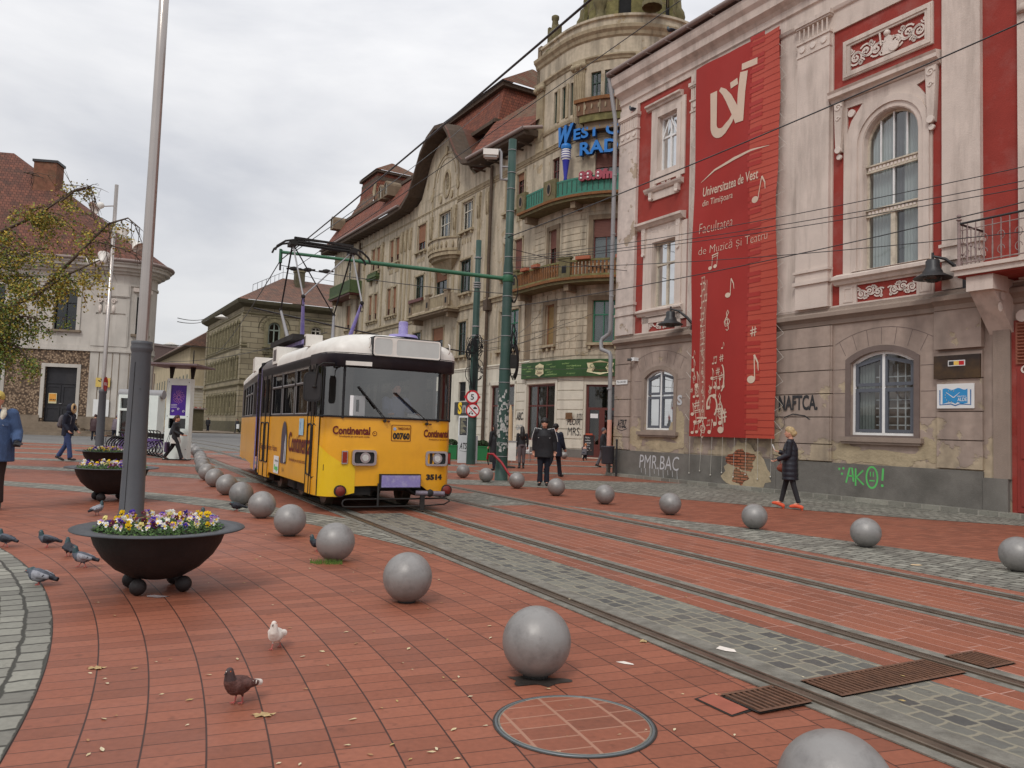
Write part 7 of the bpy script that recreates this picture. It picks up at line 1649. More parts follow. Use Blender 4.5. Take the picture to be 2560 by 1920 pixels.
def spot(p,d,arm=None):
 b=MB();d=Vector(d).normalized();q=Vector((0,0,1)).rotation_difference(d).to_matrix();p=Vector(p)
 b.T=lambda x,y,z:tuple(p+q@Vector((x,y,z)));b.lathe([(0,-.25),(.1,-.25),(.13,-.2),(.14,-.02),(.26,.18),(.27,.2),(.22,.16),(.12,.02),(0,.0)],mWhT,(0,0,0),18);b.T=None
 if arm:b.tube([arm,tuple(p)],.025,mSteel,6)
 so_=b.build('spotlight',t)
spot((-.55,-.35,10.25),(-.45,-.75,-.55),(0,0,10.4));spot((.5,-.2,9.1),(-.3,.3,.9),(0,0,9.0));spot((1.0,-.1,8.75),(.7,-.1,-.7),(.1,0,9.0));spot((-.65,-.2,7.9),(-.8,-.3,-.3),(0,0,7.9));spot((-.3,-.1,8.1),(-.1,.6,.8),(0,0,8.0))
b=MB();b.T=lambda x,y,z:(-x*.19+.2,-.2+x*.98,z);b.disc(0,2.85,.3,0,mat('red_sign_enamel',lin((180,30,34)),.4),.02,28);b.box(-.22,.22,-.012,-.002,2.79,2.91,mSignW);b.T=None;b.build('no_entry_sign',t)
# ---- green tram poles, span arm and wires ----
mGP=mat('green_pole_paint',lin((42,70,62)),.5,var=.15,vs=2,bump=.15,grime=.45,gs=3,gc=lin((74,84,80)));mGA=mat('bright_green_arm',lin((42,94,66)),.5,var=.1)
mPost=mat('torn_poster_scraps',lin((178,178,174)),.9,var=.3,vs=14)
t=empty('catenary_pole','dark green tram pole wrapped in torn posters, carrying the long arm','pole',(-.23,23.0,0))
b=MB();b.lathe([(.2,0),(.2,.0),(.172,.6),(.168,3.4),(.15,3.5),(.145,6.4),(.125,6.6),(.12,10.35),(0,10.35)],mGP,(0,0,0),22)
for z in(.7,1.1,2.9,3.3,4.3,4.9,5.5,6.2,6.7,7.4,8.1,8.8,9.3,10.0):r=.2 if z<.6 else .175 if z<3.4 else .152 if z<6.4 else .128;b.lathe([(r,z),(r+.006,z),(r+.006,z+.02),(r,z+.02)],mZinc,(0,0,0),16)
b.build('shaft',t)
b=MB();rr=random.Random(9)
for i in range(130):
 a=rad(rr.uniform(180,360));z=rr.uniform(.85,2.7);z=z if rr.random()<.7 else rr.uniform(1.3,2.1);w_=rr.uniform(.02,.1);h=rr.uniform(.02,.12);r=.186-.004*z;P_=[((r)*cos(a+q),(r)*sin(a+q),z+v)for q,v in((-w_*3,0),(w_*3,rr.uniform(-.03,.03)),(w_*2.4,h),(-w_*2.2,h*.8))];b.add(P_,[(0,1,2,3)],mPost)
b.build('poster_scraps',t)
b=MB();b.box(.18,.42,-.1,.1,.6,1.15,mWhT);b.box(.16,.44,-.12,.12,1.15,1.18,mZinc);b.build('white_box',t)
b=MB();mHose=mat('red_bent_pipe',lin((150,30,40)),.4);b.tube([(-.42,-.25,.62),(-.4,-.3,.78),(-.25,-.4,.78),(.0,-.55,.55),(.25,-.7,.2),(.42,-.78,.02)],.035,mHose,8);b.tube([(-.42,-.25,.62),(-.38,-.24,.45)],.02,mUnd,6);tag(b.build('bent_pipe_rail'),'bent red pipe leaning against the foot of the green pole','pipe').location=(-.23,23.0,0)
b=MB();ea=Vector((-7.0,22.6,6.55));pa=Vector((0,0,6.05));e2=ea-Vector((-.23,23,0));mid=pa.lerp(e2,.66);b.tube([pa,mid],.062,mGA,10);b.tube([mid,e2],.048,mGA,10);b.obox(e2-Vector((0,0,.12)),(.03,0,0),(0,.07,0),(0,0,.2),mGA);b.lathe([(.16,5.95),(.17,5.97),(.17,6.13),(.16,6.15)],mGA,(0,0,0),16);b.build('arm',t)
b=MB()
for z in(4.3,4.05):b.tube([(.2,0,z+.4),(.32,0,z+.1),(.24,0,z-.4),(.16,-.02,z-.1),(.2,0,z+.4)],.02,mRub,5)
for k in range(7):b.tube([(.22+.13*cos(q)+.01*k,-.05+.015*k,3.55+(.45+.02*k)*sin(q))for q in[i*.5 for i in range(14)]],.012,mRub,4)
for k in range(4):b.tube([(.2+.11*cos(q),-.05+.015*k,6.75-1.0+(.38+.02*k)*sin(q))for q in[i*.5 for i in range(14)]],.012,mRub,4)
b.box(.15,.34,-.06,.1,3.35,3.75,mUnd);b.build('cable_coil',t)
t=empty('sign_pole','older green pole with cable coils and two round traffic signs','pole',(-1.65,33.0,0))
b=MB();b.lathe([(.2,0),(.17,5.0),(.15,5.1),(.145,7.4),(.12,7.5),(.118,9.7),(0,9.7)],mGP,(0,0,0),20)
for z in(5.5,5.9,7.6,7.7,7.8,8.9):b.lathe([(.16,z),(.17,z+.02),(.16,z+.05)],mZinc,(0,0,0),14)
b.build('shaft',t)
b=MB();rr=random.Random(2)
for k in range(26):
 a0=rr.uniform(0,6);z=rr.choice((5.0,4.8,3.9,4.2,5.2));b.tube([(.2*cos(a0)+.18*cos(q),.2*sin(a0),z+rr.uniform(.2,.4)*sin(q))for q in[i*.6 for i in range(11)]],.016,mRub,4)
for k in range(9):x=rr.uniform(-.35,.35);b.tube([(x*.4,-.2,5.4),(x,-.25,4.6),(x*.8,-.25,3.8),(x*.3,-.2,rr.uniform(2.6,3.4))],.012,mRub,4)
b.build('cable_coil',t)
mRedE=mat('red_ring_enamel',lin((186,34,44)),.4)
b=MB();b.disc(-.02,2.87,.3,-.22,mRedE,.02,30);b.disc(-.02,2.87,.22,-.225,mSignW,.003,30);text(b,'5',-.09,.05,2.75,-.23,mBlk,h=.24,bold=.02);b.box(-.36,.32,-.2,-.18,2.82,2.92,mRedE);b.build('speed_sign',t)
b=MB();b.disc(.02,2.3,.3,-.22,mRedE,.02,30);b.disc(.02,2.3,.245,-.225,mSignW,.003,30);b.ribbon([(-.16,2.48),(.2,2.12)],.05,-.232,mRedE);b.prism([(.04,2.36),(.2,2.36),(.2,2.41),(.16,2.42),(.14,2.46),(.08,2.46),(.06,2.42),(.03,2.41)],-.228,-.228,mBlk);b.disc(-.12,2.16,.04,-.228,mBlk);b.disc(.0,2.16,.04,-.228,mBlk);b.ribbon([(-.12,2.18),(-.04,2.26),(.0,2.18)],.03,-.229,mBlk);b.build('no_vehicles_sign',t)
# wires
WN=0
def wire(p,q,sag=.3,r=.012,lab='thin black overhead wire between pole and building'):
 global WN
 p,q=Vector(p),Vector(q);n=16;b=MB();b.tube([p.lerp(q,i/n)-Vector((0,0,sag*4*(i/n)*(1-i/n)))for i in range(n+1)],r,mBlk,5,caps=False)
 WN+=1;o=b.build('overhead_wire');tag(o,lab,'wire','overhead wires above the square');return o
 # ================= PEOPLE =================
def fuse(mb,name,parent,vox,mat_fn=None,smooth_it=2):
 o=mb.build(name+'_raw',None,auto=True)
 md=o.modifiers.new('r','REMESH');md.mode='VOXEL';md.voxel_size=vox;md.use_smooth_shade=True
 if smooth_it:sm_=o.modifiers.new('s','SMOOTH');sm_.iterations=smooth_it;sm_.factor=.5
 dg=bpy.context.evaluated_depsgraph_get();dg.update();me=bpy.data.meshes.new_from_object(o.evaluated_get(dg));me.name=name
 me.materials.clear()
 for m in mb.mats:me.materials.append(m)
 if mat_fn:
  for p in me.polygons:p.material_index=mb.mats.index(mat_fn(p.center))if mat_fn(p.center)in mb.mats else 0
 bpy.data.objects.remove(o);r=bpy.data.objects.new(name,me);col.objects.link(r)
 if parent:r.parent=parent
 return r
mSkin=mat('skin',lin((206,152,128)),.55,var=.06,vs=20,spec=.3)
mEye=mat('eye_dark',(.02,.015,.012),.3)
def hand(b,w,d,side,m,curl=.5,s=1.0,r=.0085):
 """palm, four fingers of different lengths and a thumb leaving the side of the palm"""
 w=Vector(w);d=Vector(d).normalized();sd=d.cross(Vector((0,-1,0))if abs(d.y)<.8 else Vector((0,0,1))).normalized();nrm=sd.cross(d).normalized()
 pc=w+d*.05*s
 for q in(-.025,0,.025):b.tube([w+sd*q*.6*s,w+d*.04*s+sd*q*s,w+d*.085*s+sd*q*1.15*s],[.014*s,.016*s,.013*s],m,6);b.sphere(w+d*.085*s+sd*q*1.15*s,.013*s,m,6)
 for i,(q,l)in enumerate(((-.033,.062),(-.011,.074),(.011,.070),(.033,.055))):
  p=w+d*.085*s+sd*q*s;a=curl*(.9+.15*i);p1=p+(d*cos(a)+nrm*sin(a))*l*.5*s;p2=p1+(d*cos(a*1.9)+nrm*sin(a*1.9))*l*.5*s
  b.tube([p,p1,p2],[r*s*1.1,r*s,r*s*.8],m,6);b.sphere(p2,r*s*.85,m,6);b.sphere(p1,r*s,m,6)
 t0=w+d*.025*s-sd*.03*s*side;t1=t0+(d*.6-sd*side*.7+nrm*.3).normalized()*.035*s;t2=t1+(d*.9-sd*side*.1+nrm*.4).normalized()*.03*s
 b.tube([t0,t1,t2],[r*1.5*s,r*1.2*s,r*s],m,6);b.sphere(t2,r*s,m,6)
def person(label,loc_,face,H=1.72,cat='person',hair=None,hairkind='short',jacket=None,jlen=.62,jr=1.0,trousers=None,shoes=None,legs=((.25,.1),(-.25,.35)),arms=((0,.3,.12),(0,.3,.12)),skirt=None,puffy=0,vox=.012,hat=None,sit=0,lean=0.0,skinny=1.0,extra=None,group=None,boots=0,heel=0,sleeves=True,lift=0):
 t=empty('person',label,cat,loc_,atan2(face[0],-face[1]),group);s=H/1.75
 def V_(x,y,z):return Vector((x*s,y*s,z*s))
 LL={};zmin=9
 for sd,(f,k)in zip((-1,1),legs):
  hip=Vector((sd*.088,0,.92));kn=hip+.44*Vector((0,-sin(f),-cos(f)));an=kn+.42*Vector((0,-sin(f-k),-cos(f-k)));pt=min(0,f-k)*.9
  toe=an+Vector((sd*.02,-.17*cos(pt),-.04+.17*sin(pt)));he=an+Vector((0,.045+.02*(pt<0),-.045-heel));LL[sd]=(hip,kn,an,toe,he);zmin=min(zmin,toe.z-.03,an.z-.08-heel)
 dz=-zmin+lift
 def U(p):p=Vector(p);return(p+Vector((0,0,dz)))*s
 sh=.0+lean
 def TO(x,y,z):
  q=z-.95;return U((x,y-sin(lean)*q,.95+cos(lean)*q))
 AR={}
 for sd,(u,e_,ab)in zip((-1,1),arms):
  shd=Vector((sd*.185*jr**.3,-sin(lean)*.47,.95+cos(lean)*.47));el=shd+.285*Vector((sd*sin(ab),-sin(u)*cos(ab),-cos(u)*cos(ab)));fw=Vector((sd*sin(ab)*.2-sd*max(0,e_-.9)*.35,-sin(u+e_),-cos(u+e_))).normalized();wr=el+.25*fw;AR[sd]=(shd,el,wr,fw)
  # ---- body: one continuous mesh ----
 b=MB();k=skinny
 b.T=None
 hc=TO(0,-.02-.05*lean,1.635);
 b.sphere(hc,.098*s,mSkin,18,(.82,1.0,1.22));b.sphere(hc+V_(0,-.03,-.055),.062*s,mSkin,12,(.95,1,1));b.sphere(hc+V_(0,-.1,-.022),.015*s,mSkin,8,(.8,1.2,1.5));b.sphere(hc+V_(0,-.088,-.068),.018*s,mSkin,8,(1.4,.7,.5))
 for q in(-1,1):b.sphere(hc+V_(q*.082,.005,-.012),.02*s,mSkin,8,(.4,.8,1.3));b.sphere(hc+V_(q*.036,-.074,.03),.02*s,mSkin,8,(1.3,.6,.5))
 b.tube([TO(0,.01,1.40),TO(0,.0,1.57)],.052*s,mSkin,10)
 b.sphere(TO(0,0,1.30),.16*s,mSkin,14,(1,.62,1));b.sphere(TO(0,0,1.1),.14*s,mSkin,12,(.95,.65,1.2));b.sphere(U((0,.0,.95)),.15*s,mSkin,12,(1.02,.75,.85))
 b.tube([TO(-.16,0,1.41),TO(.16,0,1.41)],.055*s,mSkin,8)
 for sd in(-1,1):
  hip,kn,an,toe,he=LL[sd];b.tube([U(hip),U(hip.lerp(kn,.5)),U(kn),U(kn.lerp(an,.35)),U(an)],[.082*s*k,.07*s*k,.052*s*k,.05*s*k,.036*s],mSkin,10);b.sphere(U(kn),.052*s*k,mSkin,8);b.tube([U(an),U(toe)],[.035*s,.026*s],mSkin,8);b.sphere(U(toe),.026*s,mSkin,8)
  shd,el,wr,fw=AR[sd];b.tube([U(shd),U(el),U(wr)],[.046*s,.038*s,.026*s],mSkin,9);b.sphere(U(el),.038*s,mSkin,8);b.sphere(U(shd),.05*s,mSkin,8);hand(b,U(wr),fw,sd,mSkin,.5,s,.0085 if vox<.013 else .011)
 body=fuse(b,'body',t,min(vox,.0085)if vox<.013 else vox,None,1)
 b=MB()
 for q in(-1,1):b.sphere(hc+V_(q*.034,-.092,.018),.009*s,mEye,8,(1.3,.5,.8));b.tube([hc+V_(q*.05,-.088,.04),hc+V_(q*.02,-.094,.042)],.003*s,mEye,4)
 b.tube([hc+V_(-.02,-.1,-.07),hc+V_(.02,-.1,-.07)],.003*s,mat('lips',lin((150,84,78)),.5),4);b.build('face_detail',body)
 # ---- hair or hat ----
 if hair and hairkind!='none':
  b=MB()
  b.sphere(hc+V_(0,.018,.03),.105*s,hair,16,(.86,1.0,1.1))
  if hairkind=='long':b.tube([hc+V_(0,.05,.02),hc+V_(0,.085,-.12),hc+V_(0,.1,-.3),hc+V_(0,.1,-.45)],[.09*s,.105*s,.11*s,.07*s],hair,12)
  if hairkind=='bun':b.sphere(hc+V_(0,.115,.0),.05*s,hair,10);b.sphere(hc+V_(0,.07,-.02),.075*s,hair,12);b.sphere(hc+V_(0,-.02,.07),.082*s,hair,12)
  h_=fuse(b,'hair',t,.012,None,1)
 if hat:
  m_,kind=hat;b=MB()
  if kind=='beanie':b.sphere(hc+V_(0,.01,.045),.112*s,m_,16,(.9,1.02,1.0));b.tube([hc+V_(0,-.0,.02),hc+V_(0,-.0,.07)],.105*s,m_,18)
  if kind=='cap':b.sphere(hc+V_(0,.01,.05),.11*s,m_,16,(.92,1.05,.9));b.sphere(hc+V_(0,-.12,.055),.06*s,m_,10,(1.1,1,.25))
  if kind=='hood':b.sphere(hc+V_(0,.03,.02),.135*s,m_,16,(.92,1.0,1.15));b.sphere(hc+V_(0,.04,-.12),.12*s,m_,12,(1.1,.9,.8))
  hh=fuse(b,'hat' if kind!='hood' else 'hood',t,.012,None,1)
  if kind=='hood':
   b=MB();fm=mat('tan_fur',lin((186,156,116)),.95,var=.3,vs=40,bump=.8,bs=60)
   b.tube([hc+V_(.09*sin(a),-.075+.01*cos(a),.015+.13*cos(a))for a in[i*pi/8 for i in range(17)]],.034*s,fm,8);b.build('fur_trim',hh)
   # ---- jacket ----
 if jacket:
  b=MB();zh=1.45-jlen;wd=(1.0+.12*(jlen>.7))*jr
  def ell(z,rx,ry):
   b.sphere(TO(0,0,z)if z>.95 else U((0,0,z)),s,jacket,16,(rx,ry,.1))
  prof=[]
  z=1.44;n=int(jlen/.035)
  for i in range(n+1):
   z=1.44-jlen*i/n;q=i/n
   rx=.07+.088*min(1,q*4.5)**.75+.022*q-.012*sin(pi*min(1,q*1.5));ry=.075+.05*min(1,q*5)**.7+.012*q
   if puffy:sc2=1+puffy*abs(sin(q*jlen*28));rx*=sc2;ry*=sc2
   prof.append((z,rx*wd,ry*wd))
  N_=22;Vv=[]
  for z,rx,ry in prof:
   c=TO(0,.0,z)if z>.95 else U((0,0,z));Vv+=[(c.x+rx*s*cos(2*pi*i/N_),c.y+ry*s*sin(2*pi*i/N_),c.z)for i in range(N_)]
  m2=len(prof);F_=[(j*N_+i,j*N_+(i+1)%N_,(j+1)*N_+(i+1)%N_,(j+1)*N_+i)for j in range(m2-1)for i in range(N_)]+[tuple(reversed(range(N_))),tuple((m2-1)*N_+i for i in range(N_))]
  b.add(Vv,F_,jacket);b.tube([TO(-.155*jr**.3,0,1.385),TO(0,0,1.42),TO(.155*jr**.3,0,1.385)],[.062*s,.08*s,.062*s],jacket,10)
  for sd in(-1,1):
   shd,el,wr,fw=AR[sd];rr_=.064*jr;pts=[U(shd),U(shd.lerp(el,.5)),U(el),U(el.lerp(wr,.5)),U(wr+fw*.0)]
   if puffy:
    P_=[];R_=[]
    for i in range(17):
     q=i/16;p=shd.lerp(el,q*2)if q<.5 else el.lerp(wr,q*2-1);P_.append(U(p));R_.append((rr_*(1-.25*q))*s*(1+puffy*abs(sin(q*19))))
    b.tube(P_,R_,jacket,10)
   else:b.tube(pts,[rr_*s*1.08,rr_*s,rr_*.92*s,rr_*.85*s,rr_*.72*s],jacket,10)
   b.sphere(U(shd),rr_*1.1*s,jacket,10);b.sphere(U(el),rr_*.93*s,jacket,10)
  b.tube([TO(0,.0,1.42),TO(0,-.0,1.50)],[.085*s,.072*s],jacket,12)
  jo=fuse(b,'jacket',t,vox,None,1)
  # ---- trousers and shoes ----
 if trousers:
  b=MB();kk=1.12*skinny if skinny<1 else 1.22;b.sphere(U((0,.005,.96)),.165*s,trousers,14,(1.03,.82,.75))
  for sd in(-1,1):
   hip,kn,an,toe,he=LL[sd];e2=an if not boots else kn.lerp(an,.62)
   b.tube([U(hip),U(hip.lerp(kn,.5)),U(kn),U(kn.lerp(an,.4)),U(e2)],[.092*s*kk,.078*s*kk,.06*s*kk,.056*s*kk,(.05 if skinny<1 else .062)*s*kk],trousers,12);b.sphere(U(kn),.06*s*kk,trousers,10)
  fuse(b,'trousers',t,vox,None,1)
 if skirt:
  b=MB();m_,z0,z1=skirt;b.lathe([(.17*s,0),(.2*s,-(z1-z0)*s)],m_,U((0,0,z1)),16);b.build('skirt',t)
 if shoes:
  for sd in(-1,1):
   hip,kn,an,toe,he=LL[sd];b=MB();b.tube([U(he+Vector((0,0,.03))),U(an.lerp(toe,.5)+Vector((0,0,-.02))),U(toe)],[.043*s,.045*s,.036*s],shoes,10);b.sphere(U(toe),.038*s,shoes,10,(1,1.1,.75));b.sphere(U(he+Vector((0,0,.02))),.044*s,shoes,10)
   if boots:b.tube([U(kn.lerp(an,.55)),U(an)],[.055*s,.048*s],shoes,10)
   if heel:b.tube([U(he),U(he+Vector((0,.012,-.05)))],[.022*s,.018*s],shoes,8)
   fuse(b,'shoe',t,.01 if vox<.015 else .016,None,1)
 if extra:extra(t,U,TO,AR,hc,s)
 return t
mJB=mat('black_jacket_cloth',(.016,.016,.019),.65,var=.25,vs=12,bump=.3,bs=40);mJN=mat('navy_jacket_cloth',lin((24,28,44)),.75,var=.2,vs=10,bump=.3);mDen=mat('denim_blue',lin((62,82,116)),.85,var=.18,vs=14,bump=.4,bs=60);mJean=mat('jeans_blue',lin((56,72,112)),.85,var=.2,vs=12,bump=.3,bs=50);mDkJ=mat('dark_jeans',lin((26,28,40)),.85,var=.2,vs=12)
mGrT=mat('grey_trousers',lin((92,88,92)),.85,var=.15,vs=10);mBrT=mat('brown_trousers',lin((58,48,46)),.85,var=.15);mTaup=mat('taupe_leggings',lin((92,82,84)),.85,var=.12);mShB=mat('black_shoe_leather',(.02,.018,.018),.45)
mHB=mat('black_hair',(.014,.011,.010),.5,var=.3,vs=40);mHBl=mat('blond_hair',lin((172,148,108)),.6,var=.35,vs=30);mHBr=mat('brown_hair',lin((70,44,34)),.55,var=.2);mHOr=mat('orange_hair',lin((184,104,50)),.6,var=.2)
mLBr=mat('brown_bag_leather',lin((124,62,44)),.5,var=.15,vs=8)
# woman with the phone and red-brown bag
def ex_woman(t,U,TO,AR,hc,s):
 b=MB();sd=-1;w=Vector(U(AR[-1][2]));b.obox(w+Vector((0.0,-.10,.075)),(.04,0,0),(0,.008,.004),(0,-.03,.08),mSignW);b.build('phone',t)
 b=MB();e=Vector(U(AR[-1][1])).lerp(Vector(U(AR[-1][2])),.55);c=e+Vector((-.04,.02,-.33));b.sphere(c,.18,mLBr,14,(.42,.98,.55));b.sphere(c+Vector((0,0,.05)),.14,mLBr,12,(.45,1.05,.5));bo_=fuse(b,'handbag',t,.012,None,1)
 b=MB()
 for q in(-.05,.05):b.tube([c+Vector((q,-.09,.1)),e+Vector((q*.6,-.04,.03)),e+Vector((q*.6,.04,.03)),c+Vector((q,.09,.1))],.008,mat('pink_strap',lin((150,104,100)),.5),6)
 b.box(c.x-.085,c.x-.078,c.y-.05,c.y+.04,c.z+.03,c.z+.07,mSignW);b.box(c.x-.09,c.x-.08,c.y+.09,c.y+.13,c.z-.12,c.z-.02,mat('pink_tag',lin((200,96,110)),.6));b.build('strap',bo_)
mPuf=mat('black_puffer',lin((26,26,36)),.42,var=.15,vs=6,spec=.5);mOrS=mat('orange_suede',lin((218,92,60)),.7,var=.1);mLegg=mat('black_leggings',(.02,.02,.023),.8,var=.2)
person('blond woman in a black quilted coat and orange heels holding a phone and brown bag',(6.02,16.55,.004),(-.86,.42),1.67,hair=mHBl,hairkind='bun',jacket=mPuf,jlen=.86,jr=1.12,trousers=mLegg,shoes=mOrS,legs=((.24,.02),(-.18,.1)),arms=((.12,1.7,.1),(.1,1.0,.08)),puffy=.05,vox=.011,skinny=.9,heel=.07,extra=ex_woman)
def ex_black(t,U,TO,AR,hc,s):
 b=MB();
 for sd in(-1,1):shd,el,wr,fw=AR[sd];P_=[Vector(TO(sd*.08,-.02,1.47)),Vector(U(shd))+Vector((sd*.055,-.05,.085)),Vector(U(shd.lerp(el,.5)))+Vector((sd*.1,-.03,0)),Vector(U(el))+Vector((sd*.095,-.02,0))];b.tube(P_,.009,mSignW,5)
 for sd in(-1,1):b.tube([TO(sd*.03,-.155,1.24),TO(sd*.16,-.135,1.24)],.006,mSignW,4)
 b.build('piping',t)
person('man in a black knitted cap and piped black tracksuit jacket looking down',(.95,21.3,.004),(-.1,-1),1.82,hat=(mHB,'beanie'),jacket=mJB,jlen=.72,jr=1.28,trousers=mDkJ,shoes=mShB,legs=((.06,.04),(.0,.03)),arms=((-.25,.2,.2),(-.3,.3,.22)),vox=.012,lean=.12,extra=ex_black)
person('man in a dark cap and navy coat walking away behind the tracksuit man',(1.5,25.6,.004),(.5,.85),1.76,hat=(mHB,'cap'),hair=mHB,jacket=mJN,jlen=.75,jr=1.25,trousers=mDkJ,shoes=mShB,legs=((.3,.05),(-.35,.5)),arms=((.25,.3,.15),(-.3,.3,.15)),vox=.014)
def ex_hb(t,U,TO,AR,hc,s):
 b=MB();w=Vector(U(AR[1][2]));b.prism(rr_(w.x-.02,w.x+.2,w.z-.38,w.z-.1,.04),w.y-.05,w.y+.05,mJB);b.tube([(w.x+.02,w.y,w.z-.12),(w.x+.09,w.y,w.z),(w.x+.16,w.y,w.z-.12)],.008,mJB,5);b.build('handbag',t)
person('woman with long black hair seen from behind near the closed parasol',(.48,30.8,.004),(-.15,1),1.64,hair=mHB,hairkind='long',jacket=mJB,jlen=.55,jr=.95,trousers=mTaup,shoes=mShB,boots=1,legs=((.04,.05),(-.04,.05)),arms=((.0,.25,.2),(.0,.2,.12)),vox=.014,extra=ex_hb)
person('grey haired man in a dark jacket and grey trousers outside the cafe door',(4.15,34.3,.004),(1,-.1),1.72,hair=mGrT,jacket=mJB,jlen=.66,jr=1.2,trousers=mGrT,shoes=mShB,legs=((.28,.05),(-.22,.15)),arms=((-.1,.5,.1),(.1,.4,.1)),vox=.015)
person('orange haired child crouching by the menu board at the cafe',(4.0,41.6,.004),(.4,.9),1.3,hair=mHOr,jacket=mGrT,jlen=.6,jr=1.1,trousers=mDkJ,shoes=mShB,legs=((1.7,2.3),(1.5,2.2)),arms=((.9,.6,.2),(.9,.6,.2)),vox=.018,lean=.5)
person('figure in a long black coat mostly hidden by the green pole',(-.56,28.6,.004),(-.6,.7),1.66,hair=mHB,hairkind='long',jacket=mJB,jlen=1.15,jr=1.1,trousers=mDkJ,shoes=mShB,legs=((.1,.05),(-.1,.1)),vox=.018)
def ex_blue(t,U,TO,AR,hc,s):
 b=MB();mF=mat('sherpa_collar',lin((206,196,176)),.95,var=.15,vs=30,bump=.6)
 b.tube([TO(-.06,-.15,1.28),TO(-.1,-.11,1.42),TO(-.09,.02,1.49),TO(0,.09,1.5),TO(.09,.02,1.49),TO(.1,-.11,1.42),TO(.06,-.15,1.28)],[.02,.045,.04,.04,.04,.045,.02],mF,8);b.build('collar',t)
 b=MB()
 for sd in(-1,1):hand(b,U(AR[sd][2]),AR[sd][3],sd,mJB,.6,1.18,.011);b.tube([U(AR[sd][2]-AR[sd][3]*.04),U(AR[sd][2]+AR[sd][3]*.03)],.04,mJB,8)
 fuse(b,'gloves',t,.01,None,1)
 b=MB()
 for sd in(-1,1):c=Vector(TO(sd*.11,-.165,1.27));b.obox(c,(.065,.01*sd,0),(0,.006,0),(0,.0,.03),mDen);b.sphere(c+Vector((0,-.012,-.02)),.009,mChr,6);b.sphere(Vector(TO(sd*.03,-.17,1.15)),.008,mChr,6)
 b.build('pocket_flap',t)
person('man in a blue denim jacket with a fleece collar cut by the left edge',(-7.84,11.75,.004),(.5,-.9),1.75,hat=(mat('yellow_grey_cap',lin((190,168,90)),.8,var=.2,vs=12),'cap'),hair=mHBr,jacket=mDen,jlen=.74,jr=1.38,trousers=mBrT,shoes=mShB,legs=((.12,.05),(-.12,.1)),arms=((.1,.75,.3),(.1,.85,.3)),vox=.011,extra=ex_blue)
def ex_hood(t,U,TO,AR,hc,s):
 b=MB();b.sphere(TO(0,.22,1.22),.2,mGrT,14,(.75,.5,1.15));b.sphere(TO(0,.29,1.12),.12,mJB,12,(.9,.6,.9));bp_=fuse(b,'backpack',t,.014,None,1)
 b=MB()
 for q in(-.1,.1):b.tube([TO(q,.12,1.38),TO(q,.0,1.47),TO(q,-.13,1.36),TO(q,-.12,1.15)],.014,mGrT,5)
 b.build('strap',bp_)
person('man in a fur trimmed hood with a grey backpack walking past the lamp post',(-14.45,25.2,.004),(1,-.05),1.80,hat=(mJN,'hood'),jacket=mJN,jlen=.66,jr=1.15,trousers=mJean,shoes=mShB,legs=((.3,.15),(-.2,.35)),arms=((-.1,.8,.08),(-.1,.8,.08)),vox=.013,lean=.08,extra=ex_hood)
def ex_kw(t,U,TO,AR,hc,s):
 b=MB();mSc=mat('grey_scarf',lin((66,68,74)),.9,var=.2,vs=14);b.tube([TO(.07*sin(a),.01+.08*cos(a),1.47)for a in[i*.7 for i in range(10)]],.038,mSc,7);b.tube([TO(.05,.1,1.45),TO(.03,.17,1.2),TO(.0,.22,1.0)],[.04,.06,.05],mSc,7);fuse(b,'scarf',t,.014,None,1)
 b=MB();b.prism(rr_(-.17,.17,.3,.66,.03),.24,.32,mat('plaid_bag',lin((76,62,88)),.8,var=.4,vs=26));b.tube([(-.1,.28,.64),(.02,.15,1.25),(.1,.28,.64)],.01,mSc,5);b.build('bag',t)
mPat=mat('dotted_skirt_cloth',lin((196,192,186)),.85,var=.3,vs=30)
person('woman in a black jacket and pale dotted skirt passing the white advertising column',(-12.0,27.7,.004),(1,.05),1.62,hair=mHBr,hairkind='bun',jacket=mJB,jlen=.58,jr=1.05,trousers=mLegg,shoes=mShB,skirt=(mPat,.68,.92),legs=((.38,.05),(-.38,.25)),arms=((.1,1.0,.1),(.0,1.1,.1)),vox=.014,extra=ex_kw)
mPad1=mat('maroon_padded_coat',lin((62,40,42)),.6,var=.15);mPad2=mat('mauve_padded_coat',lin((104,92,100)),.6,var=.15)
person('woman in a dark brown padded coat left of the lamp post by the white house',(-26.2,48.6,0),(-.3,.95),1.62,hair=mHBr,hairkind='short',hat=(mPad1,'beanie'),jacket=mPad1,jlen=.85,jr=1.35,trousers=mDkJ,shoes=mShB,legs=((.12,.1),(-.1,.1)),vox=.022,lean=.2,puffy=.04)
person('woman in a mauve padded coat right of the lamp post by the white house',(-24.4,47.6,0),(.3,.95),1.62,hair=mHBr,hat=(mPad2,'beanie'),jacket=mPad2,jlen=.7,jr=1.3,trousers=mDkJ,shoes=mShB,legs=((.12,.1),(-.1,.1)),vox=.022,lean=.2,puffy=.04)
mTan=mat('tan_coat',lin((140,108,82)),.8,var=.1)
person('distant pedestrian in a tan jacket in front of the banded wall',(-43.3,107.0,.14),(.2,-1),1.75,hair=mHBr,jacket=mTan,jlen=.7,jr=1.3,trousers=mDkJ,shoes=mShB,vox=.035)
person('distant pedestrian in black beside the small grey hut',(-40.8,104.0,.14),(.1,-1),1.78,hair=mHB,jacket=mJB,jlen=.75,jr=1.3,trousers=mDkJ,shoes=mShB,legs=((.05,.05),(-.05,.05)),vox=.035)
def ex_wb(t,U,TO,AR,hc,s):
 b=MB();b.box(.15,.55,-.2,-.1,.55,1.1,mSignW);b.build('shopping_bag',t)
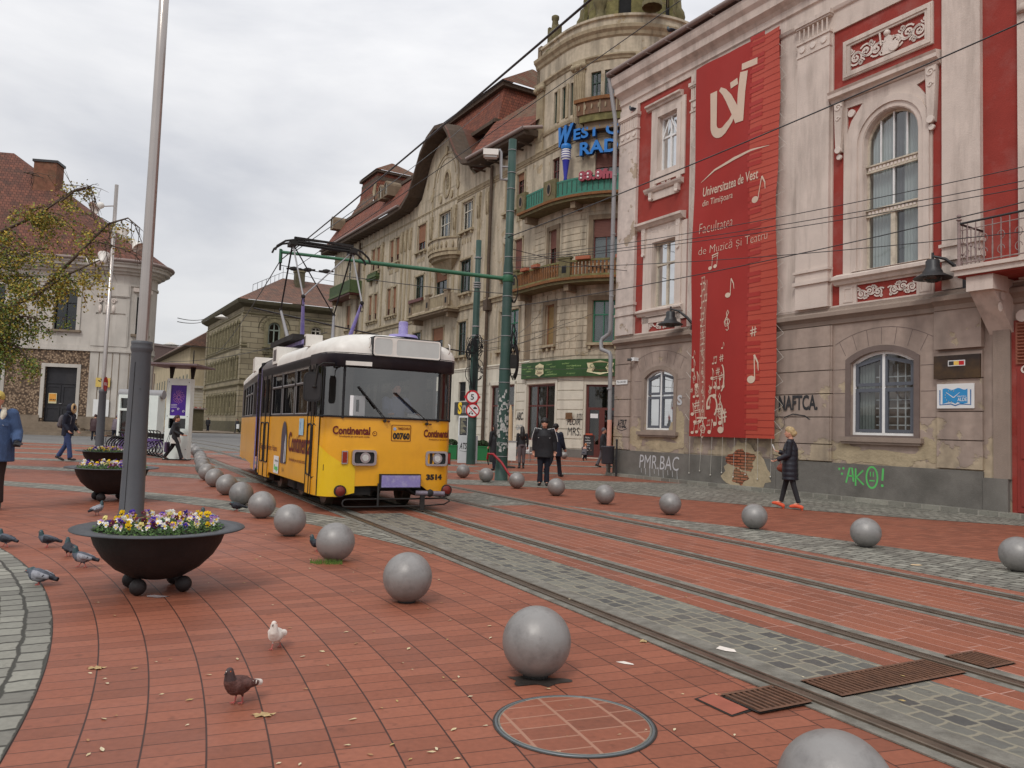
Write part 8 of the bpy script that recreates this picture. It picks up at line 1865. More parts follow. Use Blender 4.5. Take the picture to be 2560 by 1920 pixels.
person('distant pedestrian in black carrying a white shopping bag near the tram',(-33.2,93.6,.14),(-.5,-.8),1.75,hair=mHB,jacket=mJB,jlen=.75,jr=1.3,trousers=mDkJ,shoes=mShB,vox=.035,extra=ex_wb)
person('distant dark figure just right of the advertising column',(-46.5,105.0,0),(.5,-.8),1.75,hair=mHB,jacket=mJB,jlen=.8,jr=1.3,trousers=mDkJ,shoes=mShB,vox=.035)
# driver, seated behind the windscreen
dx=TW(4.41+.3,12.62+.72);mSh_=mat('light_blue_shirt',lin((120,130,160)),.8)
person('tram driver sitting behind the windscreen of the yellow tram',(dx[0],dx[1],.95),(sin(A28),-cos(A28)),1.72,hair=mGrT,jacket=mSh_,jlen=.55,jr=1.15,trousers=mDkJ,shoes=mShB,legs=((1.45,1.4),(1.45,1.4)),arms=((.7,.7,.15),(.7,.7,.15)),vox=.015,lift=-.05)
# ================= PIGEONS =================
mPg=mat('pigeon_grey',lin((84,88,98)),.7,var=.25,vs=40,bump=.3,bs=80);mPd=mat('pigeon_dark',lin((40,42,50)),.65,var=.3,vs=40,bump=.3,bs=80);mPn=mat('pigeon_neck',lin((48,70,74)),.35,var=.4,vs=30);mPw=mat('pigeon_white',lin((216,206,196)),.75,var=.08,vs=30,bump=.2);mPb=mat('pigeon_brown',lin((88,56,50)),.7,var=.35,vs=50,bump=.4,bs=80);mPbn=mat('pigeon_brown_neck',lin((66,50,50)),.5,var=.3,vs=40);mPl2=mat('pigeon_pale_grey',lin((142,142,148)),.7,var=.2,vs=40)
mPk=mat('pink_leg',lin((186,96,88)),.6);mBk=mat('pigeon_beak',lin((60,52,52)),.4);mPor=mat('pigeon_eye',lin((210,96,30)),.3)
PGC={}
def pigeon(label,loc_,face,scheme='grey',pose='stand',s=1.0):
 body_m,neck_m,wing_m,tail_m={'grey':(mPg,mPn,mPd,mPd),'dark':(mPd,mPn,mPd,mPd),'pale':(mPl2,mPn,mPl2,mPd),'white':(mPw,mPw,mPw,mPw),'brown':(mPb,mPbn,mPb,mPw),'check':(mPg,mPn,mPl2,mPd)}[scheme]
 t=empty('pigeon',label,'pigeon',(loc_[0],loc_[1],loc_[2]if len(loc_)>2 else .002),atan2(face[0],-face[1]),'pigeons on the square');s*=.84;t.scale=(s,s,s)
 key=(scheme,pose)
 if key in PGC:
  for ch in list(PGC[key].children):c=ch.copy();col.objects.link(c);c.parent=t
  return t
 up={'stand':.75,'walk':.8,'peck':.1,'crouch':.1}[pose];z0=.072 if pose!='crouch' else .05
 b=MB();b.mats=[body_m,neck_m,wing_m,tail_m,mPk]
 hd=Vector((0,-.075-.03*(1-up),z0+.06+.10*up))if pose!='peck' else Vector((0,-.13,.06))
 b.tube([(0,.09,z0+.02),(0,.05,z0+.03),(0,.0,z0+.035),(0,-.045,z0+.045),(0,-.07,z0+.06)],[.022,.045,.058,.057,.04],body_m,16);b.sphere((0,.015,z0+.03),.056,body_m,14,(1,1.3,.95));b.sphere((0,-.035,z0+.04),.055,body_m,14,(.98,1,1.05))
 b.tube([(0,-.055,z0+.05),(0,-.075,z0+.075)if pose!='peck' else(0,-.1,z0+.03),tuple(hd)],[.046,.038,.025],neck_m,12);b.sphere(hd,.024,neck_m,12,(.9,1.1,1))
 for sd in(-1,1):b.tube([(sd*.035,-.03,z0+.06),(sd*.052,.02,z0+.045),(sd*.035,.1,z0+.028),(sd*.015,.14,z0+.02)],[.018,.03,.02,.006],wing_m,10)
 b.tube([(0,.08,z0+.025),(0,.13,z0+.015),(0,.175,z0+.005)],[.02,.022,.02],tail_m,8)
 legp=((-.02,-.01),(.02,.012))if pose!='walk' else((-.02,-.045),(.02,.05))
 for sx_,ly in legp:b.tube([(sx_,.0,z0),(sx_,ly*.6+.005,z0*.55),(sx_,ly,.008)],[.014,.006,.005],body_m,8)
 nz_=z0+.075
 def mf(c):
  if c.z<z0*.55:return mPk
  if c.y>.115:return tail_m
  if c.z>nz_+.01 and c.y<-.045:return neck_m
  if abs(c.x)>.036 and c.y>-.04:return wing_m
  return body_m
 bo_=fuse(b,'body',t,.0045,mf,1)
 b=MB()
 for sx_,ly in legp:
  for a in(-.6,0,.6,pi):l=.03 if a!=pi else .015;b.tube([(sx_,ly,.006),(sx_+l*sin(a),ly-l*cos(a),.003)],[.004,.002],mPk,5)
 b.build('foot',t)
 b=MB();b.tube([hd+Vector((0,-.02,-.002)),hd+Vector((0,-.042,-.012))],[.006,.0015],mBk,6);b.sphere(hd+Vector((0,-.022,.004)),.005,mPw,6);b.build('beak',t)
 b=MB()
 for sd in(-1,1):b.sphere(hd+Vector((sd*.019,-.008,.004)),.0045,mPor,8);b.sphere(hd+Vector((sd*.022,-.009,.004)),.0025,mEye,6)
 b.build('eye',t)
 if scheme in('grey','check','pale','brown'):
  b=MB();mm=mPd if scheme!='brown' else mPw
  for sd in(-1,1):
   for q in(.045,.08):b.tube([(sd*(.072-q*.15),q,z0+.068-q*.2),(sd*(.08-q*.2),q-.01,z0+.045-q*.1),(sd*(.066-q*.2),q-.02,z0+.02)],.004,mm,5)
   for q in range(5):b.tube([(sd*.028,.08+q*.006,z0+.05-q*.004),(sd*.012,.15+q*.003,z0+.022-q*.003)],.004,mPd if scheme!='brown' else mPb,4)
  b.build('wing_bar',t)
 PGC[key]=t;return t
pigeon('brown pigeon with a white tail, nearest on the paving',(-1.36,4.08),(-.45,-.85),'brown','stand',1.02)
pigeon('pure white pigeon facing the camera',(-1.47,5.08),(-.02,-1),'white','walk',.95)
pigeon('grey pigeon walking left at the left edge above the cobbles',(-5.5,8.55),(-1,.1),'grey','walk')
pigeon('grey pigeon standing alone, second from the left edge',(-5.07,8.6),(-.8,-.2),'grey','stand')
pigeon('dark pigeon half hidden behind a walking one left of the bowl',(-4.55,8.1),(-.5,.6),'dark','stand')
pigeon('checkered pigeon walking left beside the flower bowl',(-4.1,7.55),(-1,-.1),'check','walk',1.05)
pigeon('large dark pigeon on the edge of the round cobbles',(-4.0,6.7),(-1,.05),'check','crouch',1.15)
pigeon('speckled pigeon behind the left side of the near flowers',(-6.1,11.55),(.3,.9),'pale','stand',1.1)
pigeon('pale grey pigeon behind the right side of the near flowers',(-4.3,11.15),(-1,0),'pale','walk',1.1)
pigeon('dark pigeon just right of the pale one behind the flowers',(-4.1,10.75),(-1,0),'dark','crouch',1.1)
pigeon('dark pigeon crouching between two spheres on the cobbles',(-4.45,12.75),(-.9,-.3),'dark','crouch',1.15)
pigeon('dark pigeon peeping out from behind a sphere',(-2.17,8.95),(-.9,-.2),'dark','stand',1.0)
lm=Matrix.Translation((8,21,0))@Matrix.Rotation(rzF,4,'Z')if 0 else None
def onR(x,y,z):c,s_=cos(rz),sin(rz);return(8+x*c-y*s_,21+x*s_+y*c,z)
pigeon('pigeon perched on the corner capital of the red building',onR(-7.4,-.18,13.16),(-.7,.3),'grey','stand',1.4);pigeon('pigeon perched on the roof gutter of the red building',onR(-5.0,-.6,14.93),(-.7,.3),'dark','stand',1.4)
# ================= KIOSK, BICYCLES, CAFE THINGS =================
mFr=mat('pale_green_frame',lin((224,234,228)),.4,var=.05,vs=3);mPur=mat('purple_poster',lin((72,34,140)),.4,var=.35,vs=4);mCan=mat('mauve_canopy',lin((120,104,106)),.6,var=.1)
ka=rad(-4)
t=empty('advertising_column','white advertising column with a purple poster and a flat canopy','kiosk',(-12.2,28.35,0),ka)
b=MB();b.prism(rect(-.45,.45,0,2.98),-.14,.14,mFr,holes=[rect(-.3,.3,1.62,2.74),rect(-.32,.32,1.15,1.52)]);
for x,z in((-.38,2.85),(.38,2.85),(-.38,1.6),(.38,1.6),(-.38,.4),(.38,.4)):b.disc(x,z,.02,-.145,mZinc,.01,8)
b.box(-.47,.47,-.16,.16,0,.04,mUnd);b.build('frame',t)
b=MB();b.box(-.31,.31,-.11,-.09,1.6,2.76,mPur)
rr=random.Random(6)
for i in range(16):a=i*.39;b.ribbon([(.05*cos(a),2.3+.05*sin(a)),((.12+rr.uniform(0,.1))*cos(a+.3),2.3+.2*sin(a+.3)),(.22*cos(a),2.3+(.18+rr.uniform(0,.1))*sin(a))],.008,-.113,mat('pink_lines',lin((226,150,190)),.6))
for x in(-.2,.0,.2):b.scroll(x,1.78+.08*(x==0),.05,-.113,mSignW,1.2,wd=.015,th=0)
for z in(1.92,1.97,2.02):b.box(-.27,-.05,-.113,-.112,z,z+.012,mSignW)
b.build('poster',t)
b=MB();b.box(-.32,.32,-.08,-.06,1.14,1.53,mG2g);b.box(-.32,.32,-.05,.1,1.14,1.53,mDark);b.build('screen',t)
b=MB()
for x in(-.38,.42):b.add([(x-.03,-.05,2.98),(x+.03,-.05,2.98),(x+.1,0,3.45),(x-.1,0,3.45),(x-.03,.05,2.98),(x+.03,.05,2.98),(x+.08,.1,3.45),(x-.08,.1,3.45)],[(0,1,2,3),(4,7,6,5),(0,3,7,4),(1,5,6,2)],mUnd)
b.slab([(-.9,-1.3),(1.05,-1.0),(.75,1.1),(-1.1,.9)],3.42,3.48,mCan);b.tube([(.42,0,3.45),(.42,0,4.05)],.02,mUnd,6);b.build('canopy',t)
t=empty('bicycle_kiosk','white framed kiosk with dark screens behind the flagpole','kiosk',(-16.6,34,0),ka)
b=MB();b.prism(rect(-.6,1.2,0,2.5),-.3,.3,mFr,holes=[rect(-.5,.8,1.9,2.35),rect(-.5,.8,.3,1.8)]);b.build('frame',t)
b=MB();b.tube([(-.7,0,2.55),(1.3,0,2.55)],.2,mZinc,12);b.build('roof',t);b=MB();b.box(-.5,.8,-.2,-.18,.3,2.35,mG2g);b.box(-.5,.8,-.15,.2,.3,2.35,mDark);b.build('screen',t)
# rental bicycles
mTy=mat('bicycle_tyre',(.015,.015,.015),.8);mPf=mat('purple_bicycle_paint',lin((92,66,130)),.4,var=.15);mSp=mat('spokes',lin((150,150,155)),.35,metal=.8)
def bike():
 t=empty('bicycle','black and purple rental bicycle parked in the rack by the advertising column','bicycle',(0,0,0),0,'rental bicycles in the rack')
 for y in(-.52,.52):
  b=MB();b.tube([(0,y+.33*cos(a),.34+.33*sin(a))for a in[i*pi/14 for i in range(29)]],.02,mTy,6,caps=False);w_=b.build('wheel',t)
  b=MB();b.tube([(0,y+.305*cos(a),.34+.305*sin(a))for a in[i*pi/14 for i in range(29)]],.008,mSp,5,caps=False)
  for i in range(12):a=i*pi/6;b.tube([(0,y,.34),(0,y+.3*cos(a),.34+.3*sin(a))],.0025,mSp,3,caps=False)
  b.tube([(-.05,y,.34),(.05,y,.34)],.025,mSp,8);b.build('rim',w_)
  b=MB();P_=[(y+.37*cos(a),.34+.37*sin(a))for a in[rad(q)for q in range(10,171,16)]];b.add([(-.035,p[0],p[1])for p in P_]+[(.035,p[0],p[1])for p in P_],[(i,i+1,len(P_)+i+1,len(P_)+i)for i in range(len(P_)-1)],mPf);b.build('mudguard',t)
 b=MB();bb=(0,.08,.33)
 for p,q in((bb,(0,.3,.82)),(bb,(0,-.36,.62)),((0,.26,.6),(0,-.36,.68)),((0,.52,.34),bb),((0,.52,.34),(0,.27,.66)),((0,-.52,.34),(0,-.36,.66)),((0,-.36,.6),(0,-.33,.98))):b.tube([p,q],.02,mPf if q[2]<.9 else mUnd,7)
 b.build('frame',t)
 b=MB();b.tube([(-.28,-.2,1.04),(-.26,-.3,1.0),(0,-.33,.98),(.26,-.3,1.0),(.28,-.2,1.04)],.014,mTy,6);b.build('handlebar',t)
 b=MB();b.sphere((0,.32,.88),.12,mTy,10,(.7,1.1,.35));b.tube([(0,.3,.8),(0,.31,.86)],.015,mSp,6);b.build('saddle',t)
 b=MB();b.slab([(-.1,.5),(.1,.5),(.1,.85),(-.1,.85)],.72,.74,mTy);b.box(-.13,.13,-.72,-.5,.72,.9,mUnd);b.box(-.1,.1,-.735,-.72,.75,.84,mSignW);b.build('basket',t)
 b=MB();b.tube([(-.02,.08,.33),(-.1,.08,.33),(-.1,.08,.18),(-.16,.08,.18)],.01,mUnd,5);b.tube([(.02,.08,.33),(.1,.08,.33),(.1,.08,.48),(.16,.08,.48)],.01,mUnd,5);b.disc(0,0,0,0,mUnd)if 0 else None;b.build('pedal',t)
 return t
bk=bike();pos=[(-13.65-.32*i,29.3+.42*i)for i in range(8)]
for i,(x,y)in enumerate(pos):
 o=bk if i==0 else copy_tree(bk);o.location=(x,y,0);o.rotation_euler[2]=rad(118+(i%3)*2)
 # benches
mSlat=mat('bench_slat_wood',lin((150,108,82)),.8,var=.2,vs=6)
def bench(x,y,r,lab):
 t=empty('bench',lab,'bench',(x,y,0),r)
 b=MB()
 for i in range(6):b.box(-1.1,1.1,-.3+i*.1,-.22+i*.1,.43,.47,mSlat)
 b.build('seat',t)
 for q in(-.9,-.3,.3,.9):b=MB();b.tube([(q,-.28,.0),(q,-.22,.42),(q,.22,.42),(q,.28,0)],.025,mZinc,6);b.build('leg',t)
bench(-22.6,44.0,rad(70),'backless slatted wooden bench beyond the lamp post');bench(-21.3,45.6,rad(70),'second slatted wooden bench, mostly behind the flagpole')
# white board with graffiti
t=empty('graffiti_board','white board with black graffiti standing beside the tram','board',(-1.85,33.7,0),rad(-3))
b=MB();b.box(-.42,.44,-.03,.03,.02,1.21,mat('pale_board',lin((196,204,206)),.5,var=.06));b.build('panel',t);b=MB();text(b,'ATSOBN',-.35,.35,.62,-.035,mSpB,h=.28,bold=.02,shear=.25);b.ribbon([(-.33,.55),(-.1,.52),(.2,.6),(.33,.8),(.36,.6),(.22,.42)],[.01,.02,.02,.03,.04,.01],-.035,mSpB);b.build('graffiti',t)
# hedges in green boxes
mHed=mat('box_hedge',lin((46,62,34)),.9,var=.4,vs=14);mGBx=mat('green_plastic_box',lin((34,112,62)),.5,var=.08)
for i,(x,y)in enumerate(((-1.38,38.0),(-.7,38.1),(-2.9,38.0))):
 t=empty('hedge_planter',['green box with a clipped hedge right of the graffiti board, left one','green box with a clipped hedge beside the green pole','green box with a hedge between the tram and the graffiti board'][i],'planter',(x,y,0),rad(-3),'green hedge boxes of the cafe')
 b=MB();b.slab([(-.32,-.3),(.32,-.3),(.32,.3),(-.32,.3)],0,.7,mGBx);b.slab([(-.34,-.32),(.34,-.32),(.34,.32),(-.34,.32)],.64,.69,mGBx);b.build('box',t)
 b=MB();rr=random.Random(i)
 for q in range(900):
  v=Vector((rr.uniform(-1,1),rr.uniform(-1,1),rr.uniform(-.4,1))).normalized()*rr.uniform(.85,1.05);c=Vector((v.x*.32,v.y*.3,.78+v.z*.2));d1=Vector((rr.uniform(-1,1),rr.uniform(-1,1),rr.uniform(-1,1))).normalized()*.04;d2=d1.orthogonal().normalized()*.03;b.add([c-d1,c+d2,c+d1,c-d2],[(0,1,2,3)],mHed)
 b.build('hedge',t,auto=True)
 # closed parasol, chairs, menu board
t=empty('closed_parasol','closed beige parasol standing right beside the green pole','parasol',(-.02,31.0,0));mBg=mat('beige_canvas',lin((198,172,136)),.9,var=.1,vs=4)
b=MB();b.lathe([(0,2.55),(.03,2.5),(.07,2.3),(.1,1.8),(.12,1.2),(.14,.8),(.08,.75)],mBg,(0,0,0),9,smooth=False);b.build('canopy',t);b=MB();b.tube([(0,0,0),(0,0,2.5)],.025,mSlat,8);b.lathe([(.28,0),(.26,.06),(.04,.08)],mUnd,(0,0,0),14);b.build('pole',t)
def cafechair(x,y,r,lab,m):
 t=empty('cafe_chair',lab,'chair',(x,y,0),r,'cafe chairs behind the walkers');b=MB();b.box(-.2,.2,-.2,.2,.43,.46,m);b.build('seat',t);b=MB();b.box(-.2,.2,.18,.21,.5,.85,m);b.build('backrest',t)
 for sx_ in(-1,1):
  for sy in(-1,1):b=MB();b.tube([(sx_*.19,sy*.19,0),(sx_*.18,sy*.19,.44 if sy<0 else .85)],.015,mZinc,5);b.build('leg',t)
cafechair(1.6,37,.3,'silver cafe chair between the two walkers',mSlat);cafechair(2.2,37.4,-.5,'brown cafe chair right of the tracksuit man',mMar);cafechair(.1,37.2,.8,'wooden cafe chair just right of the green pole',mSlat);cafechair(1.0,38.2,2.2,'light chair behind the long haired woman',mWht)
t=empty('menu_board','black chalk menu board by the cafe entrance','menu board',(4.62,45.2,0),rad(-8));b=MB();b.prism(rect(-.33,.33,.15,1.42),-.03,.03,mMar,holes=[rect(-.29,.29,.22,1.38)]);b.box(-.29,.29,-.01,.01,.22,1.38,mBlk);b.build('panel',t);b=MB()
for i,w_ in enumerate(('MENIU','cafea','ceai','prajituri','limonada','inghetata')):text(b,w_,-.22,.05+.03*(i%3),1.22-i*.15,-.013,mSignW,h=.08)
b.build('chalk',t);b=MB();b.box(-.2,.2,-.02,.02,1.42,1.5,mOrg);b.build('header',t)
# litter bin by the corner
t=empty('litter_bin','dark cylindrical litter bin on a post at the corner of the red building','bin',onR(-7.85,-.55,0));b=MB();b.lathe([(0,.42),(.2,.42),(.22,.46),(.23,1.0),(.245,1.02),(.245,1.06),(.2,1.06),(.19,.6)],mat('bin_grey',lin((60,60,66)),.5,var=.15),(0,0,0),20);b.build('drum',t);b=MB();b.tube([(.3,-.1,0),(.3,-.1,1.25)],.035,mBlk,8);b.sphere((.3,-.1,1.28),.045,mBlk,8);b.box(.2,.3,-.12,-.08,.6,.66,mBlk);b.build('post',t)
D0=Vector((-14.6,18,0))
def pxw(px,py,D):
 m3=co.matrix_world.to_3x3();d=m3@Vector(((px-1280)/1923,-(py-960)/1923,-1));k=D/d.y;return Vector((0,0,1.45))+d*k-D0
 # street lamp hung on a wire, insulators and overhead lines
tip=Vector((-7.0,22.6,6.3));gp=Vector((-.23,23,0));sp_=Vector((-1.65,33,0))
wire(tip,(-24,62,6.9),.3,.016,'contact wire running away from the arm tip above the track');wire(tip,TW(4.3,-8,6.2),.15,.016,'contact wire running from the arm tip over the near track')
wire(tip+Vector((0,0,-.15)),gp+Vector((0,0,5.6)),.1,.012,'span wire with insulators hanging below the green arm')
def PW(x,y,D):return pxw(x,y,D)+D0
wire(PW(740,668,34),PW(1900,-139,20),.05,.014,'thick black wire rising steeply across the palace roof');wire(PW(1262,596,23),PW(2760,-35,12),.12,.015,'black cable crossing the banner and the top of the arched window')
for(y1,y2,l_)in((645,372,'upper of the three close wires crossing the arched window'),(649,412,'middle of the three close wires crossing the arched window'),(653,432,'lower of the three close wires crossing the arched window'),(668,556,'thin wire crossing the building just above the black lamps')):wire(PW(1278,y1,23),PW(2760,y2,12.5),.2,.009,l_)
wire(onR(-7.6,0,7.4),gp+Vector((0,0,7.0)),.1)
wire(gp+Vector((.1,0,5.2)),onR(10,-1,6.6),.25,.012,'thin wire just above the smaller black lamp')
for i,(z,q)in enumerate(((5.2,-4),(5.0,-1),(4.8,2),(5.1,4))):wire(sp_+Vector((0,0,z)),(1.2+q*.9,49.5-abs(q),6.6+.7*i),.2,.012,'thin cable from the sign pole to the corner palace')
for i in range(6):wire(gp+Vector((.1,0,4.2-.2*i)),(2+1.1*i,47.6,9.5-.9*i),.2,.009,'thin cable fanning out from the green pole to the corner tower')
wire(sp_+Vector((0,0,5.4)),gp+Vector((0,0,4.4)),.15,.012,'thin cable linking the two green poles');wire(sp_+Vector((0,0,4.75)),pxw(634,770,27)+D0,.05,.03,'thick insulated feeder above the tram roof')
wire((-27.5,62.5,9.8),(-41.5,104,15.6),.3,.035,'upper cable spanning from the white house to the arcaded building');wire((-27.5,62.5,9.5),(-41.5,104,15.3),.3,.035,'lower cable spanning from the white house to the arcaded building');wire((-28,62.5,6.2),(-9.5,39,6.2),.4,.02,'wire from the white house towards the tram pantograph');wire((-28,62.5,7.6),(-15,70,8.2),.2,.02,'wire between the white house and the far end of the palace')
wire(tip+Vector((.3,0,.2)),(-1.4,47,22.5),.3,.014,'wire rising from the arm tip to the eaves of the palace')
t=empty('hanging_street_lamp','white street lamp hanging from the cable before the arcaded building','street lamp',(-33.9,88.5,13.5));b=MB();b.lathe([(0,.35),(.15,.32),(.45,.12),(.75,0),(.7,-.05),(0,-.08)],mWhT,(0,0,0),14);b.tube([(0,0,.3),(0,0,.8)],.03,mBlk,5);b.build('shade',t)
t=empty('hanging_street_lamp','white street lamp hanging above the advertising column','street lamp',(-34.2,76.5,8.9));b=MB();b.lathe([(0,.35),(.2,.3),(.6,.1),(.8,0),(0,-.08)],mWhT,(0,0,0),14);b.build('shade',t)
t=empty('pole_lamp','boxy white street lamp on a bent pipe at the top of the green pole','street lamp',(-.23,23.0,0));b=MB();b.tube([(-.1,0,9.1),(-.32,0,9.1),(-.34,0,9.95),(-.38,0,10.02),(-.45,0,9.95)],.045,mZinc,8);b.tube([(-.1,0,9.5),(-.3,0,9.5)],.03,mZinc,6);b.build('arm',t);b=MB();b.slab([(-.88,-.16),(-.42,-.14),(-.42,.14),(-.88,.16)],9.82,10.0,mWhT);b.slab([(-.84,-.12),(-.46,-.1),(-.46,.1),(-.84,.12)],9.76,9.82,mLit);b.build('housing',t)
b=MB();dv=(Vector((-.23,23,6.05))-Vector((-7,22.6,6.3)))
for q in(.06,.12,.2):c=tip+dv*q-Vector((0,0,.22));b.sphere(c,.07,mUnd,8,(2,1,1));b.tube([c-Vector((.22,0,0)),c+Vector((.22,0,0))],.03,mUnd,6)
b.tube([tip-Vector((0,0,0)),tip-Vector((0,0,.3))],.03,mUnd,6);tag(b.build('wire_insulators'),'black insulators strung below the tip of the green arm','insulator')
# ================= TREE ON THE LEFT =================
mBark=mat('tree_bark',lin((84,72,62)),.95,var=.3,vs=8,bump=.6);mTL=[mat('leaf_olive',lin((116,124,52)),.75,var=.3,vs=3),mat('leaf_yellow',lin((176,150,62)),.75,var=.25,vs=3),mat('leaf_green',lin((84,106,46)),.75,var=.3,vs=3),mat('leaf_gold',lin((152,138,58)),.75,var=.25,vs=3)]
t=empty('honey_locust_tree','yellow green autumn tree reaching in from the left edge','tree',(-14.6,18.0,0))
rr=random.Random(21)
tr=MB();tr.tube([(0,0,0),(.05,0,1.5),(0,.1,3.2),(.1,0,4.5),(0,0,6.5)],[.24,.19,.16,.12,.05],mBark,12);tr.build('trunk',t)
br=MB();lf=MB();tips=[]
def limb(pts,r0,dens,leafy=True,cl=None):
 pts=[Vector(p)for p in pts];n=len(pts);br.tube(pts,[r0*(1-.8*i/(n-1))+.006 for i in range(n)],mBark,6)
 for i in range(n-1):
  a,c=pts[i],pts[i+1];L_=(c-a).length;k=max(1,int(L_*dens))
  for j in range(k):
   p=a.lerp(c,rr.random());d=((c-a).normalized()*.5+Vector((rr.uniform(-1,1),rr.uniform(-1,1),rr.uniform(-1.0,.55)))).normalized();l=rr.uniform(.35,.95)
   q=[p];
   for s_ in range(3):d=(d+Vector((rr.uniform(-.3,.3),rr.uniform(-.3,.3),-.22))).normalized();q.append(q[-1]+d*l/3)
   br.tube(q,[.012,.009,.006,.003],mBark,3,caps=False)
   for s_ in range(2):
    e=q[rr.choice((1,2))];d2=(d+Vector((rr.uniform(-.8,.8),rr.uniform(-.8,.8),rr.uniform(-.6,.3)))).normalized();q2=[e,e+d2*l*.3,e+d2*l*.5+Vector((0,0,-.05))];br.tube(q2,[.006,.004,.002],mBark,3,caps=False)
    if leafy:leaves(q2,cl)
   if leafy:leaves(q,cl)
def leaves(q,cl):
 for a,c in zip(q[:-1],q[1:]):
  for j in range(11):
   p=a.lerp(c,rr.random())+Vector((rr.gauss(0,.07),rr.gauss(0,.07),rr.gauss(-.03,.07)));d1=Vector((rr.uniform(-1,1),rr.uniform(-1,1),rr.uniform(-1.2,.4))).normalized();d2=d1.orthogonal().normalized();d2=(d2+d1.cross(d2)*rr.uniform(-1,1)).normalized();l=rr.uniform(.035,.075);w_=l*.4
   lf.add([p,p+d1*l*.5+d2*w_,p+d1*l,p+d1*l*.5-d2*w_],[(0,1,2,3)],mTL[rr.choice(cl)])
Y_=(1,3,3,0);G_=(0,2,2,3);M_x=(0,1,2,3)
limb([pxw(-260,900,18),pxw(-60,800,17.8),pxw(95,735,17.5),pxw(190,640,17.4),pxw(270,560,17.5)],.07,9,True,M_x)
limb([pxw(95,735,17.5),pxw(160,690,17.3),pxw(250,650,17.2)],.035,9,True,Y_)
limb([pxw(-200,700,18),pxw(0,580,18.2),pxw(90,540,18.2),pxw(150,500,18)],.05,10,True,M_x)
limb([pxw(-150,620,18),pxw(0,610,18),pxw(60,640,17.8),pxw(110,620,17.8)],.04,12,True,M_x)
limb([pxw(-200,950,18),pxw(-40,830,17.7),pxw(60,790,17.5),pxw(110,800,17.5)],.05,14,True,G_)
limb([pxw(-150,880,18),pxw(-20,780,17.6),pxw(50,760,17.4)],.05,16,True,G_)
limb([pxw(-80,820,18),pxw(0,850,17.6),pxw(50,870,17.5),pxw(70,900,17.5)],.04,14,True,G_)
limb([pxw(-60,700,18),pxw(30,690,17.8),pxw(100,690,17.7)],.04,13,True,M_x)
limb([pxw(90,540,18.2),pxw(180,478,18.2),pxw(230,470,18.2)],.03,7,True,Y_)
limb([pxw(150,505,18),pxw(190,475,18.1),pxw(225,465,18.1),pxw(240,500,18.1)],.022,14,False)
limb([pxw(60,430,18.6),pxw(110,445,18.6)],.015,8,False);limb([pxw(270,560,17.5),pxw(320,545,17.5),pxw(350,570,17.5)],.018,12,False);limb([pxw(230,600,17.5),pxw(300,620,17.4),pxw(345,640,17.4)],.016,8,False)
for(z_,e_)in((3.0,pxw(-260,900,18)),(4.2,pxw(-200,700,18)),(4.6,pxw(-150,620,18)),(2.8,pxw(-200,950,18)),(3.4,pxw(-150,880,18))):br.tube([(0,.05,z_),Vector((0,0,z_)).lerp(e_,.5)+Vector((0,0,.1)),e_],[.1,.08,.06],mBark,7)
for k in range(9):a=k*.72+.3;limb([(0,0,3.4+.3*k),(.9*cos(a)-.4,.9*sin(a),4.6+.35*k),(2.0*cos(a)-.8,2.0*sin(a),5.3+.35*k)]if cos(a)<.3 else[(0,0,4.5),(-.3,.2,6.2+.1*k),(-.8,.5*sin(a),7.6+.1*k)],.06,8,True,M_x)
br.build('branches',t,auto=True);lf.build('foliage',t,auto=True)
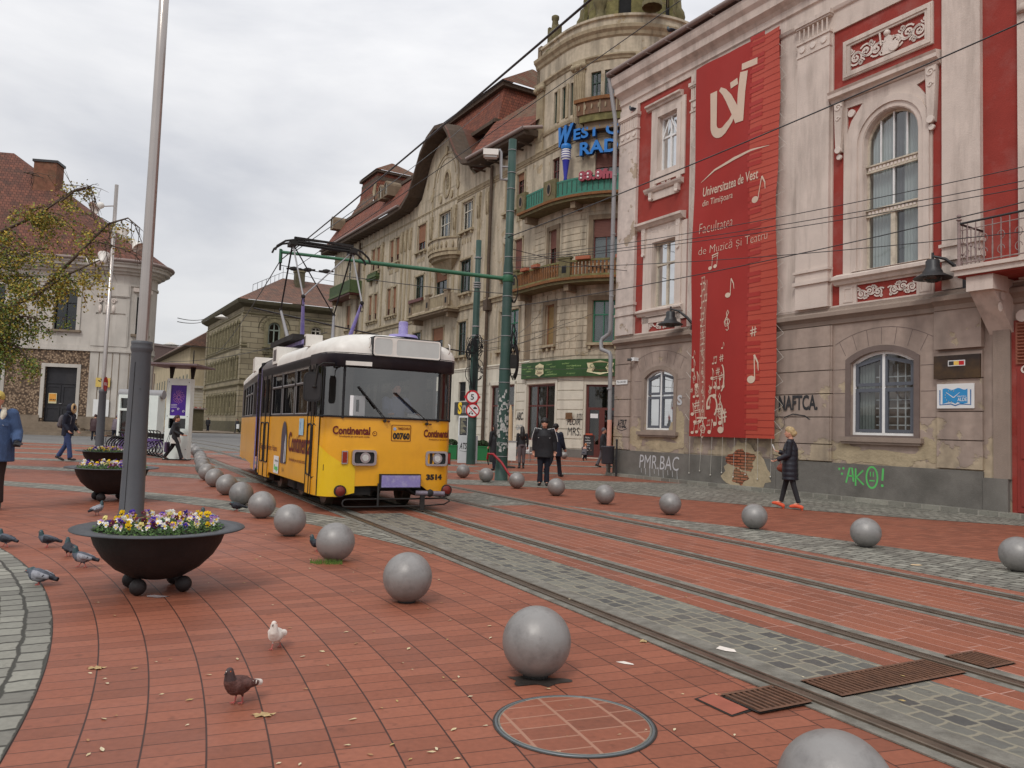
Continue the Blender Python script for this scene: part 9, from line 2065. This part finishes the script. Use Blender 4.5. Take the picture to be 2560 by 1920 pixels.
# ================= FALLEN LEAVES AND SCRAPS =================
LM=[]
for k,cc in enumerate(((196,178,140),(176,150,96),(206,192,160),(160,120,84))):
 b=MB();m_=mat('dry_leaf_%d'%k if 0 else['pale_leaf','tan_leaf','cream_leaf','brown_leaf'][k],lin(cc),.8,var=.15,vs=60)
 b.add([(-.02,0,.002),(-.01,.006,.003),(.004,.0075,.005),(.02,.0,.003),(.006,-.007,.002),(-.01,-.006,.004)],[(0,1,2,3),(0,3,4,5)],m_);o=b.build('leaf',auto=True);LM.append(o.data);bpy.data.objects.remove(o)
rr=random.Random(5)
for i in range(230):
 y=2.6+9*rr.random()**1.6;x=rr.uniform(-.62,.55)*y*.95
 wv=x*n28[0]+y*n28[1]
 if wv>3.4 and rr.random()<.7:continue
 if hypot(x-CX,y-CY)<15.2 and rr.random()<.7:continue
 o=bpy.data.objects.new('fallen_leaf',LM[rr.choice((0,0,1,2,2,3))]);col.objects.link(o);o.location=(x,y,.003 if wv<3.5 else .018);s_=rr.uniform(.6,1.25);o.scale=(s_,s_*rr.uniform(.7,1.2),1);o.rotation_euler=(rr.uniform(-.12,.12),rr.uniform(-.1,.1),rr.uniform(0,6.28));tag(o,'small pale dry leaf scattered on the paving','leaf','small dry leaves scattered on the paving')
def bigleaf(x,y,s_,r,lab):
 b=MB();n=18;b.add([(0,0,.006)]+[(s_*(1+.35*sin(5*a))*cos(a),s_*.55*(1+.3*sin(5*a))*sin(a),.004+.006*(i%2))for i,a in enumerate([2*pi*i/n for i in range(n)])],[(0,i+1,(i+1)%n+1)for i in range(n)],mat('curled_tan_leaf',lin((172,146,104)),.8,var=.2,vs=30));o=b.build('dry_leaf',auto=True);o.location=(x,y,0);o.rotation_euler[2]=r;tag(o,lab,'leaf')
bigleaf(-1.18,3.92,.05,.2,'large curled tan leaf at the feet of the brown pigeon');bigleaf(-2.35,4.55,.045,.1,'long tan leaf lying left of the brown pigeon');bigleaf(1.0,5.55,.05,1,'orange leaf caught in the rail groove')
b=MB();b.add([(-.06,0,.004),(-.01,.012,.012),(.05,.008,.006),(.06,-.006,.004),(0,-.012,.003)],[(0,1,2,3,4)],mPw);o=b.build('feather');o.location=(.78,5.0,0);o.rotation_euler[2]=-.4;tag(o,'white feather on the red paving near the big sphere','feather')
b=MB();b.add([(-.07,0,.004),(-.05,.02,.02),(.05,.015,.014),(.07,-.01,.004),(0,-.02,.003)],[(0,1,2,3,4)],mPw);o=b.build('paper_scrap');q=TW(3.85,4.0);o.location=(q[0],q[1],.012);o.rotation_euler[2]=-.5;tag(o,'crumpled white paper scrap lying beside the near rail','litter')
b=MB();b.add([(-.07,0,.004),(-.03,.03,.01),(.05,.02,.01),(.08,-.01,.004),(0,-.03,.003)],[(0,1,2,3,4)],mBg);o=b.build('paper_scrap');o.location=(4.95,9.4,.006);tag(o,'beige paper scrap on the paving right of the spheres','litter')
